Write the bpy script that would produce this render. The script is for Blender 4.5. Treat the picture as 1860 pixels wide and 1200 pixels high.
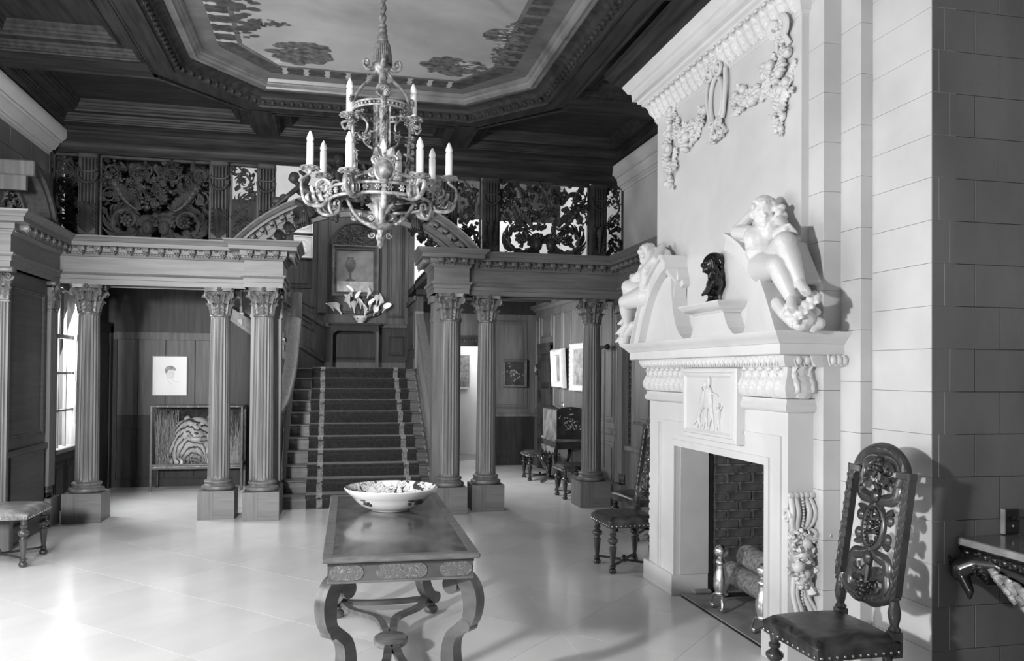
import bpy, bmesh, math, random
import numpy as np
from math import sin, cos, pi, radians, sqrt, atan2
from mathutils import Matrix, Vector
for o in list(bpy.data.objects): bpy.data.objects.remove(o, do_unlink=True)
SC = bpy.context.scene
COL = SC.collection

# ---------------------------------------------------------------- camera
F = 1461.0; YAW = .2185; PIT = .0146; ROL = .0079
fw = Vector((sin(YAW)*cos(PIT), cos(YAW)*cos(PIT), sin(PIT)))
rt = Vector((cos(YAW), -sin(YAW), 0)); up = rt.cross(fw)
r2 = cos(ROL)*rt + sin(ROL)*up; u2 = -sin(ROL)*rt + cos(ROL)*up
cd = bpy.data.cameras.new('camera'); cam = bpy.data.objects.new('camera', cd); COL.objects.link(cam)
cd.sensor_fit = 'HORIZONTAL'; cd.sensor_width = 36; cd.lens = 36*F/1860
cd.shift_y = 56/1860; cd.clip_start = .05
cam.matrix_world = Matrix(((r2.x, u2.x, -fw.x, 0), (r2.y, u2.y, -fw.y, 0), (r2.z, u2.z, -fw.z, 1.6), (0, 0, 0, 1)))
SC.camera = cam
# ---------------------------------------------------------------- world, lights, exposure
w = bpy.data.worlds.new('World'); SC.world = w; w.use_nodes = True
w.node_tree.nodes['Background'].inputs[0].default_value = (1, 1, 1, 1)
w.node_tree.nodes['Background'].inputs[1].default_value = 1.6
def area(name, loc, to, size, power, sy=None, spread=180, shape=None):
    l = bpy.data.lights.new(name, 'AREA'); l.energy = power; l.size = size
    l.shape = shape or ('RECTANGLE' if sy else 'DISK')
    if sy: l.size_y = sy
    l.spread = radians(spread)
    o = bpy.data.objects.new(name, l); COL.objects.link(o); o.location = loc
    o.rotation_euler = (Vector(to)-Vector(loc)).to_track_quat('-Z', 'Y').to_euler()
    return o
area('photographers_lamp', (-2.6, 1.3, 2.05), (1.8, 4.8, 1.6), .24, 190)
area('added_screen_fill', (-1.9, -1.0, 2.3), (-1.1, 9.2, 1.9), .5, 58, spread=46)  # added out of view, narrow beam to brighten the column screen
area('bay_window_daylight', (-3.55, 5.3, 1.9), (3, 5.3, .6), 4.0, 88, 2.0)
area('added_room_end_fill', (.3, -2.2, 2.3), (.3, 6, 1.9), 3.6, 8, 2.4)  # added fill from the room end; the rear wall has no window
area('alcove_window_daylight', (-3.25, 10.15, 1.6), (0, 10.15, .6), 1.0, 130, 1.9)
area('added_upper_hall_fill', (2.6, 12.2, 5.6), (-.6, 12.2, 3.0), 2.2, 190, 1.4)  # added inside the closed upper hall to brighten its white walls
area('added_gallery_fill', (.3, 10.6, 5.7), (.3, 12.5, 3.2), 3.0, 60, .8)  # added high above the gallery, out of view, to brighten the stair hall
area('added_recess_fill', (1.42, 11.2, 1.9), (3.4, 11.6, 1.2), .5, 55, .8)  # area light added out of view to brighten the right recess
area('corridor_daylight', (3.0, 15.1, 2.2), (2.3, 15.1, .8), .8, 14, 1.4)
vs = SC.view_settings; vs.view_transform = 'Standard'; vs.look = 'None'; vs.gamma = 1; vs.use_curve_mapping = False
vs.exposure = 0.30
SC.cycles.max_bounces = 6; SC.cycles.diffuse_bounces = 4; SC.cycles.caustics_reflective = False; SC.cycles.caustics_refractive = False
SC.cycles.sample_clamp_indirect = 4

# ---------------------------------------------------------------- materials (monochrome photograph: greys only)
MATS = {}
def mat(name, a, b=None, rough=.5, scale=6, stretch=(1, 1, 1), bump=0., bscale=None, metal=0., spec=.5, detail=4, dist=0., coat=0., wave=False, lo=.35, hi=.65):
    m = bpy.data.materials.new(name); m.use_nodes = True; nt = m.node_tree; N = nt.nodes; L = nt.links
    bs = N['Principled BSDF']; bs.inputs['Roughness'].default_value = rough; bs.inputs['Metallic'].default_value = metal
    bs.inputs['Specular IOR Level'].default_value = spec; bs.inputs['Coat Weight'].default_value = coat
    bs.inputs['Coat Roughness'].default_value = .08
    bs.inputs['Base Color'].default_value = (a, a, a, 1)
    tc = N.new('ShaderNodeTexCoord'); mp = N.new('ShaderNodeMapping'); mp.inputs['Scale'].default_value = stretch
    L.new(tc.outputs['Object'], mp.inputs['Vector'])
    if b is not None:
        n = N.new('ShaderNodeTexNoise'); n.inputs['Scale'].default_value = scale; n.inputs['Detail'].default_value = detail
        n.inputs['Distortion'].default_value = dist; L.new(mp.outputs[0], n.inputs['Vector']); src = n.outputs['Fac']
        if wave:
            wv = N.new('ShaderNodeTexWave'); wv.inputs['Scale'].default_value = scale*.6; wv.inputs['Distortion'].default_value = 6
            wv.inputs['Detail'].default_value = 3; L.new(mp.outputs[0], wv.inputs['Vector'])
            mm = N.new('ShaderNodeMath'); mm.operation = 'MULTIPLY_ADD'; mm.inputs[1].default_value = .5
            L.new(wv.outputs['Fac'], mm.inputs[0])
            m3 = N.new('ShaderNodeMath'); m3.operation = 'MULTIPLY'; m3.inputs[1].default_value = .5; L.new(src, m3.inputs[0]); L.new(m3.outputs[0], mm.inputs[2]); src = mm.outputs[0]
        cr = N.new('ShaderNodeValToRGB'); cr.color_ramp.elements[0].position = lo; cr.color_ramp.elements[1].position = hi
        cr.color_ramp.elements[0].color = (a, a, a, 1); cr.color_ramp.elements[1].color = (b, b, b, 1)
        L.new(src, cr.inputs[0]); L.new(cr.outputs[0], bs.inputs['Base Color'])
    if bump:
        n2 = N.new('ShaderNodeTexNoise'); n2.inputs['Scale'].default_value = bscale or scale*3; n2.inputs['Detail'].default_value = 5
        L.new(mp.outputs[0], n2.inputs['Vector'])
        bp = N.new('ShaderNodeBump'); bp.inputs['Strength'].default_value = bump; bp.inputs['Distance'].default_value = .01
        L.new(n2.outputs['Fac'], bp.inputs['Height']); L.new(bp.outputs[0], bs.inputs['Normal'])
    MATS[name] = m; return m
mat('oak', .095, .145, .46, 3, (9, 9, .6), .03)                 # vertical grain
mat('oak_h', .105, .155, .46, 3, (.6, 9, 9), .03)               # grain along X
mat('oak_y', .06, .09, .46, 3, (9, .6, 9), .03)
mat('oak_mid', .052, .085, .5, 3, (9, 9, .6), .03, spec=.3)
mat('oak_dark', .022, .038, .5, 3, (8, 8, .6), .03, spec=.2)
mat('ceiling_oak', .020, .040, .5, 3, (.8, 7, 7), .05, spec=.14)
mat('ceiling_oak_y', .020, .040, .5, 3, (7, .8, 7), .05, spec=.14)
mat('carved_oak', .022, .06, .42, 5, (1, 1, 1), .12, 40, spec=.25)
mat('gilt_edge', .12, .20, .35, 5, (1, 1, 1), .08)
mat('marble', .62, .70, .42, 2.2, (1, 1, 1), .01, 30, detail=6, dist=.6)
mat('marble_dull', .54, .64, .55, 3, (1, 1, 1), .03, 60, detail=6)
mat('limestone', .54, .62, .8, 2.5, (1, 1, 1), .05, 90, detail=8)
mat('limestone_return_shade', .115, .165, .8, 2.2, (1.4, 1, .6), .06, 80, detail=8)  # same limestone, darkened to paint in the camera-facing wall's shade
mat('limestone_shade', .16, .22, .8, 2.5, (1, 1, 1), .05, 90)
mat('mortar', .2, .25, .9, 20)
mat('floor_marble', .70, .78, .20, 1.3, (.7, 1.6, 1), .003, 20, detail=5, dist=.6, coat=.2)
mat('floor_joint', .30, None, .7)
mat('plaster', .72, .8, .85, 4, bump=.02)
mat('brick', .05, .11, .85, 9, (1, 1, 1), .35, 45)
mat('brick_mortar', .05, .22, .95, 30, bump=.4, bscale=60)
mat('soot_and_shade', .012, .02, .95, 8)
mat('hearth_stone', .22, .34, .7, 7, bump=.08)
mat('iron', .02, .04, .5, 20, metal=.6)
mat('brass', .62, .74, .26, 12, metal=1.0, bump=.02)
mat('bark', .14, .34, .95, 14, (3, 3, 3), .8, 30)
mat('walnut', .06, .12, .3, 4, (1, 6, 3), .03, coat=.25)
mat('walnut_top', .05, .14, .2, 2.2, (1.5, 1, 1), .01, coat=.35, dist=2.5)
mat('walnut_light', .12, .20, .35, 5, (2, 8, 8), .03, coat=.15)
mat('dark_wood', .022, .05, .28, 5, (1, 1, .5), .06, coat=.35)
mat('table_dark', .016, .03, .6, 5, (1, 1, .5), .03, spec=.25)
mat('black_wood', .008, .02, .25, 5, (1, 1, .5), .05, coat=.4)
mat('leather', .010, .06, .36, 7, (1, 1, 1), .25, 26, detail=7, dist=1.5)
mat('leather_worn', .10, .30, .42, 4, (1, 1, 1), .2, 26, detail=7, dist=1.5)
mat('nail_brass', .5, None, .25, metal=1.)
mat('bronze', .02, .045, .24, 9, metal=.75, bump=.1, bscale=30)
mat('porcelain', .78, None, .08, coat=.6)
mat('candle', .74, .8, .5, 6)
mat('silver_gilt', .09, .42, .45, 22, metal=.25, bump=.08, bscale=40)
mat('rope', .09, .2, .7, 40, bump=.3)
mat('carpet', .010, .026, .95, 30, (1, 1, 1), .9, 160, detail=6)
mat('carpet_border', .12, .26, .95, 45, (1, 1, 1), .8, 150, detail=5)
mat('stair_oak', .05, .09, .4, 3, (.7, 14, 14), .03)
mat('white_paint', .75, .8, .5, 5)
mat('paper', .72, .76, .8, 5)
mat('pencil', .16, .4, .8, 30)
mat('flower_white', .74, .82, .5, 6)
mat('leaf_green', .04, .09, .45, 12)
mat('lacquer', .012, .03, .2, 8, coat=.5)
mat('lacquer_side', .07, .2, .35, 7, detail=6)
mat('gold_paint', .35, .5, .4, 20, metal=.3)
mat('glazed', .25, .4, .3, 10)
mat('bamboo', .05, .10, .35, 12, coat=.2)
mat('straw', .25, .5, .8, 30)
mat('rug', .03, .08, .95, 20)
def glass(name, tint=.95, gl=.06):
    m = bpy.data.materials.new(name); m.use_nodes = True; N = m.node_tree.nodes; L = m.node_tree.links
    out = N['Material Output']; N.remove(N['Principled BSDF'])
    t = N.new('ShaderNodeBsdfTransparent'); t.inputs[0].default_value = (tint, tint, tint, 1)
    g = N.new('ShaderNodeBsdfGlossy'); g.inputs['Roughness'].default_value = .02
    mx = N.new('ShaderNodeMixShader'); mx.inputs[0].default_value = gl
    L.new(t.outputs[0], mx.inputs[1]); L.new(g.outputs[0], mx.inputs[2]); L.new(mx.outputs[0], out.inputs[0]); MATS[name] = m
for _n in ('carpet', 'carpet_border'):
    MATS[_n].node_tree.nodes['Principled BSDF'].inputs['Sheen Weight'].default_value = .3
    MATS[_n].node_tree.nodes['Principled BSDF'].inputs['Sheen Roughness'].default_value = .35
glass('pane_glass'); glass('case_glass', .9, .05)

# ---------------------------------------------------------------- mesh builder
def RX(a): return Matrix.Rotation(a, 4, 'X')
def RY(a): return Matrix.Rotation(a, 4, 'Y')
def RZ(a): return Matrix.Rotation(a, 4, 'Z')
def TR(x, y, z): return Matrix.Translation((x, y, z))
def SCL(x, y, z): return Matrix.Diagonal((x, y, z, 1))
def frame(o, xd, zd):
    """matrix with origin o, local X along xd and local Z as near zd as possible"""
    x = Vector(xd).normalized(); z = Vector(zd); y = z.cross(x).normalized(); z = x.cross(y)
    return Matrix(((x.x, y.x, z.x, o[0]), (x.y, y.y, z.y, o[1]), (x.z, y.z, z.z, o[2]), (0, 0, 0, 1)))
class MB:
    def __init__(s, M=None): s.v = []; s.f = []; s.M = M
    def add(s, v, f, M=None):
        n = len(s.v)
        if M is not None: v = [M @ Vector(p) for p in v]
        if s.M is not None: v = [s.M @ Vector(p) for p in v]
        s.v.extend([tuple(p) for p in v]); s.f.extend([tuple(i+n for i in q) for q in f]); return s
    def box(s, x0, y0, z0, x1, y1, z1, M=None, b=0.):
        if b <= 0:
            v = [(x, y, z) for z in (z0, z1) for y in (y0, y1) for x in (x0, x1)]
            return s.add(v, [(0, 2, 3, 1), (4, 5, 7, 6), (0, 1, 5, 4), (2, 6, 7, 3), (0, 4, 6, 2), (1, 3, 7, 5)], M)
        v = []; f = []
        ring = [(x0+b, y0), (x1-b, y0), (x1, y0+b), (x1, y1-b), (x1-b, y1), (x0+b, y1), (x0, y1-b), (x0, y0+b)]
        ins = [(x0+b, y0+b), (x1-b, y0+b), (x1-b, y0+b), (x1-b, y1-b), (x1-b, y1-b), (x0+b, y1-b), (x0+b, y1-b), (x0+b, y0+b)]
        for z, rr in ((z0, ins), (z0+b, ring), (z1-b, ring), (z1, ins)): v += [(p[0], p[1], z) for p in rr]
        for k in range(3):
            for i in range(8): j = (i+1) % 8; f.append((k*8+i, k*8+j, k*8+8+j, k*8+8+i))
        f.append(tuple(range(7, -1, -1))); f.append(tuple(range(24, 32)))
        return s.add(v, f, M)
    def lathe(s, prof, M=None, n=20, cap=True):
        v = []; f = []
        for r, z in prof: v += [(r*cos(2*pi*i/n), r*sin(2*pi*i/n), z) for i in range(n)]
        for k in range(len(prof)-1):
            for i in range(n): j = (i+1) % n; f.append((k*n+i, k*n+j, k*n+n+j, k*n+n+i))
        if cap:
            f.append(tuple(range(n-1, -1, -1))); f.append(tuple(range((len(prof)-1)*n, len(prof)*n)))
        return s.add(v, f, M)
    def tube(s, path, rad, n=8, M=None, sq=None, closed=False):
        """round (or flattened) tube along path; rad scalar or list; sq=(a,b) scales section along binormal/normal"""
        P = [Vector(p) for p in path]; m = len(P); v = []; f = []
        R = rad if hasattr(rad, '__len__') else [rad]*m
        t0 = None; nrm = None
        for i, p in enumerate(P):
            if closed: t = (P[(i+1) % m]-P[i-1])
            else: t = (P[min(i+1, m-1)]-P[max(i-1, 0)])
            t = t.normalized() if t.length > 1e-9 else Vector((0, 0, 1))
            if nrm is None:
                a = Vector((0, 0, 1)) if abs(t.z) < .9 else Vector((1, 0, 0)); nrm = (a - t*a.dot(t)).normalized()
            else:
                nrm = (nrm - t*nrm.dot(t)); nrm = nrm.normalized() if nrm.length > 1e-6 else Vector((1, 0, 0))
            bn = t.cross(nrm); a, b = sq if sq else (1, 1)
            for k in range(n):
                th = 2*pi*k/n; v.append(p + (nrm*cos(th)*a + bn*sin(th)*b)*R[i])
        for i in range(m if closed else m-1):
            q = (i+1) % m
            for k in range(n): j = (k+1) % n; f.append((i*n+k, i*n+j, q*n+j, q*n+k))
        if not closed: f.append(tuple(range(n-1, -1, -1))); f.append(tuple(range((m-1)*n, m*n)))
        return s.add(v, f, M)
    def cap(s, a, b, ra, rb, n=10, M=None):
        """tapered capsule"""
        a = Vector(a); b = Vector(b); d = b-a; L = d.length
        if L < 1e-6: d = Vector((0, 0, 1)); L = 1e-6
        q = d.to_track_quat('Z', 'Y').to_matrix().to_4x4(); q.translation = a
        pr = [(ra*sin(x)+1e-5, -ra*cos(x)) for x in (0, pi/6, pi/3)] + [(ra, 0), (rb, L)] + [(rb*cos(x)+1e-5, L+rb*sin(x)) for x in (pi/6, pi/3, pi/2)]
        return s.lathe(pr, q if M is None else M @ q, n)
    def ell(s, c, r, M=None, n=10, m=6, R=None):
        if not hasattr(r, '__len__'): r = (r, r, r)
        A = TR(*c) @ (R if R is not None else Matrix()) @ SCL(*r)
        return s.lathe([(sin(pi*k/m)+1e-4, -cos(pi*k/m)) for k in range(m+1)], A if M is None else M @ A, n)
    def prism(s, poly, z0, z1, M=None):
        n = len(poly); v = [(p[0], p[1], z0) for p in poly]+[(p[0], p[1], z1) for p in poly]
        f = [tuple(range(n-1, -1, -1)), tuple(range(n, 2*n))]+[(i, (i+1) % n, n+(i+1) % n, n+i) for i in range(n)]
        return s.add(v, f, M)
    def ring(s, outer, inner, z0, z1, M=None):
        """solid band between two outlines with the same count"""
        n = len(outer); v = []
        for z in (z0, z1):
            v += [(p[0], p[1], z) for p in outer]+[(p[0], p[1], z) for p in inner]
        f = []
        for i in range(n):
            j = (i+1) % n
            f += [(i, j, n+j, n+i), (2*n+i, 3*n+i, 3*n+j, 2*n+j), (i, 2*n+i, 2*n+j, j), (n+i, n+j, 3*n+j, 3*n+i)]
        return s.add(v, f, M)
    def sweep(s, prof, path, closed=False, M=None, caps=True):
        """profile (offset to the right of travel, z) swept along plan path with mitred corners"""
        P = [Vector((p[0], p[1])) for p in path]; m = len(P); k = len(prof); v = []; f = []
        z0 = [p[2] if len(p) > 2 else 0 for p in path]
        def rn(a, b): d = (b-a).normalized(); return Vector((d.y, -d.x))
        for i in range(m):
            if closed or 0 < i < m-1:
                n1 = rn(P[i-1], P[i]); n2 = rn(P[i], P[(i+1) % m]); bs = (n1+n2); bs = bs/max(.2, bs.dot(n1)) if bs.length > 1e-6 else n1
            elif i == 0: bs = rn(P[0], P[1])
            else: bs = rn(P[-2], P[-1])
            for o, z in prof: v.append((P[i].x+bs.x*o, P[i].y+bs.y*o, z+z0[i]))
        for i in range(m if closed else m-1):
            q = (i+1) % m
            for a in range(k-1): f.append((i*k+a, q*k+a, q*k+a+1, i*k+a+1))
        if caps and not closed: f.append(tuple(range(k-1, -1, -1))); f.append(tuple(range((m-1)*k, m*k)))
        return s.add(v, f, M)
    def arcsweep(s, prof, c, R, a0, a1, n=24, M=None):
        """profile (radial offset, depth) swept round an arc in local XZ, depth along local Y"""
        v = []; f = []; k = len(prof)
        for i in range(n+1):
            a = a0+(a1-a0)*i/n
            for o, d in prof: v.append((c[0]+(R+o)*cos(a), d, c[1]+(R+o)*sin(a)))
        for i in range(n):
            for q in range(k): p = (q+1) % k; f.append((i*k+q, i*k+p, (i+1)*k+p, (i+1)*k+q))
        f.append(tuple(range(k))); f.append(tuple(range(n*k+k-1, n*k-1, -1)))
        return s.add(v, f, M)
    def leaf(s, L=.1, W=.04, curl=.6, M=None, lobes=4, n=8, th=.006, bend=0., ribs=.25, tip=1., ce=2, c=5, pts=None):
        """lobed acanthus leaf: grows along +X in the XY plane, faces +Z, tip curls to +Z"""
        v = []; f = []
        for lay in (0, 1):
            x = z = 0.
            for i in range(n+1):
                t = i/n; ww = W*(sin(pi*min(1, .16+.80*t)))**.7*(1-(.30*abs(sin(lobes*pi*t)) if lobes else 0)+.12)
                a = curl*(t**ce)*2*tip
                if i: x += cos(a)*L/n; z += sin(a)*L/n
                yb = bend*t*t*L
                for j in range(c):
                    q = (j/(c-1)-.5)*2
                    h = -abs(q)**1.5*ww*.30 + ribs*ww*(1-abs(q))**2*.8
                    if lobes: h += ribs*ww*.45*abs(q)*cos(2*pi*lobes*t-2.2*abs(q))
                    xx = x-sin(a)*h+(abs(q)*L*.035*lobes if lobes and i < n else 0)*.5
                    v.append((xx, yb+q*ww, z+cos(a)*h-(th if lay else 0)))
        o = (n+1)*c
        for i in range(n):
            for j in range(c-1):
                a = i*c+j; f.append((a, a+1, a+c+1, a+c)); f.append((o+a, o+a+c, o+a+c+1, o+a+1))
            a = i*c; f.append((a, a+c, o+a+c, o+a)); a = i*c+c-1; f.append((a, o+a, o+a+c, a+c))
        f.append(tuple(range(c)) + tuple(range(o+c-1, o-1, -1))); a = n*c
        f.append(tuple(range(a+c-1, a-1, -1)) + tuple(range(o+a, o+a+c)))
        return s.add(v, f, M)
    def relief_leaf(s, prof, W, M=None, lobes=5, n=16, c=9, rel=.012):
        """leaf carved on a moulding: prof = polyline (offset, height); local x across, local y up, local z outwards"""
        P = [Vector(p) for p in prof]; D = [0]
        for i in range(1, len(P)): D.append(D[-1]+(P[i]-P[i-1]).length)
        v = []; f = []
        for i in range(n+1):
            t = i/n; d = t*D[-1]; k = max(j for j in range(len(D)) if D[j] <= d+1e-9); k = min(k, len(P)-2); q_ = (d-D[k])/max(1e-9, D[k+1]-D[k])
            p = P[k].lerp(P[k+1], q_); tn = (P[k+1]-P[k]).normalized(); nn = Vector((tn.y, -tn.x))
            ww = W*(.55+.45*sin(pi*min(1, .1+.8*t)))*(1.06-.26*abs(sin(lobes*pi*t)))
            for j in range(c):
                q = (j/(c-1)-.5)*2; e = max(0, 1-abs(q)**6)
                h = rel*e*(.45+.55*(1-abs(q))+.38*abs(q)*cos(2*pi*lobes*t-2.6*abs(q)))+(rel*1.8*max(0, (t-.82)/.18)**1.5*(1-.5*abs(q)) if t > .82 else 0)
                if j in (0, c-1) or i == 0: h = -.002
                o = p+nn*h; v.append((q*ww, o.y, o.x))
        for i in range(n):
            for j in range(c-1): a = i*c+j; f.append((a, a+1, a+c+1, a+c))
        return s.add(v, f, M)
    def rosette(s, r=.03, k=6, M=None, h=.4):
        for i in range(k):
            a = 2*pi*i/k; s.ell((cos(a)*r*.62, sin(a)*r*.62, r*h*.4), (r*.42, r*.33, r*h), M, 7, 4, RZ(a) @ RY(-.35))
        return s.ell((0, 0, r*h*.7), r*.28, M, 7, 4)
    def scroll(s, r=.1, turns=1.6, rad=.014, M=None, cw=1, n=30, eye=True, sq=None, r1=.18, a0=0.):
        """volute in local XY, starts at angle a0 on radius r and winds inward"""
        p = []; R = []
        for i in range(n+1):
            t = i/n; a = a0+cw*t*turns*2*pi; q = r*(1-t)**.85*(1-r1)+r*r1*(1-t*.6)
            p.append((q*cos(a), q*sin(a), 0)); R.append(rad*(1-.55*t))
        s.tube(p, R, 7, M, sq)
        if eye: s.ell((p[-1][0]*.5, p[-1][1]*.5, 0), (r*.14+rad*.6,)*2+(rad*1.3,), M, 8, 5)
        return s
    def obj(s, name, m, parent=None, smooth=None, world=False, mods=None):
        me = bpy.data.meshes.new(name); me.from_pydata(s.v, [], s.f)
        bm = bmesh.new(); bm.from_mesh(me); bmesh.ops.recalc_face_normals(bm, faces=bm.faces); bm.to_mesh(me); bm.free()
        return link(name, me, m, parent, smooth, world)
def link(name, me, m, parent=None, smooth=None, world=False):
    if m is not None and not me.materials: me.materials.append(MATS[m] if isinstance(m, str) else m)
    if smooth:
        me.polygons.foreach_set('use_smooth', [True]*len(me.polygons)); me.set_sharp_from_angle(angle=radians(smooth))
    o = bpy.data.objects.new(name, me); COL.objects.link(o)
    if parent is not None:
        o.parent = parent
        if world: o.matrix_parent_inverse = parent.matrix_basis.inverted()
    return o
def tag(o, label=None, cat=None, group=None, kind=None):
    if label: o['label'] = label
    if cat: o['category'] = cat
    if group: o['group'] = group
    if kind: o['kind'] = kind
    return o
def T(name, label, cat, loc=(0, 0, 0), rz=0., group=None, kind=None):
    o = bpy.data.objects.new(name, None); COL.objects.link(o); o.location = loc; o.rotation_euler = (0, 0, rz)
    o.empty_display_size = .1
    return tag(o, label, cat, group, kind)
def dup(root, loc=None, rz=None, label=None, parent=None, group=None, mirror=False):
    c = root.copy(); COL.objects.link(c)
    if loc is not None: c.location = loc
    if rz is not None: c.rotation_euler = (0, 0, rz)
    if mirror: c.scale = (-1, 1, 1)
    if label: c['label'] = label
    if group: c['group'] = group
    if parent is not None: c.parent = parent
    for ch in list(root.children): dup(ch, parent=c)
    return c
def st(name, mb, m, parent=None, smooth=None, label=None):
    o = mb.obj(name, m, parent, smooth)
    if parent is None: o['kind'] = 'structure'
    if label: o['label'] = label
    return o
def remesh(mb, name, voxel, m, parent=None, it=6, world=False, fac=.5):
    """fuse overlapping solids into one continuous skin"""
    me = bpy.data.meshes.new(name); me.from_pydata(mb.v, [], mb.f)
    bm = bmesh.new(); bm.from_mesh(me); bmesh.ops.recalc_face_normals(bm, faces=bm.faces); bm.to_mesh(me); bm.free()
    o = bpy.data.objects.new('tmp', me); COL.objects.link(o)
    r = o.modifiers.new('r', 'REMESH'); r.mode = 'VOXEL'; r.voxel_size = voxel
    if it: q = o.modifiers.new('s', 'SMOOTH'); q.iterations = it; q.factor = fac
    dg = bpy.context.evaluated_depsgraph_get(); e = o.evaluated_get(dg)
    n = bpy.data.meshes.new_from_object(e, depsgraph=dg); n.name = name
    bpy.data.objects.remove(o, do_unlink=True); n.materials.clear()
    return link(name, n, m, parent, 180, world)
def arc(cx, cy, r, a0, a1, n=16): return [(cx+r*cos(a0+(a1-a0)*i/n), cy+r*sin(a0+(a1-a0)*i/n)) for i in range(n+1)]
def bez(p, n=16):
    """Catmull-Rom through points"""
    P = [Vector(q) for q in p]; P = [P[0]*2-P[1]]+P+[P[-1]*2-P[-2]]; out = []
    for i in range(1, len(P)-2):
        for k in range(n):
            t = k/n; a, b, c, d = P[i-1:i+3]
            out.append(.5*((2*b)+(c-a)*t+(2*a-5*b+4*c-d)*t*t+(3*b-a-3*c+d)*t**3))
    out.append(P[-2]); return out
# ================================================================ the setting
rnd = random.Random(7)
CX = .275
# ---- floor: base with joints, large marble tiles laid diagonally
fl = st('floor', MB().box(-3.8, -2.6, -.12, 3.8, 16.6, -.004), 'floor_joint')
tside = .772; d = tside/sqrt(2)
tm = MB().box(-tside/2+.0009, -tside/2+.0009, -.02, tside/2-.0009, tside/2-.0009, 0).obj('floor_tile', 'floor_marble', fl)
tm.rotation_euler = (0, 0, pi/4); first = True
for i in range(-8, 9):
    for j in range(-6, 34):
        if (i+j) % 2: continue
        x = 1.39+i*d; y = 5.91-.545+(j-12)*d+.0
        if not (-3.4 < x < 3.5 and -1.2 < y < 14.2): continue
        if x < -3 and y > 9.5: continue
        t = tm if first else tm.copy()
        if not first: COL.objects.link(t)
        first = False; t.location = (x, y, 0); t.rotation_euler = (0, 0, pi/4 + pi/2*rnd.randrange(4))
MB().box(1.39, 1.0, -.01, 1.462, 5.91, .0006).obj('inlay_strip', 'floor_marble', fl)

# ---- outer shell (closed room; the parts out of view keep the light inside)
lw = MB()
lw.box(-3.9, -2.6, 0, -3.7, 2.4, 3.0).box(-3.9, 2.4, 0, -3.7, 6.8, .8).box(-3.9, 2.4, 3.0-.02, -3.7, 6.8, 3.0).box(-3.9, 6.8, 0, -3.7, 7.9, 3.0)
lw.box(-3.7, -2.6, 2.985, -2.95, 7.9, 3.06).box(-3.15, -2.6, 3.06, -2.95, 9.4, 4.5)
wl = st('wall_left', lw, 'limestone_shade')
# stone courses of the dark upper left wall that show above the entablature
for k in range(4):
    for q in range(5):
        y0 = 6.9+q*.52+(.26 if k % 2 else 0)
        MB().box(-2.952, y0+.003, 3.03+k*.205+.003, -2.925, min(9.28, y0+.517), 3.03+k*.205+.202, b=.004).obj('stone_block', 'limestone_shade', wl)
st('wall_rear', MB().box(-3.9, -2.8, 0, 3.9, -2.6, 4.5), 'limestone')
st('wall_right', MB().box(3.45, 6.3, 0, 3.65, 9.3, 4.5).box(3.7, -2.6, 0, 3.9, 3.28, 4.5), 'limestone')
st('wall_upper_hall', MB().box(-3.25, 9.4, 2.98, -3.05, 13.7, 5.9).box(3.5, 9.3, 2.98, 3.7, 13.7, 5.9).box(-3.25, 9.4, 4.4, 3.7, 9.6, 5.9), 'plaster')
st('ceiling_upper_hall', MB().box(-3.3, 9.4, 5.85, 3.7, 13.8, 5.95), 'plaster')

# ---- stone cornice on the left wall, stone cornice of the far right wall
cornL = [(-.03, 3.84), (.02, 3.84), (.025, 3.865), (.045, 3.87), (.045, 3.885), (.07, 3.89), (.10, 3.93), (.115, 3.95), (.115, 3.965), (.14, 3.968), (.14, 3.985), (.165, 4.0), (.19, 4.035), (.205, 4.06), (.205, 4.085), (-.03, 4.085)]
st('trim_1', MB().sweep(cornL, [(-2.93, -2.5), (-2.93, 9.2)]), 'limestone', None, 40, 'pale moulded stone cornice above the left wall')
st('trim_2', MB().sweep(cornL, [(3.45, 9.3), (3.45, 6.3)]), 'limestone', None, 40, 'pale moulded stone cornice beyond the chimney breast')

# ---- coffered ceiling
ZS = 4.12
ceil = st('ceiling', MB().box(-3.3, -2.7, 4.44, 3.8, 9.5, 4.6), 'ceiling_oak')
def octa(o=0., y1=8.14, y0=1.26):
    hx = 1.818-o; hf = 1.106-o*.414; cx = .293; dy = .85
    a = y1-o; b = y1-dy-o*.42; c = y0+dy+o*.42; e = y0+o
    return [(cx-hf, a), (cx+hf, a), (cx+hx, b), (cx+hx, c), (cx+hf, e), (cx-hf, e), (cx-hx, c), (cx-hx, b)]   # clockwise seen from above
OP = octa()
band = MB().sweep([(0, 4.45), (0, ZS), (.02, ZS-.004), (.02, ZS), (.16, ZS), (.165, ZS-.012), (.19, ZS-.012), (.195, ZS+.004)], OP, True).obj('octagonal_beam', 'ceiling_oak_y', ceil, 30)
MB().sweep([(.195, ZS+.004), (.21, ZS+.012), (.235, ZS+.05), (.245, ZS+.055), (.25, ZS+.075), (.28, ZS+.10), (.31, ZS+.105), (.315, ZS+.115)], OP, True).obj('cove_moulding', 'ceiling_oak', ceil, 40)
MB().sweep([(.315, ZS+.115), (.355, ZS+.115), (.36, ZS+.108), (.372, ZS+.108), (.376, ZS+.125), (.39, ZS+.135), (.396, ZS+.155), (.41, ZS+.162), (.416, ZS+.18), (.42, ZS+.20)], OP, True).obj('gilded_moulding', 'gilt_edge', ceil, 40)
eg = MB()
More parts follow.
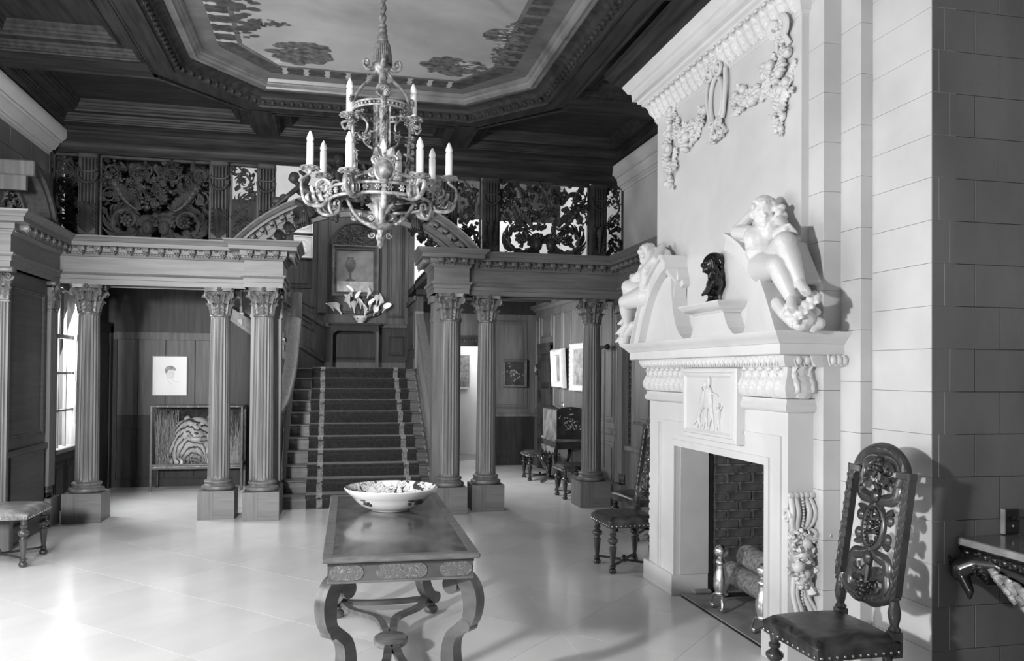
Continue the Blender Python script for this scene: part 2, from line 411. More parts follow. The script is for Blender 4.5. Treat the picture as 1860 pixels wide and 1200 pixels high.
for i in range(8):
    if i in (3, 4, 5): continue
    a = Vector(octa(.222)[i]); b = Vector(octa(.222)[(i+1) % 8]); L = (b-a).length; n = int(L/.085)
    an = atan2((b-a).y, (b-a).x); ri = Vector(((b-a).y, -(b-a).x)).normalized()
    for k in range(n):
        p = a+(b-a)*((k+.5)/n)
        if p.y < 3.2: continue
        M = TR(p.x, p.y, ZS+.030) @ RZ(an)
        eg.ell((0, 0, 0), (.022, .022, .027), M, 8, 5)
        eg.tube([(-.033, .012, .026), (-.030, .004, -.012), (0, -.004, -.026), (.030, .004, -.012), (.033, .012, .026)], .0065, 5, M)
        eg.leaf(.045, .008, .1, M @ TR(.0425, .012, .028) @ RY(pi/2), 0, 3)
tag(eg.obj('egg_and_dart_carving', 'ceiling_oak', ceil, 60), kind='stuff')
# mural canvas with its painted balustrade, parapet and bushes as flat paint layers
def mural_mat():
    m = bpy.data.materials.new('mural_sky'); m.use_nodes = True; N = m.node_tree.nodes; L = m.node_tree.links; b = N['Principled BSDF']
    tc = N.new('ShaderNodeTexCoord'); n = N.new('ShaderNodeTexNoise'); n.inputs['Scale'].default_value = .9; n.inputs['Detail'].default_value = 7; n.inputs['Distortion'].default_value = .8
    n.inputs['Roughness'].default_value = .55
    L.new(tc.outputs['Object'], n.inputs['Vector']); c = N.new('ShaderNodeValToRGB'); L.new(n.outputs['Fac'], c.inputs[0])
    for p, v in ((0, .12), (.42, .17), (.54, .30), (.68, .44)):
        e = c.color_ramp.elements[0] if p == 0 else (c.color_ramp.elements[1] if p == .68 else c.color_ramp.elements.new(p))
        e.position = p; e.color = (v, v, v, 1)
    L.new(c.outputs[0], b.inputs['Base Color']); b.inputs['Roughness'].default_value = .7; MATS['mural_sky'] = m
mural_mat()
mat('mural_wall', .10, .15, .75, 5); mat('mural_dark', .035, .08, .75, 14, detail=6); mat('mural_pale', .36, .46, .75, 12); mat('mural_leaf', .05, .17, .75, 16, detail=7)
ZM = ZS+.195
mural = tag(MB().prism(octa(.41), ZM, ZM+.02).obj('painted_ceiling_canvas', 'mural_sky', ceil), 'octagonal painted sky canvas with clouds')
MB().ring(octa(.41), octa(.56), ZM-.003, ZM).obj('painted_parapet', 'mural_wall', mural)
MB().ring(octa(.56), octa(.72), ZM-.0035, ZM-.0005).obj('painted_balustrade', 'mural_dark', mural)
MB().ring(octa(.72), octa(.755), ZM-.004, ZM-.0005).obj('painted_rail', 'mural_wall', mural)
for i in range(8):
    if i in (3, 4, 5): continue
    a = Vector(octa(.64)[i]); b = Vector(octa(.64)[(i+1) % 8]); L = (b-a).length; n = max(2, int(L/.17))
    an = atan2((b-a).y, (b-a).x)
    if i in (1, 7): continue
    for k in range(n):
        p = a+(b-a)*((k+.5)/n)
        if p.y < 3.4: continue
        M = TR(p.x, p.y, ZM-.0045) @ RZ(an)
        w_ = .028
        MB().prism([(-w_, -.08), (w_, -.08), (w_*.55, -.04), (w_, .03), (w_*.4, .06), (w_, .08), (-w_, .08), (-w_*.4, .06), (-w_, .03), (-w_*.55, -.04)], 0, .001, M).obj('painted_baluster', 'mural_pale' if i in (6, 7, 0) else 'mural_wall', mural)
def blob(cx, cy, rx, ry, seed, n=60, name='painted_bush', m='mural_leaf', z=-.006):
    rr = random.Random(seed); b = MB()
    for k in range(n):
        a = rr.random()*2*pi; q = sqrt(rr.random()); x = cx+cos(a)*q*rx; y = cy+sin(a)*q*ry; s_ = rr.uniform(.25, .6)*min(rx, ry)*(1.1-q*.6)
        ph = rr.random()*6; b.prism([(x+cos(t*pi/4+ph)*s_*rr.uniform(.6, 1.2), y+sin(t*pi/4+ph)*s_*.6*rr.uniform(.6, 1.2)) for t in range(8)], ZM+z-k*.00002, ZM+z+.0005)
    return b.obj(name, m, mural)
blob(-.30, 7.05, .24, .24, 1, 90); blob(1.0, 7.05, .28, .20, 2, 80); blob(1.12, 6.97, .10, .08, 5, 20, 'painted_flowers', 'mural_pale', -.009)
blob(-.72, 6.35, .16, .5, 3, 50, 'painted_drapery', 'mural_dark'); blob(-.52, 6.5, .17, .07, 4, 24, 'painted_drapery', 'mural_dark', -.0065)
blob(1.28, 6.3, .13, .12, 6, 40); blob(1.38, 6.5, .12, .5, 7, 60, 'painted_flowers', 'mural_leaf'); blob(1.32, 6.45, .05, .4, 8, 30, 'painted_flowers', 'mural_pale', -.009)
blob(1.0, 5.55, .2, .1, 9, 40); blob(-.6, 5.3, .3, .4, 10, 60, 'painted_figures', 'mural_dark'); blob(1.2, 5.2, .3, .3, 11, 60, 'painted_figures', 'mural_leaf')
blob(.3, 7.42, .10, .03, 12, 14, 'painted_bird', 'mural_dark')

def coffer(poly, mt='ceiling_oak', deep=.17):
    """beam-edge mouldings and sunk panel of one coffer; poly clockwise from above"""
    n = len(poly)
    pr = [(0, ZS), (.012, ZS-.006), (.03, ZS-.006), (.034, ZS+.004), (.05, ZS+.008), (.052, ZS+.022), (.062, ZS+.028), (.066, ZS+.045), (.078, ZS+.052), (.082, ZS+.07), (.15, ZS+.075), (.155, ZS+.068), (.175, ZS+.066), (.18, ZS+.08), (.19, ZS+.088), (.205, ZS+.094), (.212, ZS+.108), (.222, ZS+.114), (.228, ZS+deep-.035), (.24, ZS+deep-.025), (.25, ZS+deep)]
    b = MB().sweep(pr, poly, True).obj('coffer_moulding', mt, ceil, 30)
    c = Vector((sum(p[0] for p in poly)/n, sum(p[1] for p in poly)/n))
    MB().prism([(c.x+(p[0]-c.x)*.99, c.y+(p[1]-c.y)*.99) for p in poly], ZS+deep-.002, ZS+deep+.02).obj('coffer_panel', mt, ceil)
YA, YB = 7.06, 7.40; YF = 8.92
xl = -2.72; xr = 3.28
coffer([(xl, YB), (xl, YF), (-.80, YF), (-.80, 8.16), (-1.515, 7.40)])
coffer([(-.62, 8.165), (-.62, YF), (1.215, YF), (1.215, 8.165)])
coffer([(1.405, 8.16), (1.405, YF), (xr, YF), (xr, YB), (2.10, 7.40)])
for y1, y0 in ((YA, 5.0), (4.66, 2.6)):
    coffer([(xl, y0), (xl, y1), (-1.53, y1), (-1.53, y0)], 'ceiling_oak_y')
    coffer([(2.115, y0), (2.115, y1), (xr, y1), (xr, y0)], 'ceiling_oak_y')
MB().box(xl, YA, ZS, -1.53, YB, 4.45).box(2.115, YA, ZS, xr, YB, 4.45).obj('cross_beam', 'ceiling_oak', ceil)
MB().box(xl, 4.66, ZS, -1.53, 5.0, 4.45).box(2.115, 4.66, ZS, xr, 5.0, 4.45).obj('cross_beam', 'ceiling_oak', ceil)
MB().box(-.80, 8.1, ZS, -.62, 9.0, 4.45).obj('short_beam', 'ceiling_oak_y', ceil)
MB().box(1.215, 8.1, ZS, 1.405, 9.0, 4.45).obj('short_beam', 'ceiling_oak_y', ceil)
MB().box(-3.1, -2.6, ZS, xl, 9.2, 4.45).box(xr, -2.6, ZS, 3.7, 9.2, 4.45).box(xl, -2.6, ZS, xr, 1.3, 4.45).box(xl, 1.3, ZS, -1.5, 2.6, 4.45).box(2.1, 1.3, ZS, xr, 2.6, 4.45).obj('border_beam', 'ceiling_oak_y', ceil)
scr = [(.0, 3.90), (.02, 3.90), (.03, 3.915), (.06, 3.925), (.085, 3.95), (.095, 3.985), (.085, 4.01), (.10, 4.015), (.11, 4.02), (.15, 4.03), (.20, 4.06), (.215, 4.085), (.25, 4.09), (.26, 4.10), (.30, 4.115), (.40, 4.12), (.40, 4.5), (0, 4.5)]
st('trim_3', MB().sweep(scr, [(-3.0, 9.32), (3.5, 9.32)]), 'ceiling_oak', None, 40, 'dark oak ceiling cornice above the carved gallery screen')
MB().sweep(scr[8:14]+[(.35, 4.12), (.35, 4.4), (.1, 4.4)], [(-2.93-.1, -2.5), (-2.93-.1, 9.2)]).obj('wall_cornice', 'ceiling_oak_y', ceil, 40)
MB().sweep(scr[8:14]+[(.35, 4.12), (.35, 4.4), (.1, 4.4)], [(3.55, 9.3), (3.55, 6.3)]).obj('wall_cornice', 'ceiling_oak_y', ceil, 40)

# ---- walls of the recesses under the gallery and of the stair hall
PANEL = [(0, 0), (.018, 0), (.02, -.012), (.03, -.016), (.045, -.004), (.055, -.012)]
def panel(mbw, x0, z0, x1, z1, M, name, m, parent, fm=.05, deep=.014, raised=True):
    """framed wainscot panel on the plane y=0 of M (room side is -y)"""
    p = MB(M)
    p.sweep([(0, .0), (.006, .012), (.014, .014), (.022, .004), (.034, .010), (.042, .0)], [(x0, z0), (x0, z1), (x1, z1), (x1, z0)], True, M=RX(pi/2) @ Matrix())
    if raised: p.box(x0+.07, -.010, z0+.07, x1-.07, .0, z1-.07, b=.006)
    return p.obj(name, m, parent, 30)
def wallplane(ox, oy, ang): return TR(ox, oy, 0) @ RZ(ang)      # local x along wall, local -y into the room
# left recess
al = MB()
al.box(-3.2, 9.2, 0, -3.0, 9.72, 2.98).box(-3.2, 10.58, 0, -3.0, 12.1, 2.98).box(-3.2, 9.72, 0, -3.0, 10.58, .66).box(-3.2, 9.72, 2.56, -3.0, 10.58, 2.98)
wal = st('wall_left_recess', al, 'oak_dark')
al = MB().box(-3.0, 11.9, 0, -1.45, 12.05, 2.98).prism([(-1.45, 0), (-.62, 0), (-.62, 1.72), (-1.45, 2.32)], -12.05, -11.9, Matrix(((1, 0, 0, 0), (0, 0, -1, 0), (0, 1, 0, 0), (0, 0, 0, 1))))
wab = st('wall_recess_back', al, 'oak_dark')  # dark tone also paints in the shade above the panel cornice
W = wallplane(-3.0, 11.9, 0)
for i, (a, b) in enumerate(((.12, .38), (.385, .735), (.74, 1.12), (1.125, 1.5))):
    MB(W).box(a+.002, -.012, .98, b-.002, .01, 2.02, b=.003).obj('panel_board', 'oak_mid', wab)
    MB(W).box(a+.002, -.012, .12, b-.002, .01, .80, b=.003).obj('panel_board', 'oak_dark', wab)
MB(W).sweep([(0, 0), (.03, 0), (.035, .03), (.03, .05), (0, .055)], [(1.55, -.0, .86), (0, -.0, .86)], M=SCL(1, 1, 1)).obj('chair_rail', 'oak_mid', wab, 30)
MB(W).box(.05, -.03, 2.02, 1.55, 0, 2.12).sweep([(0, 0), (.02, 0), (.035, .04), (.06, .05), (.06, .08), (0, .08)], [(1.55, 0, 2.12), (0, 0, 2.12)]).obj('panel_cornice', 'oak_mid', wab, 30)
MB(W).box(.0, -.02, 0, 1.55, 0, .10).obj('skirting', 'oak_dark', wab)
MB(W).box(.05, -.028, .1, .12, 0, 2.02).obj('stile', 'oak_dark', wab)
st('ceiling_recess', MB().box(-3.2, 9.3, 2.74, -.62, 12.1, 2.90).box(1.2, 9.3, 2.86, 3.6, 13.9, 2.96).box(-3.2, 9.45, 2.90, -.62, 12.2, 2.98).box(1.2, 9.45, 2.94, 3.6, 12.3, 2.99), 'oak_dark')
# dark panelled door on the recess's left wall
D1 = T('door_1', 'dark panelled oak door in the left recess', None, (-3.0, 11.25, 0), kind='structure')
MB().box(0, -.5, 0, .05, .5, 2.1, b=.004).obj('door_leaf', 'oak_dark', D1)
for z0, z1 in ((.15, .75), (.9, 1.95)):
    for y0 in (-.42, .05): MB().box(.05, y0, z0, .062, y0+.37, z1, b=.008).obj('door_panel', 'oak_dark', D1)
MB().box(0, -.62, 0, .07, -.5, 2.2).box(0, .5, 0, .07, .62, 2.2).box(0, -.62, 2.1, .07, .62, 2.24).obj('door_frame', 'oak_dark', D1)
h = MB(); h.tube([(.05, -.40, .98), (.10, -.40, .98), (.10, -.40, 1.12), (.05, -.40, 1.12)], .008, 6).obj('door_handle', 'iron', D1, 60)
# window_1 in the left recess
W1 = T('window_1', 'tall white-lit sash window behind the leftmost column', None, (-3.0, 10.15, .66), kind='structure')
y0, y1, z1 = -.43, .43, 1.90
wf = MB().box(-.12, y0, 0, .02, y0+.055, z1).box(-.12, y1-.055, 0, .02, y1, z1).box(-.12, y0, z1-.06, .02, y1, z1).box(-.14, y0, 0, .05, y1, .05, b=.01)
wf.obj('window_frame', 'oak', W1)
ys = [y0+.055, -.13, .13, y1-.055]; zs = [.05, .47, .90, 1.32, 1.84]
for y in ys[1:3]: MB().box(-.07, y-.011, .05, -.035, y+.011, z1-.06).obj('muntin', 'oak', W1)
for z in zs[1:4]: MB().box(-.072, y0+.05, z-(.022 if z == 1.32 else .011), -.033, y1-.05, z+(.022 if z == 1.32 else .011)).obj('muntin', 'oak', W1)
for a in range(3):
    for b in range(4): MB().box(-.056, ys[a]+.008, zs[b]+.008, -.052, ys[a+1]-.008, zs[b+1]-.008).obj('pane', 'pane_glass', W1)
MB().tube([(.0, .33, .3), (.0, .33, 1.85)], .008, 6).obj('cremone_rod', 'white_paint', W1, 60)
MB().box(-.015, .31, 1.28, .02, .35, 1.36, b=.006).box(-.015, .315, .72, .02, .345, .80, b=.006).obj('cremone_guide', 'white_paint', W1)
for yy in (-.2, .2): panel(None, yy-.19, .12, yy+.19, .56, TR(-3.0, 10.15, 0) @ RZ(pi/2), 'window_seat_panel', 'oak_dark', wal)

# right recess
ar = MB().box(3.45, 9.3, 0, 3.65, 13.9, 2.98); war = st('wall_right_recess', ar, 'oak')
ab = MB().box(2.50, 13.7, 0, 3.45, 13.85, 2.98).box(1.2, 13.7, 0, 2.10, 13.85, 2.98).box(2.10, 13.7, 2.06, 2.50, 13.85, 2.98)
wrb = st('wall_right_recess_back', ab, 'oak')
W = wallplane(1.2, 13.7, 0)
panel(None, 1.36, .98, 2.12, 2.52, W, 'tall_panel', 'oak', wrb)
panel(None, 1.36, .16, 2.12, .72, W, 'low_panel', 'oak_dark', wrb)
MB(W).box(1.30, -.012, .10, 2.25, 0, .84).obj('wainscot', 'oak_dark', wrb)
MB(W).box(0, -.03, .84, .90, 0, .90).box(1.30, -.035, .84, 2.25, 0, .90, b=.008).obj('chair_rail', 'oak', wrb)
MB(W).box(0, -.03, 0, .9, 0, .14).box(1.30, -.03, 0, 2.25, 0, .14).obj('skirting', 'oak_dark', wrb)
lint = MB(W).box(.86, -.05, 2.06, 1.34, .0, 2.24)
for k in range(9): lint.ell((.9+k*.05, -.055, 2.15), (.022, .012, .05))
lint.obj('carved_lintel', 'carved_oak', wrb, 40)
MB(W).box(.84, -.04, 0, .90, 0, 2.06).box(1.30, -.04, 0, 1.36, 0, 2.06).obj('door_jamb', 'white_paint', wrb)
MB(W).box(0, -.03, 2.62, 2.25, 0, 2.86).sweep([(0, 0), (.05, .0), (.07, .05), (.10, .06), (.10, .1), (0, .1)], [(2.25, 0, 2.76), (0, 0, 2.76)]).obj('wall_cornice', 'oak_dark', wrb, 30)
# corridor beyond the doorway
st('wall_corridor', MB().box(1.2, 15.6, 0, 3.65, 15.75, 3.0).box(1.1, 13.85, 0, 1.25, 15.7, 3.0).box(3.45, 13.85, 0, 3.6, 15.7, 3.0), 'white_paint')
st('ceiling_corridor', MB().box(1.1, 13.85, 2.9, 3.6, 15.7, 3.0), 'white_paint')
# right wall of the recess: panels, cornice
W = TR(3.45, 13.7, 0) @ RZ(-pi/2)                       # local x runs towards the camera
for a, b in ((.10, .36), (1.26, 1.72), (1.80, 2.3), (2.38, 2.9), (2.98, 3.5), (3.58, 4.1)):
    panel(None, a, .98, b, 2.55, W, 'tall_panel', 'oak', war)
for a, b in ((1.26, 1.72), (1.80, 2.3), (2.38, 2.9), (2.98, 3.5), (3.58, 4.1)): panel(None, a, .18, b, .74, W, 'low_panel', 'oak', war)
panel(None, .50, 2.2, 1.14, 2.55, W, 'overdoor_panel', 'oak', war)
MB(W).box(0, -.03, .84, .40, 0, .90).box(1.2, -.03, .84, 4.4, 0, .90).obj('chair_rail', 'oak', war)
MB(W).box(0, -.03, 0, .40, 0, .14).box(1.2, -.03, 0, 4.4, 0, .14).obj('skirting', 'oak', war)
MB(W).sweep([(0, 0), (.03, .0), (.06, .05), (.10, .06), (.10, .1), (0, .1)], [(0, 0, 2.66), (4.4, 0, 2.66)], M=SCL(1, 1, 1)).obj('wall_cornice', 'oak', war, 30)
D2 = T('door_2', 'dark panelled door with carved frame in the right recess', None, (3.45, 12.88, 0), kind='structure')
MB().box(-.02, -.3, 0, .02, .3, 1.92, b=.004).obj('door_leaf', 'black_wood', D2)
for z0, z1 in ((.15, .75), (.85, 1.35), (1.45, 1.82)):
    for yy in (-.25, .02): MB().box(-.032, yy, z0, -.02, yy+.23, z1, b=.006).obj('door_panel', 'dark_wood', D2)
fr = MB().box(-.05, -.40, 0, 0, -.30, 2.06).box(-.05, .30, 0, 0, .40, 2.06).box(-.06, -.40, 1.92, 0, .40, 2.10)
for k in range(22):
    for y in (-.35, .35): fr.ell((-.05, y, .1+k*.085), (.014, .03, .03), None, 7, 4)
for k in range(8): fr.ell((-.06, -.3+k*.085, 2.01), (.018, .03, .04), None, 7, 4)
fr.obj('carved_door_frame', 'carved_oak', D2, 50)

# stair hall
hb = MB().box(-3.05, 13.5, 0, 1.32, 13.65, 4.35); whb = st('wall_stair_back', hb, 'oak_mid')
st('wall_stair_back_upper', MB().box(-3.05, 13.5, 4.35, 3.6, 13.65, 5.9), 'plaster')
sr = MB(Matrix(((0, 0, 1, 0), (1, 0, 0, 0), (0, 1, 0, 0), (0, 0, 0, 1)))).prism([(9.72, 0), (13.9, 0), (13.9, 1.9), (13.5, 1.9), (13.5, 2.75), (12.16, 2.75), (12.16, 1.66), (9.9, .28), (9.72, .15)], 1.2, 1.32); wsr = st('wall_stair_right', sr, 'oak_mid')
wur = st('wall_gallery_right', MB().box(1.2, 12.3, 2.86, 3.6, 12.42, 3.98), 'plaster')
st('wall_gallery_right_upper', MB().box(1.2, 12.3, 3.98, 3.6, 12.42, 5.9), 'oak_dark')
MB().sweep([(0, 0), (.04, .0), (.08, .05), (.12, .06), (.12, .14), (0, .14)], [(1.22, 12.3, 2.72), (3.5, 12.3, 2.72)], M=SCL(1, 1, 1)).obj('wall_cornice', 'oak_dark', wur, 30)
st('wall_gallery_left', MB().box(-3.0, 10.0, 2.98, -1.2, 10.1, 5.9), 'oak_dark')
W = wallplane(0, 13.5, 0)
# tall panels and wainscot of the landing's back wall
for a, b in ((-.10, .76), (.86, 1.14)): panel(None, a, 2.56 if a < 0 else 2.50, b, 4.30, W, 'tall_panel', 'oak_mid', whb, raised=a > 0)
panel(None, .88, 1.86, 1.16, 2.2, W, 'low_panel', 'oak_dark', whb)
panel(None, -.04, 1.80, .74, 2.26, W, 'low_panel', 'oak_dark', whb, raised=False)
MB(W).box(-.15, -.03, 2.33, 1.2, 0, 2.40, b=.008).box(-.15, -.02, 1.65, 1.2, 0, 1.76).obj('chair_rail', 'oak_mid', whb)
MB(W).box(-.26, -.05, 2.56, -.12, 0, 4.35).box(.77, -.05, 2.40, .85, 0, 4.35).box(1.15, -.05, 2.40, 1.2, 0, 4.35).obj('pilaster_strip', 'oak_mid', whb)
panel(None, -1.0, 2.95, -.36, 4.28, W, 'tall_panel', 'oak_mid', whb)
MB(W).box(-.15, -.006, 1.76, 1.2, 0, 2.33).obj('wainscot', 'oak_dark', whb)  # board darkened to paint shade against the lamp's flat light on the landing
# wainscot rising along the upper flight to the left
def slope(a, b, za, zb, th, dep, m='oak_mid', name='raking_rail'):
    MB(W).add([(a, 0, za), (b, 0, zb), (b, 0, zb+th), (a, 0, za+th), (a, -dep, za), (b, -dep, zb), (b, -dep, zb+th), (a, -dep, za+th)], [(0, 1, 2, 3), (4, 7, 6, 5), (0, 4, 5, 1), (3, 2, 6, 7), (0, 3, 7, 4), (1, 5, 6, 2)]).obj(name, m, whb)
slope(-1.6, -.15, 3.22, 2.33, .07, .035); slope(-1.6, -.15, 2.66, 1.76, .05, .03); slope(-1.6, -.36, 3.12, 2.38, .03, .02)
for a in (-.86, -.32):
    slope(a-.42, a, 2.88+(-.32-a)*.61, 2.62+(-.32-a)*.61, .03, .02); slope(a-.42, a, 2.52+(-.32-a)*.61, 2.26+(-.32-a)*.61, .03, .02)
    MB(W).box(a-.44, -.02, 2.50+(-.06-a)*.61, a-.41, 0, 2.92+(-.06-a)*.61).box(a-.02, -.02, 2.26+(-.32-a)*.61, a+.01, 0, 2.66+(-.32-a)*.61).obj('raking_stile', 'oak_mid', whb)
W = TR(1.2, 13.5, 0) @ RZ(-pi/2)
panel(None, .2, 1.95, 1.2, 2.55, W, 'low_panel', 'oak_mid', wsr); MB(W).box(0, -.03, 2.68, 1.4, 0, 2.75).obj('chair_rail', 'oak_mid', wsr)
MB(W).box(0, -.03, 1.65, 1.4, 0, 1.80).obj('skirting', 'oak_mid', wsr)
# far right wall between screen and chimney breast: oak panelling with carved strip
W = TR(3.45, 9.25, 0) @ RZ(-pi/2); wrr = st('wall_right_panelling', MB(W).box(0, -.06, 0, 2.9, 0, 2.5), 'oak')
W = TR(3.39, 9.25, 0) @ RZ(-pi/2)
for a in (.46, 1.1, 1.75): panel(None, a, 1.02, a+.55, 2.34, W, 'tall_panel', 'oak', wrr)
cs = MB(W)
for k in range(46):
    cs.leaf(.05, .018, .5, TR(.36, -.004, .78+k*.036) @ RX(pi/2) @ RZ(pi/2+(.5 if k % 2 else -.5)), 3, 4)
    cs.ell((.36+(.012 if k % 2 else -.012), -.008, .79+k*.036), .008, None, 6, 4)
cs.box(.325, -.005, .76, .332, 0, 2.45).box(.388, -.005, .76, .395, 0, 2.45).obj('carved_strip', 'carved_oak', wrr, 50)
MB(W).box(.25, -.035, .70, 2.9, 0, .76, b=.01).obj('chair_rail', 'gilt_edge', wrr)
MB(W).box(.2, -.02, 0, 2.9, 0, .14).obj('skirting', 'oak', wrr)
# ================================================================ column screen
def flute(r0, r1, z0, z1, nf=20, dep=.10, rows=6, per=6):
    v = []; f = []; n = nf*per; zz = [z0, z0+.015, z0+.03]+[z0+.03+(z1-z0-.06)*k/rows for k in range(1, rows+1)]+[z1-.015, z1]
    for i, z in enumerate(zz):
        t = (z-z0)/(z1-z0); r = r0+(r1-r0)*(t**1.4); k = 0 if i in (0, len(zz)-1) else (.6 if i in (1, len(zz)-2) else 1)
        for a in range(n):
            q = (a % per)/per; c = max(0, sin(pi*(q*1.25-.125))) if .1 < q < .9 else 0
            rr = r*(1-dep*k*c); th = 2*pi*a/n; v.append((rr*cos(th), rr*sin(th), z))
    for i in range(len(zz)-1):
        for a in range(n): b = (a+1) % n; f.append((i*n+a, i*n+b, i*n+n+b, i*n+n+a))
    return v, f
def capital(mb, r, z0, z1, M=None, half=False):
    """Corinthian capital: bell, two rings of acanthus, corner volutes, concave abacus"""
    H = z1-z0
    mb.lathe([(r*1.0, z0-.012), (r*1.12, z0-.006), (r*1.12, z0+.006), (r*.98, z0+.012), (r*.98, z0+H*.3), (r*1.1, z0+H*.6), (r*1.45, z0+H*.86), (r*1.3, z0+H*.88)], M, 20)
    for row, (n, zz, L, W, off, cu) in enumerate(((8, .01, .50, .62, 0, .95), (8, .04, .84, .58, pi/8, .95))):
        for k in range(n):
            a = 2*pi*k/n+off+pi/8
            if half and cos(a+pi/2) < -.2: continue
            m = TR(cos(a)*r*1.0, sin(a)*r*1.0, z0+H*zz) @ RZ(a) @ RY(-pi/2) @ RY(.08)
            A = m @ Matrix(((1, 0, 0, 0), (0, 1, 0, 0), (0, 0, -1, 0), (0, 0, 0, 1)))
            mb.leaf(H*L, r*W*.62, cu, A, 4, 14, .008, ribs=.6, ce=4, c=7)
    for k in range(4):
        a = pi/4+k*pi/2; ex = r*1.72
        path = [(cos(a)*r*1.05, sin(a)*r*1.05, z0+H*.5), (cos(a)*r*1.3, sin(a)*r*1.3, z0+H*.74), (cos(a)*ex, sin(a)*ex, z0+H*.86)]
        mb.tube(bez(path, 4), [.012]*9, 6, M)
        mb.scroll(H*.14, 1.7, .014, (M or Matrix()) @ TR(cos(a)*ex*.97, sin(a)*ex*.97, z0+H*.74) @ RZ(a) @ RX(pi/2), -1, 16, True, None, .2, pi/2)
        mb.leaf(H*.42, .034, .8, (M or Matrix()) @ TR(cos(a)*r*1.12, sin(a)*r*1.12, z0+H*.40) @ RZ(a) @ RY(-pi/2+.28) @ SCL(1, 1, -1), 4, 10, ribs=.6, ce=3, c=7); mb.leaf(H*.30, .022, .8, (M or Matrix()) @ TR(cos(a+.39)*r*1.16, sin(a+.39)*r*1.16, z0+H*.48) @ RZ(a+.39) @ RY(-pi/2+.2) @ SCL(1, 1, -1), 3, 8, ribs=.6, ce=3); mb.leaf(H*.30, .022, .8, (M or Matrix()) @ TR(cos(a-.39)*r*1.16, sin(a-.39)*r*1.16, z0+H*.48) @ RZ(a-.39) @ RY(-pi/2+.2) @ SCL(1, 1, -1), 3, 8, ribs=.6, ce=3)
        b = k*pi/2
        for s_ in (-1, 1):
            mb.scroll(H*.085, 1.4, .009, (M or Matrix()) @ TR(cos(b)*r*1.38+sin(b)*s_*.034, sin(b)*r*1.38-cos(b)*s_*.034, z0+H*.74) @ RZ(b+pi/2) @ RX(pi/2), s_, 12, True, None, .2, pi/2)
        mb.rosette(.030, 6, (M or Matrix()) @ TR(cos(b)*r*1.52, sin(b)*r*1.52, z0+H*.93) @ RZ(b+pi/2) @ RX(pi/2))
    ab = []
    h = r*1.50; c = r*1.30
    for k in range(4):
        a = pi/4+k*pi/2; p0 = Vector((cos(a)*h*1.30, sin(a)*h*1.30)); tn = Vector((-sin(a), cos(a)))
        ab += [p0-tn*.018, p0+tn*.018]
        a2 = a+pi/2; p1 = Vector((cos(a2)*h*1.30, sin(a2)*h*1.30)); md = Vector((cos(a+pi/4), sin(a+pi/4)))*c
        s0 = p0+tn*.018; s1 = p1-Vector((-sin(a2), cos(a2)))*.018
        for t in (.2, .4, .6, .8):
            q = s0.lerp(s1, t); ab.append(q+(md-s0.lerp(s1, .5))*(1-(2*t-1)**2))
    mb.prism([(p.x, p.y) for p in ab], z0+H*.88, z0+H*.955, M); mb.prism([(p.x*1.04, p.y*1.04) for p in ab], z0+H*.955, z1, M)
    return mb
def column(loc, label):
    t = T('fluted_column', label, 'column', loc, 0, 'oak columns of the hall screen')
    return t
COLP = None
def make_column(loc, label):
    global COLP
    if COLP is not None: return dup(COLP, loc, 0, label)
    t = T('fluted_column', label, 'column', loc, 0, 'fluted oak columns of the screen'); COLP = t
    w = .187
    pd = MB().box(-w, -w, 0, w, w, .29).box(-w, -w, .29, w, w, .305).obj('pedestal', 'oak', t)
    MB().box(-w-.002, -w-.003, .0, -.03, -w+.002, .303).obj('pedestal_board', 'oak', pd); MB().box(-.028, -w-.003, .0, w+.002, -w+.002, .303).obj('pedestal_board', 'oak_h', pd)
    MB().lathe([(.16, .305), (.172, .315), (.176, .33), (.172, .347), (.155, .355), (.145, .362), (.138, .372), (.142, .38), (.150, .386), (.152, .396), (.146, .406), (.128, .412), (.118, .42), (.118, .43)], n=36).obj('column_base', 'oak', t, 50)
    v, f = flute(.117, .101, .43, 2.19); MB().add(v, f).obj('fluted_shaft', 'oak', t, 50)
    capital(MB(), .101, 2.20, 2.50).obj('corinthian_capital', 'carved_cap', t, 45)
    return t
mat('carved_cap', .075, .13, .42, 9, (1, 1, 1), .08, 40)
for (x, y, lb) in ((-2.55, 9.36, 'fluted oak column beside the bright window, leftmost of the screen'),
                   (-1.218, 9.34, 'fluted oak column in front of the tiger display case'),
                   (-.743, 9.17, 'fluted oak column left of the staircase foot'),
                   (1.305, 9.19, 'fluted oak column right of the staircase foot'),
                   (1.763, 9.33, 'fluted oak column beside the white corridor doorway'),
                   (3.078, 9.39, 'fluted oak column nearest the fireplace, in front of the lacquered cabinet')):
    make_column((x, y, 0), lb)
# square piers behind the two inner columns
for x, lb in ((-.743, 'plain square oak pier behind the column left of the stairs'), (1.305, 'plain square oak pier behind the column right of the stairs')):
    p = T('square_pier', lb, 'pier', (x, 9.56, 0), 0, 'square piers by the stairs')
    MB().box(-.19, -.14, 0, .19, .14, .305).obj('pedestal', 'oak', p); MB().sweep([(0, .305), (.02, .305), (.025, .33), (.008, .35), (.014, .37), (.014, .40), (0, .41)], [(-.165, -.12), (-.165, .12), (.165, .12), (.165, -.12)], True).obj('pier_base', 'oak', p, 40)
    MB().box(-.165, -.12, .30, .165, .12, 2.2).obj('shaft', 'oak', p)
    MB().box(-.175, -.13, 2.2, .175, .13, 2.24).box(-.165, -.12, 2.24, .165, .12, 2.42).box(-.2, -.15, 2.42, .2, .15, 2.5).obj('pier_cap', 'oak', p)

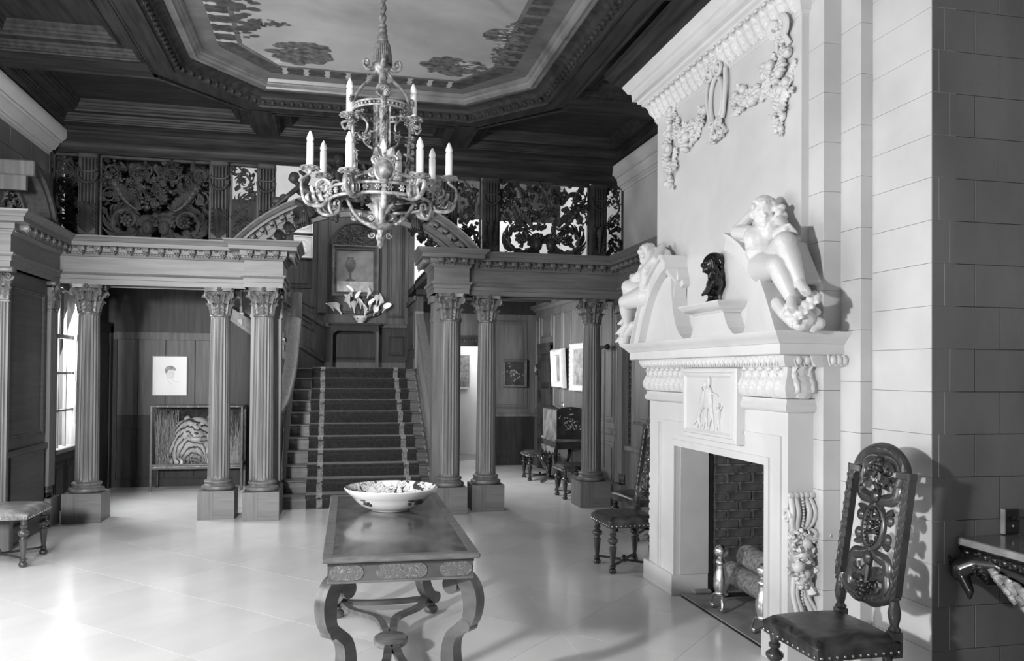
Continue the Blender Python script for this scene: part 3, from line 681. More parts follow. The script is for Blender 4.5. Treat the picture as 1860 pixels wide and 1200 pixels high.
# ---- left pier of the hall (end of the bay) with pilasters and panels
lp = st('wall_left_pier', MB().box(-3.75, 7.94, 0, -2.86, 9.3, 2.5), 'oak_y')
def pilaster(M, label, w=.2, d=.05):
    t = T('fluted_pilaster', label, 'pilaster', M.translation, 0); MI = M.copy(); t.matrix_basis = M
    MB().box(-w/2-.05, -d-.04, 0, w/2+.05, 0, .29, b=.006).obj('pedestal', 'oak', t)
    MB().sweep([(0, .29), (.035, .29), (.04, .31), (.035, .33), (.015, .345), (.025, .37), (.022, .39), (0, .41)], [(-w/2, 0), (-w/2, -d), (w/2, -d), (w/2, 0)][::-1]).obj('pilaster_base', 'oak', t, 40)
    v = []; n = 7
    prof = [(-w/2, 0), (-w/2, -d)]
    for k in range(n):
        x0 = -w/2+.012+k*(w-.024)/n; x1 = x0+(w-.024)/n
        prof += [(x0+.004, -d), (x0+.008, -d+.006), ((x0+x1)/2, -d+.010), (x1-.008, -d+.006), (x1-.004, -d)]
    prof += [(w/2, -d), (w/2, 0)]
    MB().prism(prof, .41, 2.2).obj('fluted_shaft', 'oak', t, 40)
    c = MB().box(-w/2-.01, -d-.01, 2.19, w/2+.01, 0, 2.215, b=.004).box(-w/2, -d, 2.2, w/2, 0, 2.44)
    for zz, L, n in ((2.22, .13, 3), (2.25, .22, 4)):
        for k in range(n):
            c.leaf(L, .038, .9, TR(-w/2+w*(k+.5)/n, -d, zz) @ RZ(-pi/2) @ RY(-pi/2) @ SCL(1, 1, -1), 4, 12, .007, ribs=.6, ce=4, c=7)
    for s_ in (-1, 1): c.scroll(.042, 1.5, .012, TR(s_*(w/2+.0), -d-.02, 2.42) @ RX(pi/2), -s_, 14)
    c.rosette(.03, 6, TR(0, -d-.04, 2.47) @ RX(pi/2)); c.box(-w/2-.045, -d-.05, 2.455, w/2+.045, 0, 2.5, b=.005)
    c.obj('corinthian_capital', 'carved_cap', t, 45); return t
pilaster(TR(-2.90, 7.94, 0), 'fluted oak pilaster at the left picture edge, above the leather stool', .19)
pilaster(TR(-2.86, 9.13, 0) @ RZ(pi/2), 'narrow oak pilaster between the panelled pier and the window', .18, .04)
pilaster(TR(3.39, 9.13, 0) @ RZ(-pi/2), 'oak pilaster on the right wall beside the rightmost column', .18, .04)
W = TR(-2.86, 9.3, 0) @ RZ(pi/2)      # local x toward +Y; pier face looks to +X
W = TR(-2.86, 7.94, 0) @ RZ(pi/2)
panel(None, .20, .95, 1.0, 2.36, W, 'tall_panel', 'oak_y', lp, raised=False); MB(W).box(0, -.03, .80, 1.1, 0, .86, b=.008).obj('chair_rail', 'oak_y', lp)
MB(W).box(.18, -.018, .2, 1.02, 0, .80, b=.004).obj('low_panel', 'oak_y', lp); MB(W).box(0, -.05, 0, 1.1, 0, .16, b=.01).obj('skirting', 'oak_y', lp)

# ---- entablature
ENT = [(0, 2.5), (0, 2.555), (.010, 2.558), (.010, 2.597), (.016, 2.60), (.030, 2.615), (.034, 2.625), (.034, 2.632), (.0, 2.636), (0, 2.79), (.012, 2.795), (.022, 2.815), (.030, 2.82), (.030, 2.835), (.045, 2.84), (.045, 2.888), (.15, 2.89), (.15, 2.93), (.162, 2.935), (.175, 2.955), (.20, 2.975), (.205, 2.99), (-.30, 2.99), (-.30, 2.5)]
def runs(path): return [(Vector(path[i]), Vector(path[i+1])) for i in range(len(path)-1)]
modm = MB(); modm.box(-.032, -.085, -.045, .032, 0, 0, b=.006).scroll(.02, 1.2, .008, TR(0, -.075, -.035) @ RY(pi/2), 1, 10)
modm.leaf(.085, .026, .7, TR(0, -.002, -.046) @ RZ(-pi/2) @ SCL(1, 1, -1), 3, 6)
MODP = None
def entab(name, path, label, mt, mods=True, skip=()):
    global MODP
    t = T(name, label, 'entablature', (path[0][0], path[0][1], 2.5))
    MB().sweep(ENT, path).obj('moulded_beam', mt, t, 30, True)
    bd = MB()
    for i, (a, b) in enumerate(runs(path)):
        if i in skip: continue
        dv = (b-a); L = dv.length; dv.normalize(); nv = Vector((dv.y, -dv.x)); an = atan2(dv.y, dv.x)
        # local frame: x along run, -y outwards
        M = TR(a.x, a.y, 0) @ RZ(an)
        n = max(1, round((L+.06)/.163))
        for k in range(n):
            x = (k+.5)*L/n
            P = M @ TR(x, -.045, 2.889)
            if MODP is None: MODP = modm.obj('modillion', mt, t, 45); o = MODP
            else: o = MODP.copy(); COL.objects.link(o); o.parent = t
            if o is not MODP or True:
                o.parent = t; o.matrix_parent_inverse = t.matrix_basis.inverted(); o.matrix_basis = P
            # rosette between modillions
            if k < n-1: bd.rosette(.020, 5, M @ TR(x+L/n/2, -.09, 2.884) @ RX(pi))
        n = int(L/.030)
        for k in range(n):
            bd.ell(((k+.5)*L/n, -.030, 2.826), (.010, .010, .012), M, 6, 4)
        n = int(L/.024)
        for k in range(n): bd.ell(((k+.5)*L/n, -.030, 2.618), (.009, .008, .010), M, 5, 3)
    o = bd.obj('bead_carving', mt, t, 60, True); tag(o, kind='stuff')
    return t
entab('entablature', [(-3.7, 7.9), (-2.80, 7.9), (-2.80, 9.22), (-.945, 9.22), (-.945, 9.04), (-.545, 9.04), (-.545, 9.75)], 'carved oak entablature on the left columns with a row of brackets', 'oak_h', skip=(0,))
entab('entablature', [(1.10, 9.75), (1.10, 9.06), (1.505, 9.06), (1.505, 9.22), (3.36, 9.22), (3.36, 6.35)], 'carved oak entablature on the right columns running to the chimney breast', 'oak_h')

# ---- segmental arch over the stairs
AC = (.28, 1.833); AR = 1.767; A0 = atan2(2.985-1.833, 1.34)
ar_ = T('segmental_arch', 'curved oak arch spanning the staircase opening below the gallery', 'arch', (.28, 9.1, 2.98))
prof = [(-.26, 9.14), (-.26, 9.22), (-.03, 9.24), (0.012, 9.24), (.012, 8.98), (-.004, 8.985), (-.014, 9.0), (-.028, 9.01), (-.038, 9.03), (-.042, 9.05), (-.068, 9.05), (-.072, 9.13), (-.085, 9.14), (-.125, 9.145), (-.13, 9.16), (-.19, 9.16), (-.195, 9.15), (-.21, 9.14)]
MB().arcsweep(prof, AC, AR, A0, pi-A0, 48).obj('moulded_arch', 'oak_h', ar_, 30, True)
cv = MB()
for k in range(23):
    a = A0+.03+(pi-2*A0-.06)*k/22; R = AR-.075
    M = TR(AC[0]+R*cos(a), 9.09, AC[1]+R*sin(a)) @ RY(pi/2-a)
    cv.box(-.03, -.04, -.045, .03, .05, .0, M, b=.006); cv.leaf(.08, .024, .7, M @ TR(0, .04, -.046) @ RZ(-pi/2) @ SCL(1, 1, -1), 3, 6)
cv.obj('arch_brackets', 'carved_cap', ar_, 45, True)
# carved pendant acanthus and spandrel under the springings
for s_ in (-1, 1):
    sp = MB()
    for k in range(9):
        a = (pi/2+s_*(.42+k*.042)); R = AR-.24-.012*k
        M = TR(AC[0]-s_*0+R*cos(a), 9.10, AC[1]+R*sin(a)) @ RY(pi/2-a)
        sp.leaf(.14, .05, .8, M @ RX(pi/2) @ RZ(pi/2*s_+.5*s_*(-1)**k), 4, 6); sp.ell((0, 0, 0), (.03, .03, .028), M, 8, 5)
    sp.obj('carved_garland', 'carved_oak', ar_, 45, True)
# ================================================================ carved gallery screen
UP = RX(pi/2)         # local XY drawing plane -> standing XZ plane, +z towards the room
def swirl(b, cx, cy, R, cw=1, nl=13, a0=0., rnd=random, z=0., fl=True, turns=1.5, rad=None):
    M = TR(cx, cy, z)
    b.scroll(R*.80, turns, rad or R*.10, M @ TR(0, 0, .012), cw, 26, False, None, .15, a0)
    for k in range(nl):
        t = k/(nl-1); a = a0+cw*t*turns*1.9*pi*.62+cw*.2; q = R*.80*(1-t*.62)
        L = R*(.62-.28*t)
        for s_ in ((1, -1) if k % 2 else (1,)):
            m = M @ TR(q*cos(a), q*sin(a), .004*k % .012) @ RZ(a+cw*(pi/2)-cw*s_*(.75+.2*rnd.random()))
            b.leaf(L*(1.05 if s_ > 0 else .6), L*.20, .45, m, 4, 8, .012, bend=cw*s_*.75, ribs=.8)
    if fl: b.rosette(R*.30, 7, M @ TR(0, 0, .01), .5)
def flower(b, x, y, r, z=.02, rnd=random):
    M = TR(x, y, z) @ RZ(rnd.random()*6) @ RX(rnd.uniform(-.4, .4)) @ RY(rnd.uniform(-.4, .4))
    c = rnd.random()
    if c < .55: b.rosette(r, rnd.choice((5, 6, 7)), M, .6)
    elif c < .8: b.ell((0, 0, 0), (r*.7, r*.7, r*.6), M, 8, 5)
    else:
        for q in range(6): b.ell((rnd.uniform(-.6, .6)*r, rnd.uniform(-.6, .6)*r, rnd.uniform(0, .4)*r), r*.34, M, 7, 4)
def big_panel(w, h, seed):
    r_ = random.Random(seed); b = MB(UP)
    for s_ in (-1, 1):
        swirl(b, s_*.30, .235, .235, s_, 19, pi/2+s_*1.9, r_)
        swirl(b, s_*.17, .735, .125, -s_, 10, -pi/2-s_*.8, r_, .01, True)
        swirl(b, s_*.44, .76, .11, s_, 9, -pi/2, r_, .01)
        swirl(b, s_*.47, .50, .10, -s_, 8, pi/2, r_)
        # cornucopia
        path = [(s_*.12, .40, 0), (s_*.20, .36, .02), (s_*.32, .46, .03), (s_*.42, .63, .04)]
        b.tube(bez(path, 10), [(.010+.030*(k/30)**1.3)*(1.25 if k % 3 == 0 else .9) for k in range(31)], 9)
        for k in range(10): b.leaf(.11, .034, .4, TR(s_*(.16+.026*k), .36+.022*k+.03*r_.random(), .05) @ RZ(1.0 if s_ > 0 else 2.1), 4, 7, .01, bend=.3*s_, ribs=.6)
        for k in range(7): flower(b, s_*.42+r_.uniform(-.09, .09), .68+r_.uniform(-.06, .07), r_.uniform(.03, .05), .05, r_)
        # central masks with leaf hair
        b.ell((s_*.085, .165, .02), (.062, .085, .05), None, 10, 7); b.ell((s_*.085, .15, .068), (.012, .028, .014), None, 6, 4)
        for e in (-1, 1): b.ell((s_*.085+e*.024, .185, .062), (.012, .008, .008), None, 6, 4)
        b.ell((s_*.085, .105, .06), (.022, .008, .008), None, 6, 4)
        for k in range(7): b.leaf(.10, .03, .7, TR(s_*.085, .18, .0) @ RZ(.3+k*pi/7.5) @ TR(.045, 0, .01), 3, 5, .01)
        b.leaf(.16, .05, .5, TR(s_*.05, .06, 0) @ RZ(pi/2+s_*-1.2), 4, 6, .012); b.leaf(.2, .05, .4, TR(s_*.2, .03, 0) @ RZ(pi/2-s_*1.25), 4, 6, .012)
    for k in range(30): flower(b, r_.gauss(0, .16), r_.gauss(.53, .075), r_.uniform(.025, .05), r_.uniform(.0, .05), r_)
    for k in range(95):
        y = .34+.56*r_.random()**.8; x = r_.uniform(-w/2+.04, w/2-.04)
        b.leaf(r_.uniform(.08, .15), r_.uniform(.02, .042), r_.uniform(.3, .9), TR(x, y, r_.uniform(-.02, .02)) @ RZ(r_.random()*2*pi), 4, 5, .01, bend=r_.uniform(-.5, .5))
    for k in range(16): flower(b, r_.uniform(-w/2+.05, w/2-.05), r_.uniform(.6, .88), r_.uniform(.025, .045), .03, r_)
    for k in range(12): b.leaf(r_.uniform(.07, .11), .028, .6, TR(r_.uniform(-w/2+.03, w/2-.03), r_.uniform(.02, .34), -.01) @ RZ(r_.random()*6), 3, 5, .01)
    return b
def narrow_panel(w, h, seed, n=26):
    r_ = random.Random(seed); b = MB(UP)
    swirl(b, 0, .20, w*.46, 1, 13, -pi/2, r_); swirl(b, .01, .50, w*.36, -1, 10, -pi/2, r_); swirl(b, -.01, .74, w*.38, 1, 10, -pi/2, r_)
    b.tube(bez([(w*.3, 0, 0), (w*.38, .2, 0), (-w*.3, .42, 0), (w*.3, .66, 0), (-w*.2, .9, 0)], 6), .012, 6)
    for k in range(n): b.leaf(r_.uniform(.07, .13), r_.uniform(.02, .035), r_.uniform(.3, .8), TR(r_.uniform(-w/2+.02, w/2-.02), r_.uniform(.02, .9), r_.uniform(-.02, .02)) @ RZ(r_.random()*6.3), 4, 5, .01, bend=r_.uniform(-.5, .5))
    for k in range(10): flower(b, r_.uniform(-w/2+.03, w/2-.03), r_.uniform(.3, .88), r_.uniform(.02, .035), .02, r_)
    return b
def gpanel(xc, w, b, label, rails=True):
    t = T('carved_gallery_panel', label, 'carved panel', (xc, 9.42, 2.99))
    b.obj('foliage_carving', 'carved_oak', t, 50)
    MB().box(-w/2, -.03, 0, w/2, .03, .035, b=.006).obj('bottom_rail', 'carved_oak', t); MB().box(-w/2, -.03, .895, w/2, .03, .93, b=.006).obj('top_rail', 'carved_oak', t)
    MB().box(-w/2, -.025, .035, -w/2+.018, .025, .895).obj('side_rail', 'carved_oak', t); MB().box(w/2-.018, -.025, .035, w/2, .025, .895).obj('side_rail', 'carved_oak', t)
    return t
gpanel(-1.91, 1.13, big_panel(1.13, .93, 3), 'wide dark carved panel of scrolls and masks above the left columns')
gpanel(2.475, 1.14, big_panel(1.14, .93, 8), 'wide pierced carved panel above the right columns, light through its lower half')
gpanel(-.997, .31, narrow_panel(.31, .93, 4, 14), 'narrow pierced carved panel left of the arch, white light through it')
gpanel(1.545, .30, narrow_panel(.30, .93, 5, 34), 'narrow dark carved panel right of the arch')
gpanel(-2.80, .27, narrow_panel(.27, .93, 6, 34), 'narrow dark carved panel in the left corner under the ceiling')
gpanel(3.37, .24, narrow_panel(.24, .93, 9, 24), 'narrow carved panel in the right corner by the pale stone wall')
POST = None
def gpost(x, label):
    global POST
    if POST is not None: return dup(POST, (x, 9.38, 2.99), 0, label)
    t = T('gallery_post', label, 'post', (x, 9.38, 2.99), 0, 'fluted posts of the gallery screen'); POST = t
    w = .19; n = 5; pr = [(-w/2, .06), (-w/2, -.05)]
    for k in range(n):
        x0 = -w/2+.008+k*(w-.016)/n; x1 = x0+(w-.016)/n; pr += [(x0+.002, -.05), ((x0*2+x1)/3, -.064), ((x0+x1*2)/3, -.064), (x1-.002, -.05), (x1, -.042)]
    pr += [(w/2, -.05), (w/2, .06)]
    MB().prism(pr, .06, .92).obj('fluted_shaft', 'carved_oak', t, 40)
    MB().box(-w/2-.01, -.075, 0, w/2+.01, .06, .06, b=.008).obj('post_foot', 'carved_oak', t)
    lf = MB()
    for s_ in (-1, 1):
        for k in range(6): lf.leaf(.12, .035, .5, TR(s_*.012, -.066, .07+k*.045) @ UP @ RZ(pi/2-s_*.55), 4, 6, .01, ribs=.4)
    lf.leaf(.34, .05, .35, TR(0, -.07, .065) @ UP @ RZ(pi/2), 5, 8, .012, ribs=.5); lf.box(-.08, -.068, .06, .08, -.05, .36)
    lf.obj('acanthus_carving', 'carved_oak', t, 50)
    sw = MB()
    for k in range(15):
        a = pi*k/14; sw.ell((-.095*cos(a), -.075-.01*sin(a), .70-.10*sin(a)), (.016, .016, .018), None, 7, 4)
    sw.tube([(-.095*cos(pi*k/14), -.065, .76-.04*sin(pi*k/14)) for k in range(15)], .012, 6)
    sw.obj('bead_swag', 'carved_oak', t, 60); MB().box(-w/2-.004, -.075, .86, w/2+.004, .06, .93, b=.012).obj('post_head', 'carved_oak', t)
    return t
for x, lb in ((-2.575, 'fluted oak gallery post, leftmost, above the window column'), (-1.25, 'fluted oak gallery post between the wide left panel and the narrow pierced one'),
              (-.75, 'fluted oak gallery post touching the left shoulder of the arch'), (1.30, 'fluted oak gallery post behind the right shoulder of the arch'),
              (1.805, 'fluted oak gallery post left of the wide right panel'), (3.15, 'fluted oak gallery post nearest the pale stone wall')): gpost(x, lb)

# ---- carved figures on the arch
def figure_reclining(mirror=False):
    b = MB(SCL(-1, 1, 1) if mirror else None)
    c = b.cap
    c((-.02, 0, .06), (-.20, -.01, .16), .072, .075); c((-.20, -.01, .16), (-.34, -.02, .20), .075, .072)      # hips, belly, chest
    c((-.34, -.02, .22), (-.40, -.03, .27), .035, .03); b.ell((-.43, -.05, .315), (.052, .055, .062))             # neck, head
    b.ell((-.475, -.06, .30), (.014, .014, .02)); b.ell((-.42, -.03, .34), (.06, .06, .05))
    c((-.36, -.08, .22), (-.48, -.13, .10), .032, .027); c((-.48, -.13, .10), (-.62, -.10, -.02), .026, .02); b.ell((-.65, -.10, -.04), (.03, .022, .018))
    c((-.33, .05, .22), (-.27, .06, .36), .032, .028); c((-.27, .06, .36), (-.36, .0, .40), .026, .022)
    c((-.02, -.05, .06), (.18, -.10, .14), .062, .045); c((.18, -.10, .14), (.30, -.08, -.0), .042, .028); b.cap((.30, -.08, 0), (.37, -.10, -.02), .024, .018)
    c((-.02, .04, .06), (.20, .03, .08), .06, .045); c((.20, .03, .08), (.40, .03, .06), .042, .026)
    for k in range(5): c((-.10+k*.03, -.07, .10-.02*k), (-.16+k*.05, -.09, -.06-.02*k), .02, .026, 7)
    b.ell((-.60, -.02, .06), (.07, .05, .05)); b.ell((-.53, .0, .10), (.05, .05, .05))
    return b
for mir, x, lb in ((False, .0, 'dark carved reclining figure on the left slope of the arch'), (True, .56, 'dark carved reclining figure on the right slope of the arch, behind the chandelier')):
    b = figure_reclining(mir); o = remesh(b, 'carved_figure', .011, 'carved_oak', None, 4); o.location = (x-.02 if not mir else x+.02, 9.14, 3.40)
    tag(o, lb, 'sculpture')
b = MB()                                                                    # tassel and drapery below each figure
def tassel(x, z, lb):
    t = T('carved_tassel', lb, 'carving', (x, 9.0, z), 0, 'carved tassels on the arch'); b = MB()
    b.lathe([(.012, .16), (.03, .12), (.035, .10), (.028, .085), (.05, 0), (.055, -.02), (.0, -.02)], None, 12)
    for k in range(12): a = k*pi/6; b.tube([(.03*cos(a), .03*sin(a), .085), (.052*cos(a), .052*sin(a), -.04)], .009, 5)
    b.obj('tassel', 'carved_oak', t, 50); c = MB()
    for s_ in (-1, 1): c.leaf(.16, .05, .5, TR(0, 0, .15) @ UP @ RZ(-pi/2+s_*.8), 3, 6); c.leaf(.12, .04, .5, TR(0, 0, .16) @ UP @ RZ(s_*.5+(0 if s_ > 0 else pi)), 3, 6)
    c.obj('drapery', 'carved_oak', t, 50); return t
tassel(-.33, 3.24, 'carved oak tassel hanging on the left half of the arch'); tassel(.88, 3.24, 'carved oak tassel hanging on the right half of the arch')
def seated_putto(mir, x, lb):
    b = MB(SCL(-1, 1, 1) if mir else None); c = b.cap
    c((0, 0, .08), (0, -.01, .22), .075, .07); c((0, 0, .22), (.01, -.02, .29), .035, .03); b.ell((.015, -.04, .345), (.06, .06, .065)); b.ell((.015, -.02, .375), (.066, .06, .05))
    b.ell((.015, -.10, .335), (.012, .012, .014)); c((.05, -.02, .24), (.16, -.05, .20), .03, .025); c((.16, -.05, .20), (.20, -.06, .32), .024, .02)
    c((-.05, -.02, .24), (-.13, -.08, .16), .03, .025); c((-.13, -.08, .16), (-.05, -.14, .12), .024, .02)
    c((.03, -.02, .07), (.10, -.16, .08), .05, .036); c((.10, -.16, .08), (.12, -.15, -.06), .034, .022); c((-.03, -.02, .07), (-.06, -.16, .06), .05, .036); c((-.06, -.16, .06), (-.10, -.13, -.06), .034, .022)
    for k in range(4): b.leaf(.16-.02*k, .03, .3, TR(-.04, .03, .26-.03*k) @ UP @ RZ(pi-.6+.25*k), 3, 5, .01)
    o = remesh(b, 'carved_putto', .010, 'carved_oak', None, 3); o.location = (x, 9.16, 3.60); tag(o, lb, 'sculpture')
seated_putto(False, .02, 'dark carved winged putto on the arch crown, left of the shield'); seated_putto(True, .50, 'dark carved winged putto on the arch crown, right of the shield')
t = T('carved_shield', 'carved oak shield at the crown of the arch behind the chandelier', 'carving', (.26, 9.05, 3.56))
MB(UP).prism([(0, -.12), (.10, -.04), (.12, .10), (.08, .20), (0, .17), (-.08, .20), (-.12, .10), (-.10, -.04)], 0, .05).obj('shield', 'carved_oak', t)
s = MB(UP)
for q in (-1, 1): s.scroll(.05, 1.4, .016, TR(q*.11, .17, .04), q); s.scroll(.045, 1.4, .014, TR(q*.12, -.06, .03), -q); s.leaf(.18, .05, .5, TR(q*.1, 0, .02) @ RZ(0 if q > 0 else pi), 4, 7)
s.leaf(.12, .05, .6, TR(0, .18, .03) @ RZ(pi/2), 4, 7); s.obj('scrollwork', 'carved_oak', t, 50)
# ================================================================ staircase
SY, SH, SD = 9.70, .15, .2425; SX0, SX1 = -.56, 1.20
stair = T('staircase', 'oak staircase of eleven steps rising between the columns to the landing', 'staircase', (.32, SY, 0))
stepm = None
for i in range(11):
    y = SY+i*SD; dd = SD if i < 10 else 1.42
    mb = MB().box(SX0, y, 0 if i == 0 else i*SH-.05, SX1, y+dd+.05 if i < 10 else y+dd, (i+1)*SH-.025)
    if i == 10: mb = MB().box(SX0, y, i*SH-.1, SX1, y+dd-.06, (i+1)*SH-.025)
    s_ = mb.obj('step', 'stair_oak', stair, None, True)
    MB().box(SX0-.0, y-.022, (i+1)*SH-.025, SX1, y+dd if i < 10 else 13.44, (i+1)*SH, b=.008).obj('tread', 'stair_oak', s_, None, True)
# strings
def yz(poly, x0, x1, m, name, par):
    MB(Matrix(((0, 0, 1, 0), (1, 0, 0, 0), (0, 1, 0, 0), (0, 0, 0, 1)))).prism(poly, x0, x1).obj(name, m, par, None, True)
sl = SH/SD
yz([(SY, 0), (12.1, 0), (12.1, 1.63), (SY+.1, .16), (SY, .12)], SX0-.05, SX0-.001, 'oak', 'string_board', stair)
lift = bpy.data.objects.get('wall_stair_right')
# balusters: turned, two per tread on the left, one per tread line on the right
BAL = MB().box(-.018, -.018, 0, .018, .018, .10).lathe([(.012, .10), (.02, .11), (.013, .13), (.016, .15), (.026, .22), (.027, .27), (.018, .38), (.012, .50), (.013, .56), (.02, .575), (.013, .59), (.014, .62)], None, 10).box(-.016, -.016, .62, .016, .016, .80)
BALO = None
def baluster(x, y, z, par, h=.8, m='oak'):
    global BALO
    if BALO is None: BALO = BAL.obj('baluster', m, par, 50); o = BALO
    else: o = BALO.copy(); COL.objects.link(o); o.parent = par
    o.matrix_parent_inverse = par.matrix_basis.inverted(); o.matrix_basis = TR(x, y, z) @ SCL(1, 1, h/.8); return o
bl = T('left_balustrade', 'heavy curved oak handrail with turned balusters on the left of the stairs', 'handrail', (SX0, SY, 0))
def railz(y): return (y-SY)*sl+SH+.80
for i in range(1, 10):
    for f in (.25, .75): y = SY+i*SD+f*SD; baluster(SX0+.0, y, (i+1)*SH, bl, railz(y)-(i+1)*SH-.04)
path = [(SX0+.02, 12.02, railz(12.02)), (SX0+.02, 11.9, railz(11.9)), (SX0+.02, 11.6, railz(11.6)+.0), (SX0+.02, 11.0, railz(11.0)), (SX0, 10.55, railz(10.55)-.02), (SX0-.05, 10.2, railz(10.2)-.06), (SX0-.16, 9.98, railz(10.0)-.10), (SX0-.30, 9.92, .98)]
MB().tube(bez(path, 8), .075, 12, None, (.75, 1.15)).obj('handrail', 'oak', bl, 60, True)
MB().lathe([(.070, 2.34), (.084, 2.36), (.080, 2.39), (.082, 2.72), (.078, 2.735)], TR(SX0+.03, 11.98, 0), 22).obj('rail_end', 'oak_mid', bl, 50, True)
MB().box(SX0-.36, 9.86, 0, SX0-.24, 9.98, 1.0, b=.01).lathe([(.08, 1.0), (.09, 1.02), (.05, 1.05), (.06, 1.09), (.0, 1.13)], TR(SX0-.30, 9.92, 0), 14).obj('newel', 'oak', bl, 50, True)
for k in range(3): baluster(SX0-.08-.07*k, 10.02-.035*k, 0.15, bl, .78)
brk = MB()
for i in range(1, 11): brk.scroll(.05, 1.3, .015, TR(SX0+.015, SY+i*SD+.02, i*SH+.05) @ RZ(pi/2) @ RX(pi/2), 1, 14); brk.leaf(.1, .03, .4, TR(SX0+.012, SY+i*SD, i*SH+.05) @ RZ(pi/2) @ RX(pi/2) @ RZ(-.6), 3, 5)
brk.obj('carved_brackets', 'carved_oak', bl, 50, True)
rl = T('right_balustrade', 'pale oak handrail with thin balusters on the right of the stairs', 'handrail', (1.27, SY, 0))
mat('oak_pale', .13, .20, .4, 3, (14, 14, .7), .03)
for i in range(1, 10):
    for f in (.15, .5, .85): y = SY+i*SD+f*SD; baluster(1.235, y, (i+1)*SH+.0, rl, railz(y)-(i+1)*SH-.04)
MB().add([(1.20, 12.08, 2.49), (1.31, 12.08, 2.49), (1.31, 12.08, 2.38), (1.20, 12.08, 2.38), (1.20, 9.8, railz(9.8)+.05), (1.31, 9.8, railz(9.8)+.05), (1.31, 9.8, railz(9.8)-.06), (1.20, 9.8, railz(9.8)-.06)], [(0, 1, 2, 3), (4, 7, 6, 5), (0, 4, 5, 1), (1, 5, 6, 2), (2, 6, 7, 3), (3, 7, 4, 0)]).obj('handrail', 'oak_pale', rl, None, True)
MB().box(1.19, 12.06, 1.65, 1.32, 12.16, 2.52, b=.012).obj('newel', 'oak_pale', rl, None, True)
brk = MB()
for i in range(1, 11):
    for q in range(2): brk.scroll(.05, 1.3, .015, TR(1.192, SY+i*SD+.03+q*.11, i*SH+.06+q*.07) @ RZ(-pi/2) @ RX(pi/2), 1, 12); brk.ell((1.19, SY+i*SD+.08+q*.1, i*SH+.11+q*.06), (.02, .03, .03), None, 7, 4)
brk.obj('carved_brackets', 'oak_pale', rl, 50, True)
# upper flight along the back: string, balusters and handrail glimpsed between the columns
uf = T('upper_stair_flight', 'upper flight of the oak stairs climbing left from the landing, behind the columns', 'stairs', (-.62, 12.05, 1.65))
zx = Matrix(((1, 0, 0, 0), (0, 0, 1, 0), (0, 1, 0, 0), (0, 0, 0, 1)))
MB(zx).prism([(-.60, 1.60), (-.60, 1.95), (-3.0, 3.45), (-3.0, 3.10)], 11.96, 12.06).obj('string_board', 'oak', uf, None, True)
for o_, t_ in ((.33, .05), (.20, .03), (.02, .05)):
    MB(zx).prism([(-.60, 1.60+o_), (-.60, 1.60+o_+t_), (-3.0, 3.10+o_+t_), (-3.0, 3.10+o_)], 11.93, 11.965).obj('string_moulding', 'oak', uf, None, True)
MB(zx).prism([(-.60, 2.66), (-.60, 2.74), (-3.0, 4.24), (-3.0, 4.16)], 11.95, 12.06).obj('handrail', 'oak', uf, None, True)
MB(zx).prism([(-.60, 1.55), (-.60, 1.62), (-3.0, 3.12), (-3.0, 3.05)], 12.06, 13.5).obj('soffit', 'plaster', uf, None, True)
for k in range(9):
    x = -.72-k*.19; z = 1.95+(-.62-x)*.625
    MB().box(x-.035, 11.97, z-.02, x+.035, 12.05, z+.06, b=.004).obj('plinth_block', 'white_paint', uf, None, True)
    MB().box(x-.045, 11.94, z-.14, x+.03, 11.965, z-.03, b=.004).obj('tread_bracket', 'oak_pale', uf, None, True)
    baluster(x, 12.01, z+.06, uf, .70)
# ---- carpet runner
CX0, CX1 = -.30, 1.06
prof = [(SY-.42, .004)] if False else []
pts = [(SY-.03, .006)]
for i in range(11):
    y = SY+i*SD
    pts += [(y-.012, i*SH+.012 if i else .03), (y-.010, (i+1)*SH-.045), (y-.030, (i+1)*SH-.030), (y-.040, (i+1)*SH-.008), (y-.032, (i+1)*SH+.012), (y-.010, (i+1)*SH+.016)]
    pts += [(y+SD-.03, (i+1)*SH+.012)] if i < 10 else [(y+.5, (i+1)*SH+.012)]
runner = T('carpet_runner', 'dark patterned stair carpet with two pale border stripes', 'carpet', (.38, SY, 0))
def strip(x0, x1, lift, m, name):
    v = []; f = []; rr = random.Random(3); n = len(pts); nx = max(2, int((x1-x0)/.05))
    for j in range(nx+1):
        x = x0+(x1-x0)*j/nx
        for k, (y, z) in enumerate(pts): w_ = rr.uniform(-.002, .002); v.append((x+.004*sin(k*1.3), y-lift+w_, z+lift*.7+w_*.5))
    for j in range(nx):
        for k in range(n-1): f.append((j*n+k, j*n+k+1, (j+1)*n+k+1, (j+1)*n+k))
    return MB().add(v, f).obj(name, m, runner, 60, True)
strip(CX0, CX1, 0, 'carpet', 'carpet_pile'); strip(CX0+.12, CX0+.185, .003, 'carpet_border', 'border_stripe'); strip(CX1-.185, CX1-.12, .003, 'carpet_border', 'border_stripe')

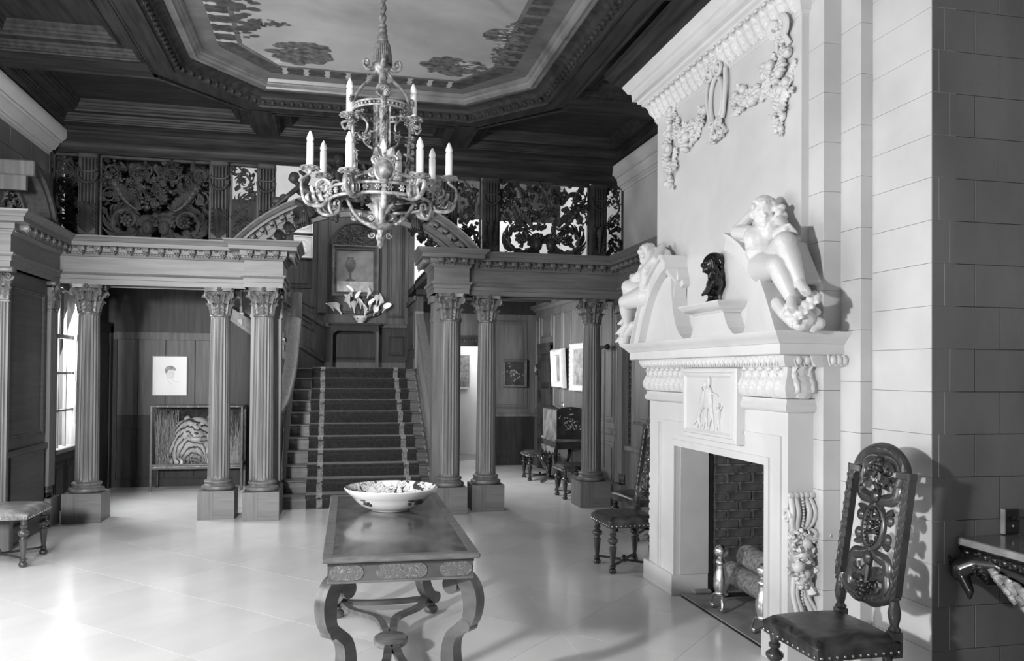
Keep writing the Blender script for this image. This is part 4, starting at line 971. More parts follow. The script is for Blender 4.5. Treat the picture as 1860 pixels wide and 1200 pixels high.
# ================================================================ landing furniture
lt = T('landing_table', 'dark narrow oak table against the wall on the landing', 'table', (.33, 13.26, 1.65))
MB().box(-.41, -.18, .70, .41, .18, .735, b=.006).obj('table_top', 'table_dark', lt); MB().box(-.38, -.16, .60, .38, .16, .70).obj('apron', 'table_dark', lt)
for x in (-.36, .36):
    for y in (-.145, .145): MB().box(x-.02, y-.02, 0, x+.02, y+.02, .60, b=.004).obj('leg', 'oak_mid' if x > 0 else 'table_dark', lt)
for s_ in (-1, 1): MB(UP).prism([(s_*.34, .60), (s_*.34, .55), (s_*.30, .585), (s_*.27, .60)], .14, .16).obj('corner_bracket', 'table_dark', lt)
fb = T('flower_bowl', 'white china bowl of white lilies on the landing table', 'flower arrangement', (.42, 13.22, 2.385))
MB().lathe([(.05, 0), (.055, .01), (.045, .018), (.085, .05), (.115, .10), (.12, .115), (.112, .112), (.08, .055), (.0, .04)], None, 20).obj('bowl', 'porcelain', fb, 60)
for k in range(7): MB().ell((.118*cos(k*.9-2.9), .1*sin(k*.9-2.9)-.0, .07), (.012, .008, .012)).obj('bowl_flower_spot', 'mural_dark', fb)
rl_ = random.Random(11)
lily = MB()
nn = 12
v = []; f = []
for i in range(7):
    t = i/6; r = .008+.055*t**2.2
    for k in range(nn):
        a = 2*pi*k/nn; v.append((r*cos(a)*(1+.3*t*cos(a)), r*sin(a), .12*t+.05*t*t*cos(a)))
for i in range(6):
    for k in range(nn): f.append((i*nn+k, i*nn+(k+1) % nn, (i+1)*nn+(k+1) % nn, (i+1)*nn+k))
LIL = None
for (x, z, ax, sc) in ((-.14, .46, .3, 1), (.10, .44, -.5, 1.1), (-.16, .28, .6, 1.3), (.0, .27, .1, 1.0), (.06, .13, -.3, 1.2), (.28, .30, -.7, 1.2), (.34, .22, -1.1, 1.0), (-.42, .22, .9, .9), (-.30, .18, 1.2, 1.5), (-.10, .20, .2, 1.1), (.14, .26, -.3, 1.0), (.20, .16, -.6, .9), (-.05, .36, .1, 1.0), (.24, .33, -.3, 1.0), (-.2, .34, .2, .9)):
    MB().tube(bez([(0, 0, .06), (x*.4, -.03, z*.55), (x, -.06, z)], 5), .006, 5).obj('stem', 'leaf_green', fb, 60)
    if LIL is None: LIL = MB().add(v, f).obj('lily_bloom', 'flower_white', fb, 80); o = LIL
    else: o = LIL.copy(); COL.objects.link(o); o.parent = fb
    o.matrix_basis = TR(x, -.06, z-.04) @ RY(-ax*.55) @ RX(.28) @ RZ(rl_.random()*6) @ SCL(sc*.85, sc*.85, sc*1.15)
for k in range(16):
    a = rl_.uniform(-1.4, 1.4); MB().leaf(rl_.uniform(.2, .36), .022, rl_.uniform(.2, .5), TR(0, -.02, .08) @ RZ(-pi/2) @ RX(a) @ RY(-pi/2+rl_.uniform(-.1, .3)), 0, 8, .002, ribs=.2).obj('leaf', 'leaf_green', fb, 60)
# arched still-life picture
pc = T('arched_picture', 'still life of a goblet in a heavy carved frame with arched crest above the flowers', 'painting', (.335, 13.42, 3.25))
fw_, fh_ = .375, .42
MB(UP).sweep([(0, 0), (.0, .05), (.02, .06), (.05, .03), (.07, .045), (.085, .015), (.085, 0)], [(-fw_, -fh_), (-fw_, fh_), (fw_, fh_), (fw_, -fh_)], True).obj('frame', 'walnut', pc, 30)
cr = MB(UP); r_ = random.Random(5)
pol = [(fw_*cos(a), fh_+.36*sin(a)) for a in [pi*k/16 for k in range(17)]]
cr.prism(pol, 0, .03)
for k in range(150):
    a = r_.uniform(.02, pi-.02); q = sqrt(r_.random())*.93; cr.ell((fw_*q*cos(a), fh_+.36*q*sin(a), .03), (.02, .02, .014), None, 6, 4)
cr.tube([(fw_*cos(a), fh_+.36*sin(a), .03) for a in [pi*k/16 for k in range(17)]], .02, 7)
cr.obj('carved_crest', 'carved_oak', pc, 50)
mat('canvas_dark', .10, .2, .6, 4, detail=5); mat('canvas_shape', .04, .08, .6, 9)
cvs = MB(UP).box(-fw_+.08, -fh_+.08, .0, fw_-.08, fh_-.08, .012).obj('canvas', 'canvas_dark', pc)
MB(UP).lathe([(.03, -.2), (.09, -.19), (.02, -.15), (.018, -.06), (.05, -.02), (.085, .05), (.09, .10), (.05, .17), (.06, .2)], TR(-.08, .03, .012) @ RX(-pi/2) @ SCL(1, .03, 1), 14).obj('painted_goblet', 'canvas_shape', cvs)
MB(UP).box(-.29, -.335, .012, .29, -.17, .0125).obj('painted_ledge', 'glazed', cvs)
for i, (z0, lb) in enumerate(((3.44, 'white square relief plaque with round medallion, lower of two by the stairs'), (3.84, 'white square relief plaque with round medallion, upper of two under the arch'))):
    p = T('relief_plaque', lb, 'plaque', (-.50, 13.46, z0), 0, 'white relief plaques')
    MB(UP).sweep([(0, 0), (0, .03), (.012, .035), (.025, .02), (.025, 0)], [(-.15, 0), (-.15, .36), (.15, .36), (.15, 0)], True).obj('frame', 'white_paint', p)
    MB(UP).box(-.13, .02, 0, .13, .34, .012).obj('panel', 'paper', p)
    MB(UP).lathe([(.115, 0), (.115, .02), (.105, .025), (.10, .016), (.0, .014)], TR(0, .18, .01), 24).obj('medallion', 'white_paint', p, 40)
    MB(UP).ell((.0, .20, .026), (.03, .045, .012)).ell((.005, .13, .024), (.05, .035, .01)).obj('profile_relief', 'white_paint', p, 60)
# ================================================================ chimney breast and marble fireplace
MX = Matrix(((0, 0, -1, 0), (-1, 0, 0, 0), (0, 1, 0, 0), (0, 0, 0, 1)))     # drawing plane on a wall that faces -X
def WX(x, y, z): return TR(x, y, z) @ MX
br = MB()
br.box(2.60, 5.47, 0, 3.5, 6.05, 4.15).box(2.60, 3.98, 0, 3.5, 4.18, 4.15).box(2.60, 4.1, 1.12, 3.5, 5.6, 4.15).box(3.2, 4.1, 0, 3.5, 5.6, 1.2).box(2.80, 3.36, 0, 3.7, 4.0, 4.15)
breast = st('wall_chimney_breast', br, 'limestone')
def stack(x0, y0, x1, y1, h, z0, m, name='stone_block', par=None, zt=4.14, off=0.):
    z = z0-off; k = 0
    while z < zt-.01:
        za = max(0, z); zb = min(zt, z+h)
        if zb-za > .02: MB().box(x0, y0, za+.0008, x1, y1, zb-.0008, b=.0015).obj(name, m, par or breast)
        z += h; k += 1
stack(2.585, 3.88, 2.80, 4.03, .27, 0, 'limestone', off=.1)
stack(2.69, 3.71, 2.82, 3.88, .27, 0, 'limestone', off=.05)
for k in range(21):                                                           # pale return face, one long stone per course
    za, zb = max(0, k*.2035-.10), min(4.14, (k+1)*.2035-.10)
    MB().box(2.76, 3.282, za+.0007, 2.90, 3.71, zb-.0007, b=.0012).obj('stone_block', 'limestone', breast)
# limestone wall facing the camera, coursed blocks with its shade in the colour
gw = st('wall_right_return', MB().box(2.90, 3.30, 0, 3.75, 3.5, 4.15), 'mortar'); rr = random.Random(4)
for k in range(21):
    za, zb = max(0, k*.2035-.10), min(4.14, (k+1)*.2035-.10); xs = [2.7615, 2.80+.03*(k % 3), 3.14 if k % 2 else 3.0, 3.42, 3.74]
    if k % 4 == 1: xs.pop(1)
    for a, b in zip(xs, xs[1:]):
        MB().box(a+.0012, 3.280+rr.uniform(0, .0012), za+.0012, b-.0012, 3.33, zb-.0012, b=.0015).obj('stone_block', 'limestone_return_shade', gw)

fp = T('marble_fireplace', 'tall white carved marble fireplace with broken pediment and overmantel', 'fireplace', (2.45, 4.95, 0))
def part(mb, name, m='marble', sm=None): return mb.obj(name, m, fp, sm, True)
Y0, Y1, OA, OB, ZO = 3.97, 5.93, 4.20, 5.45, 1.085
def bx(*a, b=0.): return MB().box(*a, b=b)
part(bx(2.40, OB, 0, 2.695, 5.985, .15, b=.006), 'plinth'); part(bx(2.40, 3.93, 0, 2.695, OA, .15, b=.006), 'plinth')
part(bx(2.43, OB, .15, 2.695, Y1, ZO), 'pier'); part(bx(2.43, Y0, .15, 2.60, OA, ZO), 'pier')
part(bx(2.43, Y0, ZO, 2.60, Y1, 1.47), 'lintel')
part(bx(2.47, OB-.006, .15, 2.69, OB+.004, ZO-.002), 'jamb_lining', 'marble_dull')
# flat architrave round the opening and outer frame mouldings
def ribbonframe(x, ys, zt, w, d, name):
    pth = [(ys[0], 0.15), (ys[0], zt), (ys[1], zt), (ys[1], 0.15)]
    m = MB()
    m.box(x-d, ys[0], .15, x, ys[0]+w, zt).box(x-d, ys[1]-w, .15, x, ys[1], zt).box(x-d, ys[0]+w, zt-w, x, ys[1]-w, zt)
    part(m, name)
ribbonframe(2.432, (OA-.045, OB+.045), ZO+.045, .045, .014, 'opening_frame')
part(MB().box(2.418, 5.74, .15, 2.432, 5.765, 1.24).box(2.422, 5.70, .15, 2.432, 5.72, 1.24).box(2.418, 5.20, 1.2405, 2.4315, 5.765, 1.262), 'pier_moulding')
part(MB().box(2.418, 4.03, .15, 2.432, 4.055, 1.26).box(2.418, 4.0555, 1.24, 2.432, 4.43, 1.262), 'pier_moulding')
# bolection below the leaf frieze, on both sides of the relief tablet
bol = [(0, 1.395), (.012, 1.395), (.03, 1.41), (.034, 1.43), (.02, 1.45), (.02, 1.47), (0, 1.47)]
cyma = [(0, 1.47), (.022, 1.475), (.040, 1.50), (.046, 1.53), (.036, 1.56), (.018, 1.59), (.010, 1.62), (.010, 1.65), (0, 1.65)]
RA, RB = 4.44, 5.20
for seg in ([(2.43, RA), (2.43, Y0), (2.585, Y0)], [(2.6, Y1), (2.43, Y1), (2.43, RB)]):
    part(MB().sweep(bol, seg), 'bolection', 'marble', 40); part(MB().sweep([(0, 1.47)]+cyma[1:-1]+[(0, 1.65)], seg), 'frieze_ground', 'marble', 40)
part(bx(2.43, RA, 1.47, 2.6, RB, 1.66), 'frieze_core')
FP_ = [(p_[0], p_[1]) for p_ in cyma[1:-1]]
def facade(ys, nm='acanthus_frieze'):
    lf = MB()
    for y in ys:
        lf.relief_leaf(FP_, .030, WX(2.43, y, 0), 4, 18, 9, .013)
        lf.ell((2.43-.030, y, 1.636), (.018, .022, .013), None, 9, 6)
        for q in range(5):
            for e in (-1, 1): lf.ell((2.43-.044+.008*abs(q-1), y+.046+e*.007, 1.50+q*.025), (.005, .006, .010), None, 5, 3)
        lf.relief_leaf(FP_[2:-1], .011, WX(2.43, y+.046, 0), 2, 10, 5, .010)
    part(lf, nm, 'marble', 60)
facade([4.02+k*.092 for k in range(5)]); facade([5.25+k*.092 for k in range(8)])
lf = MB()
lf.relief_leaf(FP_, .070, TR(2.505, Y0, 0) @ UP, 5, 26, 17, .016)
for q in (-1, 1): lf.relief_leaf(FP_[1:], .022, TR(2.505+q*.045, Y0-.004, 0) @ UP, 3, 16, 7, .014)
part(lf, 'corner_acanthus', 'marble', 60)
# egg and dart ovolo under the shelf
ovo = [(0, 1.645), (.045, 1.648), (.048, 1.655), (.062, 1.675), (.068, 1.70), (.068, 1.712), (0, 1.712)]
segp = [(2.72, Y1), (2.43, Y1), (2.43, Y0), (2.585, Y0), (2.585, 3.88), (2.69, 3.88), (2.69, 3.84)]
part(MB().sweep(ovo, segp[:-2]), 'ovolo', 'marble', 40)
eg = MB()
for a, b in ((Vector((2.43, Y1)), Vector((2.43, Y0))), (Vector((2.43, Y0)), Vector((2.585, Y0))), (Vector((2.585, 3.88)), Vector((2.69, 3.88)))):
    L = (b-a).length+.05; n = max(1, round(L/.062)); an = atan2((b-a).y, (b-a).x)
    for k in range(n):
        p = a+(b-a)*((k+.5)/n); M = TR(p.x, p.y, 1.682) @ RZ(an)
        eg.ell((0, -.062, 0), (.020, .018, .026), M, 8, 5); eg.tube([(-.028, -.060, .03), (-.026, -.064, -.005), (-.012, -.058, -.03)], .0045, 5, M); eg.tube([(.028, -.060, .03), (.026, -.064, -.005), (.012, -.058, -.03)], .0045, 5, M)
tag(part(eg, 'egg_and_dart', 'marble', 60), kind='stuff')
shelf = [(0, 1.712), (.12, 1.712), (.125, 1.716), (.125, 1.768), (.135, 1.772), (.14, 1.78), (.16, 1.80), (.185, 1.822), (.19, 1.835), (0, 1.835)]
part(MB().sweep(shelf, [(2.70, Y1), (2.43, Y1), (2.43, Y0), (2.44, Y0), (2.70, 3.91)][:3]+[(2.72, Y0-.0)]), 'mantel_shelf', 'marble', 30)
part(bx(2.43, Y0-.0, 1.712, 2.72, Y1, 1.835), 'shelf_core')
# relief tablet
tb = part(bx(2.37, RA, 1.175, 2.45, RB, 1.640, b=.004), 'relief_tablet')
m = MB(WX(2.37, (RA+RB)/2, 1.41)); m.sweep([(0, 0), (.006, .010), (.02, .012), (.03, .004), (.036, 0)], [(-.35, -.205), (-.35, .205), (.35, .205), (.35, -.205)], True); m.obj('tablet_frame', 'marble', tb, 40, True)
def dancer(cx, lean, s, arms, skirt):
    b = MB(WX(2.366, (RA+RB)/2, 1.41) @ TR(cx, -.16, 0) @ SCL(s*1.0, s, .6)); c = b.cap
    hip = (lean*.12, .145, 0); ch = (lean*.22, .215, 0.01); hd = (lean*.24, .285, .01)
    c(hip, ch, .032, .036, 8); b.ell(hd, (.024, .028, .024)); c(ch, hd, .012, .012, 6)
    c(hip, (lean*.02+.012, .08, .01), .02, .015, 7); c((lean*.02+.012, .08, .01), (-.03+lean*.05, .0, 0), .014, .009, 7)
    c(hip, (.02, .075, 0), .02, .014, 7); c((.02, .075, 0), (.032, -.005, 0), .013, .009, 7)
    for ax, ay in arms: c(ch, (ch[0]+ax*.5, ch[1]+ay*.4, .01), .012, .010, 6); c((ch[0]+ax*.5, ch[1]+ay*.4, .01), (ch[0]+ax, ch[1]+ay, .0), .009, .007, 6)
    if skirt:
        for q in range(5): c((hip[0], hip[1]-.01, 0), (hip[0]-skirt*(.05+.02*q), hip[1]-.08-.012*q, .0), .014, .012, 6)
    return b
for cx, le, s_, arms, sk in ((-.13, .5, 1.0, ((.09, .03), (-.06, .05)), 1), (-.03, .25, 1.05, ((.10, .0), (-.09, .0)), .6), (.06, -.1, 1.1, ((.11, -.02), (-.07, -.03)), 0), (.16, .1, .55, ((.08, .06), (-.06, .05)), 0)):
    o = remesh(dancer(cx, le, s_, arms, sk), 'relief_figure', .0036, 'marble', tb, 1, True)
# carved scroll-and-fruit drops on the side faces of the piers
def drop(parent_name, yf, sgn):
    b = MB(TR(2.505, yf, 0) @ (UP if sgn < 0 else UP @ RY(pi)))
    for k in range(5): b.cap((-.07+k*.035, .945, .012), (-.055+k*.0275, .945, .012), .017, .017, 8)
    for k, x in enumerate((-.062, -.032, .032, .062)): b.tube(bez([(x*.9, .93, .0), (x*1.08, .86, .035), (x*1.0, .80, .02), (x*.6, .76, .0)], 6), .017, 8, None, (1, .9))
    for k in range(10): b.ell((.0, .925-k*.016, .022+.012*sin(k*.33)), .0085, None, 6, 4)
    b.scroll(.04, 1.6, .011, TR(-.082, .83, 0) @ RY(-pi/2), 1)
    r_ = random.Random(9)
    for k in range(20):
        y = .74-.027*(k//2)-.01*r_.random(); x = r_.uniform(-.07, .075)*(1.0 if k < 14 else .6)
        c = k % 4; M = TR(x, y, r_.uniform(.02, .05)) @ RZ(r_.random()*6)
        if c == 0: b.rosette(r_.uniform(.035, .045), 5, M, .5)
        elif c == 1: b.ell((0, 0, .01), (.03, .034, .03), M, 9, 6); b.leaf(.07, .022, .7, M @ RZ(2), 3, 6, .006)
        elif c == 2:
            for q in range(7): b.ell((r_.uniform(-.025, .025), r_.uniform(-.03, .03), r_.uniform(0, .02)), .013, M, 7, 4)
        else: b.leaf(.10, .032, .8, M, 4, 7, .008, ribs=.5); b.leaf(.08, .026, .6, M @ RZ(2.2), 4, 7, .008, ribs=.5)
    for k in range(8): b.leaf(.10, .024, .5, TR(-.01, .77-.02*k, .015) @ RZ(-pi/2+(.9 if k % 2 else -.9)), 3, 6, .008)
    b.rosette(.04, 6, TR(-.005, .475, .03), .5)
    for x in (-.055, -.028, .03, .058): b.tube(bez([(x*.7, .50, .005), (x*.75-.005, .40, .012), (x+.02, .31, .03), (x+.045, .17, .02)], 6), .014, 8)
    for k in range(18): b.ell((.0+.03*max(0, (k-4)/13), .47-k*.017, .02), .008, None, 6, 4)
    part(b, 'fruit_drop', 'marble', 50)
drop('near', Y0, -1)
b = MB(); b.scroll(.08, 1.5, .03, TR(2.50, Y1+.03, .32) @ RZ(pi/2) @ RX(pi/2), 1); 
for k in range(7): b.ell((2.48, Y1+.02, .45+.06*k), (.05, .03+.02*sin(k), .045), None, 8, 5)
part(b, 'fruit_drop', 'marble', 50)
# broken segmental pediment
PC = 5.04
near = [(4.547, 2.474), (4.45, 2.435), (4.341, 2.372), (4.26, 2.31), (4.182, 2.233), (4.12, 2.155), (4.061, 2.063), (4.015, 1.98), (3.975, 1.904), (3.94, 1.835)]
def ribbon(path, r0, r1, x0, x1, name, side):
    P = [Vector(p) for p in path]; v = []; f = []; n = len(P)
    for i, p in enumerate(P):
        t = (P[min(i+1, n-1)]-P[max(0, i-1)]).normalized(); nn = Vector((t.y, -t.x))*side
        if nn.y > 0 and False: pass
        a = p+nn*r0; c = p+nn*r1
        v += [(x0, a.x, max(1.83, a.y)), (x1, a.x, max(1.83, a.y)), (x1, c.x, max(1.83, c.y)), (x0, c.x, max(1.83, c.y))]
    for i in range(n-1):
        for q in range(4): w_ = (q+1) % 4; f.append((i*4+q, i*4+w_, i*4+4+w_, i*4+4+q))
    f += [(3, 2, 1, 0), tuple(range((n-1)*4, n*4))]
    part(MB().add(v, f), name, 'marble_dull' if 'soffit' in name else 'marble')
far = [(2*PC-y, z) for y, z in near]
for pth, sd in ((near, -1), (far, 1)):
    ribbon(pth, 0, .02, 2.335, 2.58, 'raking_cornice', sd); ribbon(pth, .015, .105, 2.36, 2.58, 'raking_fascia', sd); ribbon(pth, .10, .19, 2.455, 2.58, 'raking_moulding', sd); ribbon(pth, .185, .235, 2.485, 2.58, 'raking_bead', sd)
# tympanum slab with two scooped hollows and the bust bracket
ty = [(4.0, 1.83), (4.06, 2.05), (4.2, 2.22), (4.36, 2.30), (4.385, 2.15), (4.40, 2.0), (4.43, 1.88), (4.46, 1.838), (4.52, 1.842), (4.585, 1.862), (4.64, 1.90), (4.672, 1.94), (4.70, 1.99), (4.717, 2.03), (5.10, 2.03), (5.115, 1.98), (5.14, 1.92), (5.18, 1.86), (5.22, 1.838), (5.30, 1.853), (5.37, 1.89), (5.43, 1.95), (5.465, 2.02), (5.49, 2.09), (5.506, 2.16), (5.53, 2.34), (5.68, 2.30), (5.88, 2.22), (6.02, 2.05), (6.08, 1.83)]
part(MB(Matrix(((0, 0, 1, 0), (1, 0, 0, 0), (0, 1, 0, 0), (0, 0, 0, 1)))).prism(ty, 2.42, 2.56), 'tympanum')
part(MB().sweep([(0, 2.0), (.01, 2.0), (.02, 2.012), (.05, 2.022), (.07, 2.04), (.085, 2.058), (.085, 2.068), (-.1, 2.068), (-.1, 2.0)], [(2.54, 5.12), (2.42, 5.12), (2.42, 4.70), (2.54, 4.70)]), 'bust_bracket', 'marble', 30)
part(bx(2.42, 4.70, 2.03, 2.56, 5.12, 2.068), 'bracket_top')
# cut end of the far raking cornice: tapering console face
part(MB(UP).prism([(2.33, 2.475), (2.575, 2.475), (2.57, 2.44), (2.555, 2.405), (2.555, 2.36), (2.535, 2.30), (2.53, 2.16), (2.43, 2.16), (2.45, 2.28), (2.37, 2.38), (2.36, 2.42)], -5.56, -5.50), 'console_end')
# overmantel panel and its crown
OM0, OM1, OX = 4.02, 6.07, 2.54
part(bx(OX, OM0, 1.835, 2.62, OM1, 3.66), 'overmantel_panel')
crown = [(0, 3.62), (.006, 3.62), (.010, 3.635), (.018, 3.64), (.02, 3.66), (.03, 3.68), (.052, 3.71), (.062, 3.75), (.078, 3.775), (.10, 3.785), (.10, 3.80), (.125, 3.81), (.13, 3.83), (.16, 3.84), (.165, 3.90), (.19, 3.91), (.20, 3.93), (.22, 3.96), (.225, 3.975), (0, 3.975)]
part(MB().sweep(crown, [(3.45, OM1), (OX, OM1), (OX, OM0), (2.70, OM0)]), 'crown_moulding', 'marble', 30)
wt = [(.0, 3.975), (.235, 3.975), (.25, 3.99), (.27, 4.0), (.27, 4.02), (.30, 4.03), (.32, 4.06), (.34, 4.07), (.34, 4.12), (0, 4.12)]
MB().sweep(wt, [(3.45, OM1), (OX, OM1), (OX, OM0), (2.70, OM0)]).obj('chimney_cornice', 'ceiling_oak_y', ceil, 30)
lf = MB(); CP_ = [(.018, 3.642), (.02, 3.66), (.03, 3.68), (.052, 3.71), (.062, 3.75), (.078, 3.775), (.094, 3.784)]
for k in range(22):
    y = OM0+.05+k*(OM1-OM0-.06)/21.5
    lf.relief_leaf(CP_, .036, WX(OX, y, 0), 4, 18, 9, .016); lf.relief_leaf(CP_[:-1], .010, WX(OX, y+.0465, 0), 2, 10, 5, .012); lf.ell((OX-.098, y, 3.772), (.016, .022, .012), None, 8, 5)
part(lf, 'acanthus_crown', 'marble', 60)
# festoon with cartouche
GX = OX
def fest(y, z, n, sp, rg, seed, sz=1.):
    b = MB(WX(GX, y, z)); r_ = random.Random(seed)
    for k in range(n):
        x = r_.gauss(0, sp*.5); q = r_.gauss(0, sp*.5); c = (k+seed) % 4; s_ = rg*r_.uniform(.8, 1.2); M = TR(x, q, .012+.02*r_.random()) @ RZ(r_.random()*6.3)
        if c == 0: b.rosette(s_, 6, M, .55)
        elif c == 1: b.ell((0, 0, s_*.2), (s_*.7, s_*.8, s_*.6), M, 9, 6)
        elif c == 2: b.leaf(s_*2.2, s_*.62, .30, M, 3, 14, .008, ribs=.6, c=9); b.leaf(s_*1.8, s_*.52, .25, M @ RZ(2.0), 3, 14, .008, ribs=.6, c=9)
        else:
            for t in range(6): b.ell((r_.uniform(-.6, .6)*s_, r_.uniform(-.6, .6)*s_, r_.random()*s_*.5), s_*.32, M, 7, 4)
    return b
GAR = [MB() for _ in range(4)]
for i, (y, z, n, sp, rg) in enumerate(((4.18, 3.60, 3, .05, .04), (4.18, 3.46, 5, .06, .045), (4.19, 3.37, 5, .07, .045), (4.18, 3.28, 6, .07, .045), (4.18, 3.19, 5, .06, .045), (4.19, 3.10, 4, .05, .036), (4.20, 3.03, 3, .03, .028),
                                       (4.29, 3.44, 4, .05, .045), (4.37, 3.38, 5, .06, .045), (4.47, 3.33, 6, .07, .05), (4.57, 3.32, 6, .06, .045), (4.66, 3.35, 5, .06, .04), (4.74, 3.40, 5, .05, .04),
                                       (5.24, 3.42, 5, .06, .04), (5.33, 3.37, 6, .07, .045), (5.43, 3.34, 6, .07, .05), (5.53, 3.38, 5, .06, .045), (5.62, 3.45, 5, .06, .045), (5.76, 3.58, 5, .06, .045), (5.78, 3.49, 5, .06, .045), (5.78, 3.39, 5, .07, .05), (5.78, 3.29, 4, .06, .05), (5.78, 3.20, 4, .05, .045), (5.77, 3.11, 4, .05, .04), (5.76, 3.04, 3, .03, .028))):
    g = fest(y, z, n, sp, rg, 30+i); gar = GAR[0 if i < 7 else (1 if i < 13 else (2 if i < 18 else 3))]; k = len(gar.v); gar.v += g.v; gar.f += [tuple(a+k for a in q) for q in g.f]
bw = MB(WX(GX, 4.19, 3.60))
for s_ in (-1, 1): bw.tube(bez([(0, 0, .02), (s_*.05, .05, .05), (s_*.09, .02, .05), (s_*.05, -.02, .03), (0, 0, .02)], 5), .017, 7, None, (1, 1.6)); bw.tube(bez([(0, 0, .02), (s_*.04, -.05, .03), (s_*.07, -.11, .015)], 5), .014, 6, None, (.6, 1.6))
gar = GAR[0]; k = len(gar.v); gar.v += bw.v; gar.f += [tuple(a+k for a in q) for q in bw.f]
for g in GAR: part(g, 'fruit_garland', 'marble', 50)
ct = MB(WX(GX, 4.99, 3.46))
oval = [(.085*cos(a), .155*sin(a)+.0, .03) for a in [2*pi*k/28 for k in range(28)]]
ct.tube(oval, .017, 8, None, None, True); ct.ell((0, 0, .005), (.08, .15, .025), None, 20, 8)
for s_ in (-1, 1):
    ct.scroll(.06, 2.0, .015, TR(s_*.07, .19, .055), s_, 24, True, None, .18, pi/2); ct.scroll(.045, 1.6, .014, TR(s_*.055, -.17, .04), -s_, 20, True, None, .18, -pi/2); ct.scroll(.05, 1.5, .014, TR(s_*.05, -.235, .025), s_, 20)
    ct.tube(bez([(s_*.125, .17, .03), (s_*.135, .05, .035), (s_*.105, -.08, .03), (s_*.085, -.15, .03)], 6), .016, 8); ct.leaf(.13, .035, .6, TR(s_*.04, .22, .02) @ RZ(pi/2-s_*.8), 4, 7, .008)
    for q in range(3): ct.leaf(.10, .03, .6, TR(s_*.03*q, -.20, .01) @ RZ(-pi/2+s_*.3*q), 4, 7, .008)
ct.rosette(.05, 6, TR(0, .245, .04), .6); part(ct, 'cartouche', 'marble', 50)

# ---- firebox bricks, hearth
fb_ = T('firebox', 'sooty brick lining inside the fireplace opening', 'firebox', (2.9, 4.85, 0))
MB().box(2.735, 5.459, 0, 3.22, 5.56, 1.2).box(3.131, 4.1, 0, 3.22, 5.459, 1.2).obj('mortar_bed', 'brick_mortar', fb_, None, True)
BR = MB().box(-.096, -.03, -.0285, .096, .03, .0285, b=.006); BRO = None; rr = random.Random(2)
def brick(M):
    global BRO
    if BRO is None: BRO = BR.obj('brick', 'brick', fb_); o = BRO
    else: o = BRO.copy(); COL.objects.link(o); o.parent = fb_
    o.matrix_parent_inverse = fb_.matrix_basis.inverted(); o.matrix_basis = M
for k in range(17):
    z = .03+k*.0672
    for x, sx in (((2.84, 1), (3.045, 1)) if k % 2 else ((2.788, .46), (2.942, 1), (3.147, 1))): brick(TR(x, 5.50+rr.uniform(-.004, .003)-.018, z) @ RZ(rr.uniform(-.01, .01)) @ SCL(sx, 1, 1))
    for j in range(7): brick(TR(3.155+rr.uniform(-.003, .003), 4.16+j*.205-(.1 if k % 2 else 0), z) @ RZ(pi/2))
MB().box(2.69, 4.10, 0, 3.2, 4.205, 1.2).box(2.69, 4.1, 1.10, 3.2, 5.6, 1.14).box(2.694, 5.452, 0, 2.73, 5.50, 1.1).obj('soot_lining_and_gap_shade', 'soot_and_shade', fb_, None, True)  # last box is a dark strip painting the shadow gap beside the jamb
hs = T('hearth', 'stone hearth slab with a dark iron edging strip', 'hearth', (2.7, 4.8, 0))
MB().box(2.478, OA+.004, 0.0, 3.17, OB-.004, .012, b=.003).obj('hearth_slab', 'hearth_stone', hs, None, True)
MB().box(2.464, OA-.1, 0.0, 2.478, OB-.03, .006).obj('iron_strip', 'iron', hs, None, True)
MB().box(2.56, OB-.05, .012, 2.70, OB-.004, .04, b=.008).obj('ash_ledge', 'hearth_stone', hs, None, True)

# ---- andirons and logs
AND = None
for y, lb in ((5.02, 'brass ball-topped andiron at the far side of the hearth'), (4.47, 'brass ball-topped andiron behind the right-hand fireplace pier')):
    if AND is not None: dup(AND, (2.575, y, .012), 0, lb); continue
    a = T('andiron', lb, 'andiron', (2.575, y, .012), 0, 'brass andirons'); AND = a
    MB().lathe([(.045, .10), (.05, .108), (.04, .118), (.042, .13), (.052, .17), (.05, .215), (.036, .26), (.028, .295), (.032, .315), (.038, .32), (.036, .33), (.024, .345), (.02, .355)], None, 20).obj('baluster_stem', 'brass', a, 60)
    MB().ell((0, 0, .395), .046, None, 20, 12).obj('ball', 'brass', a, 80)
    for s_ in (-1, 1):
        q = [(0, s_*.02, .11), (-.02, s_*.065, .09), (-.03, s_*.085, .04), (-.035, s_*.075, .010), (-.035, s_*.052, .010), (-.035, s_*.048, .026), (-.035, s_*.06, .03)]
        MB().tube(bez(q, 6), .0095, 8, None, (.8, 1.3)).obj('scroll_foot', 'brass', a, 60)
    MB().box(.02, -.012, .085, .42, .012, .11).box(.40, -.012, 0, .42, .012, .1).obj('log_bar', 'iron', a)
def log(p0, p1, r, label, seed):
    r_ = random.Random(seed); t = T('log', label, 'log', p0, 0, 'logs in the hearth'); P0 = Vector((0, 0, 0)); P1 = Vector(p1)-Vector(p0); n = 14; pts = []; R = []
    for k in range(n+1): pts.append(P0.lerp(P1, k/n)+Vector((r_.uniform(-.004, .004), 0, r_.uniform(-.004, .004)))); R.append(r*(1+r_.uniform(-.04, .04)))
    MB().tube(pts, R, 18).obj('bark', 'bark', t, 60)
    q = (P0-P1).to_track_quat('Z', 'Y').to_matrix().to_4x4()
    d = MB(q)
    for k in range(5): d.tube([(r*(.2+.17*k)*cos(a), r*(.2+.17*k)*sin(a), .002) for a in [2*pi*j/16 for j in range(16)]], .003, 4, None, None, True)
    d.obj('cut_end', 'bark', t, 50)
log((2.86, 4.62, .315), (2.88, 5.22, .315), .082, 'thick rough log on top of the pile in the hearth', 1)
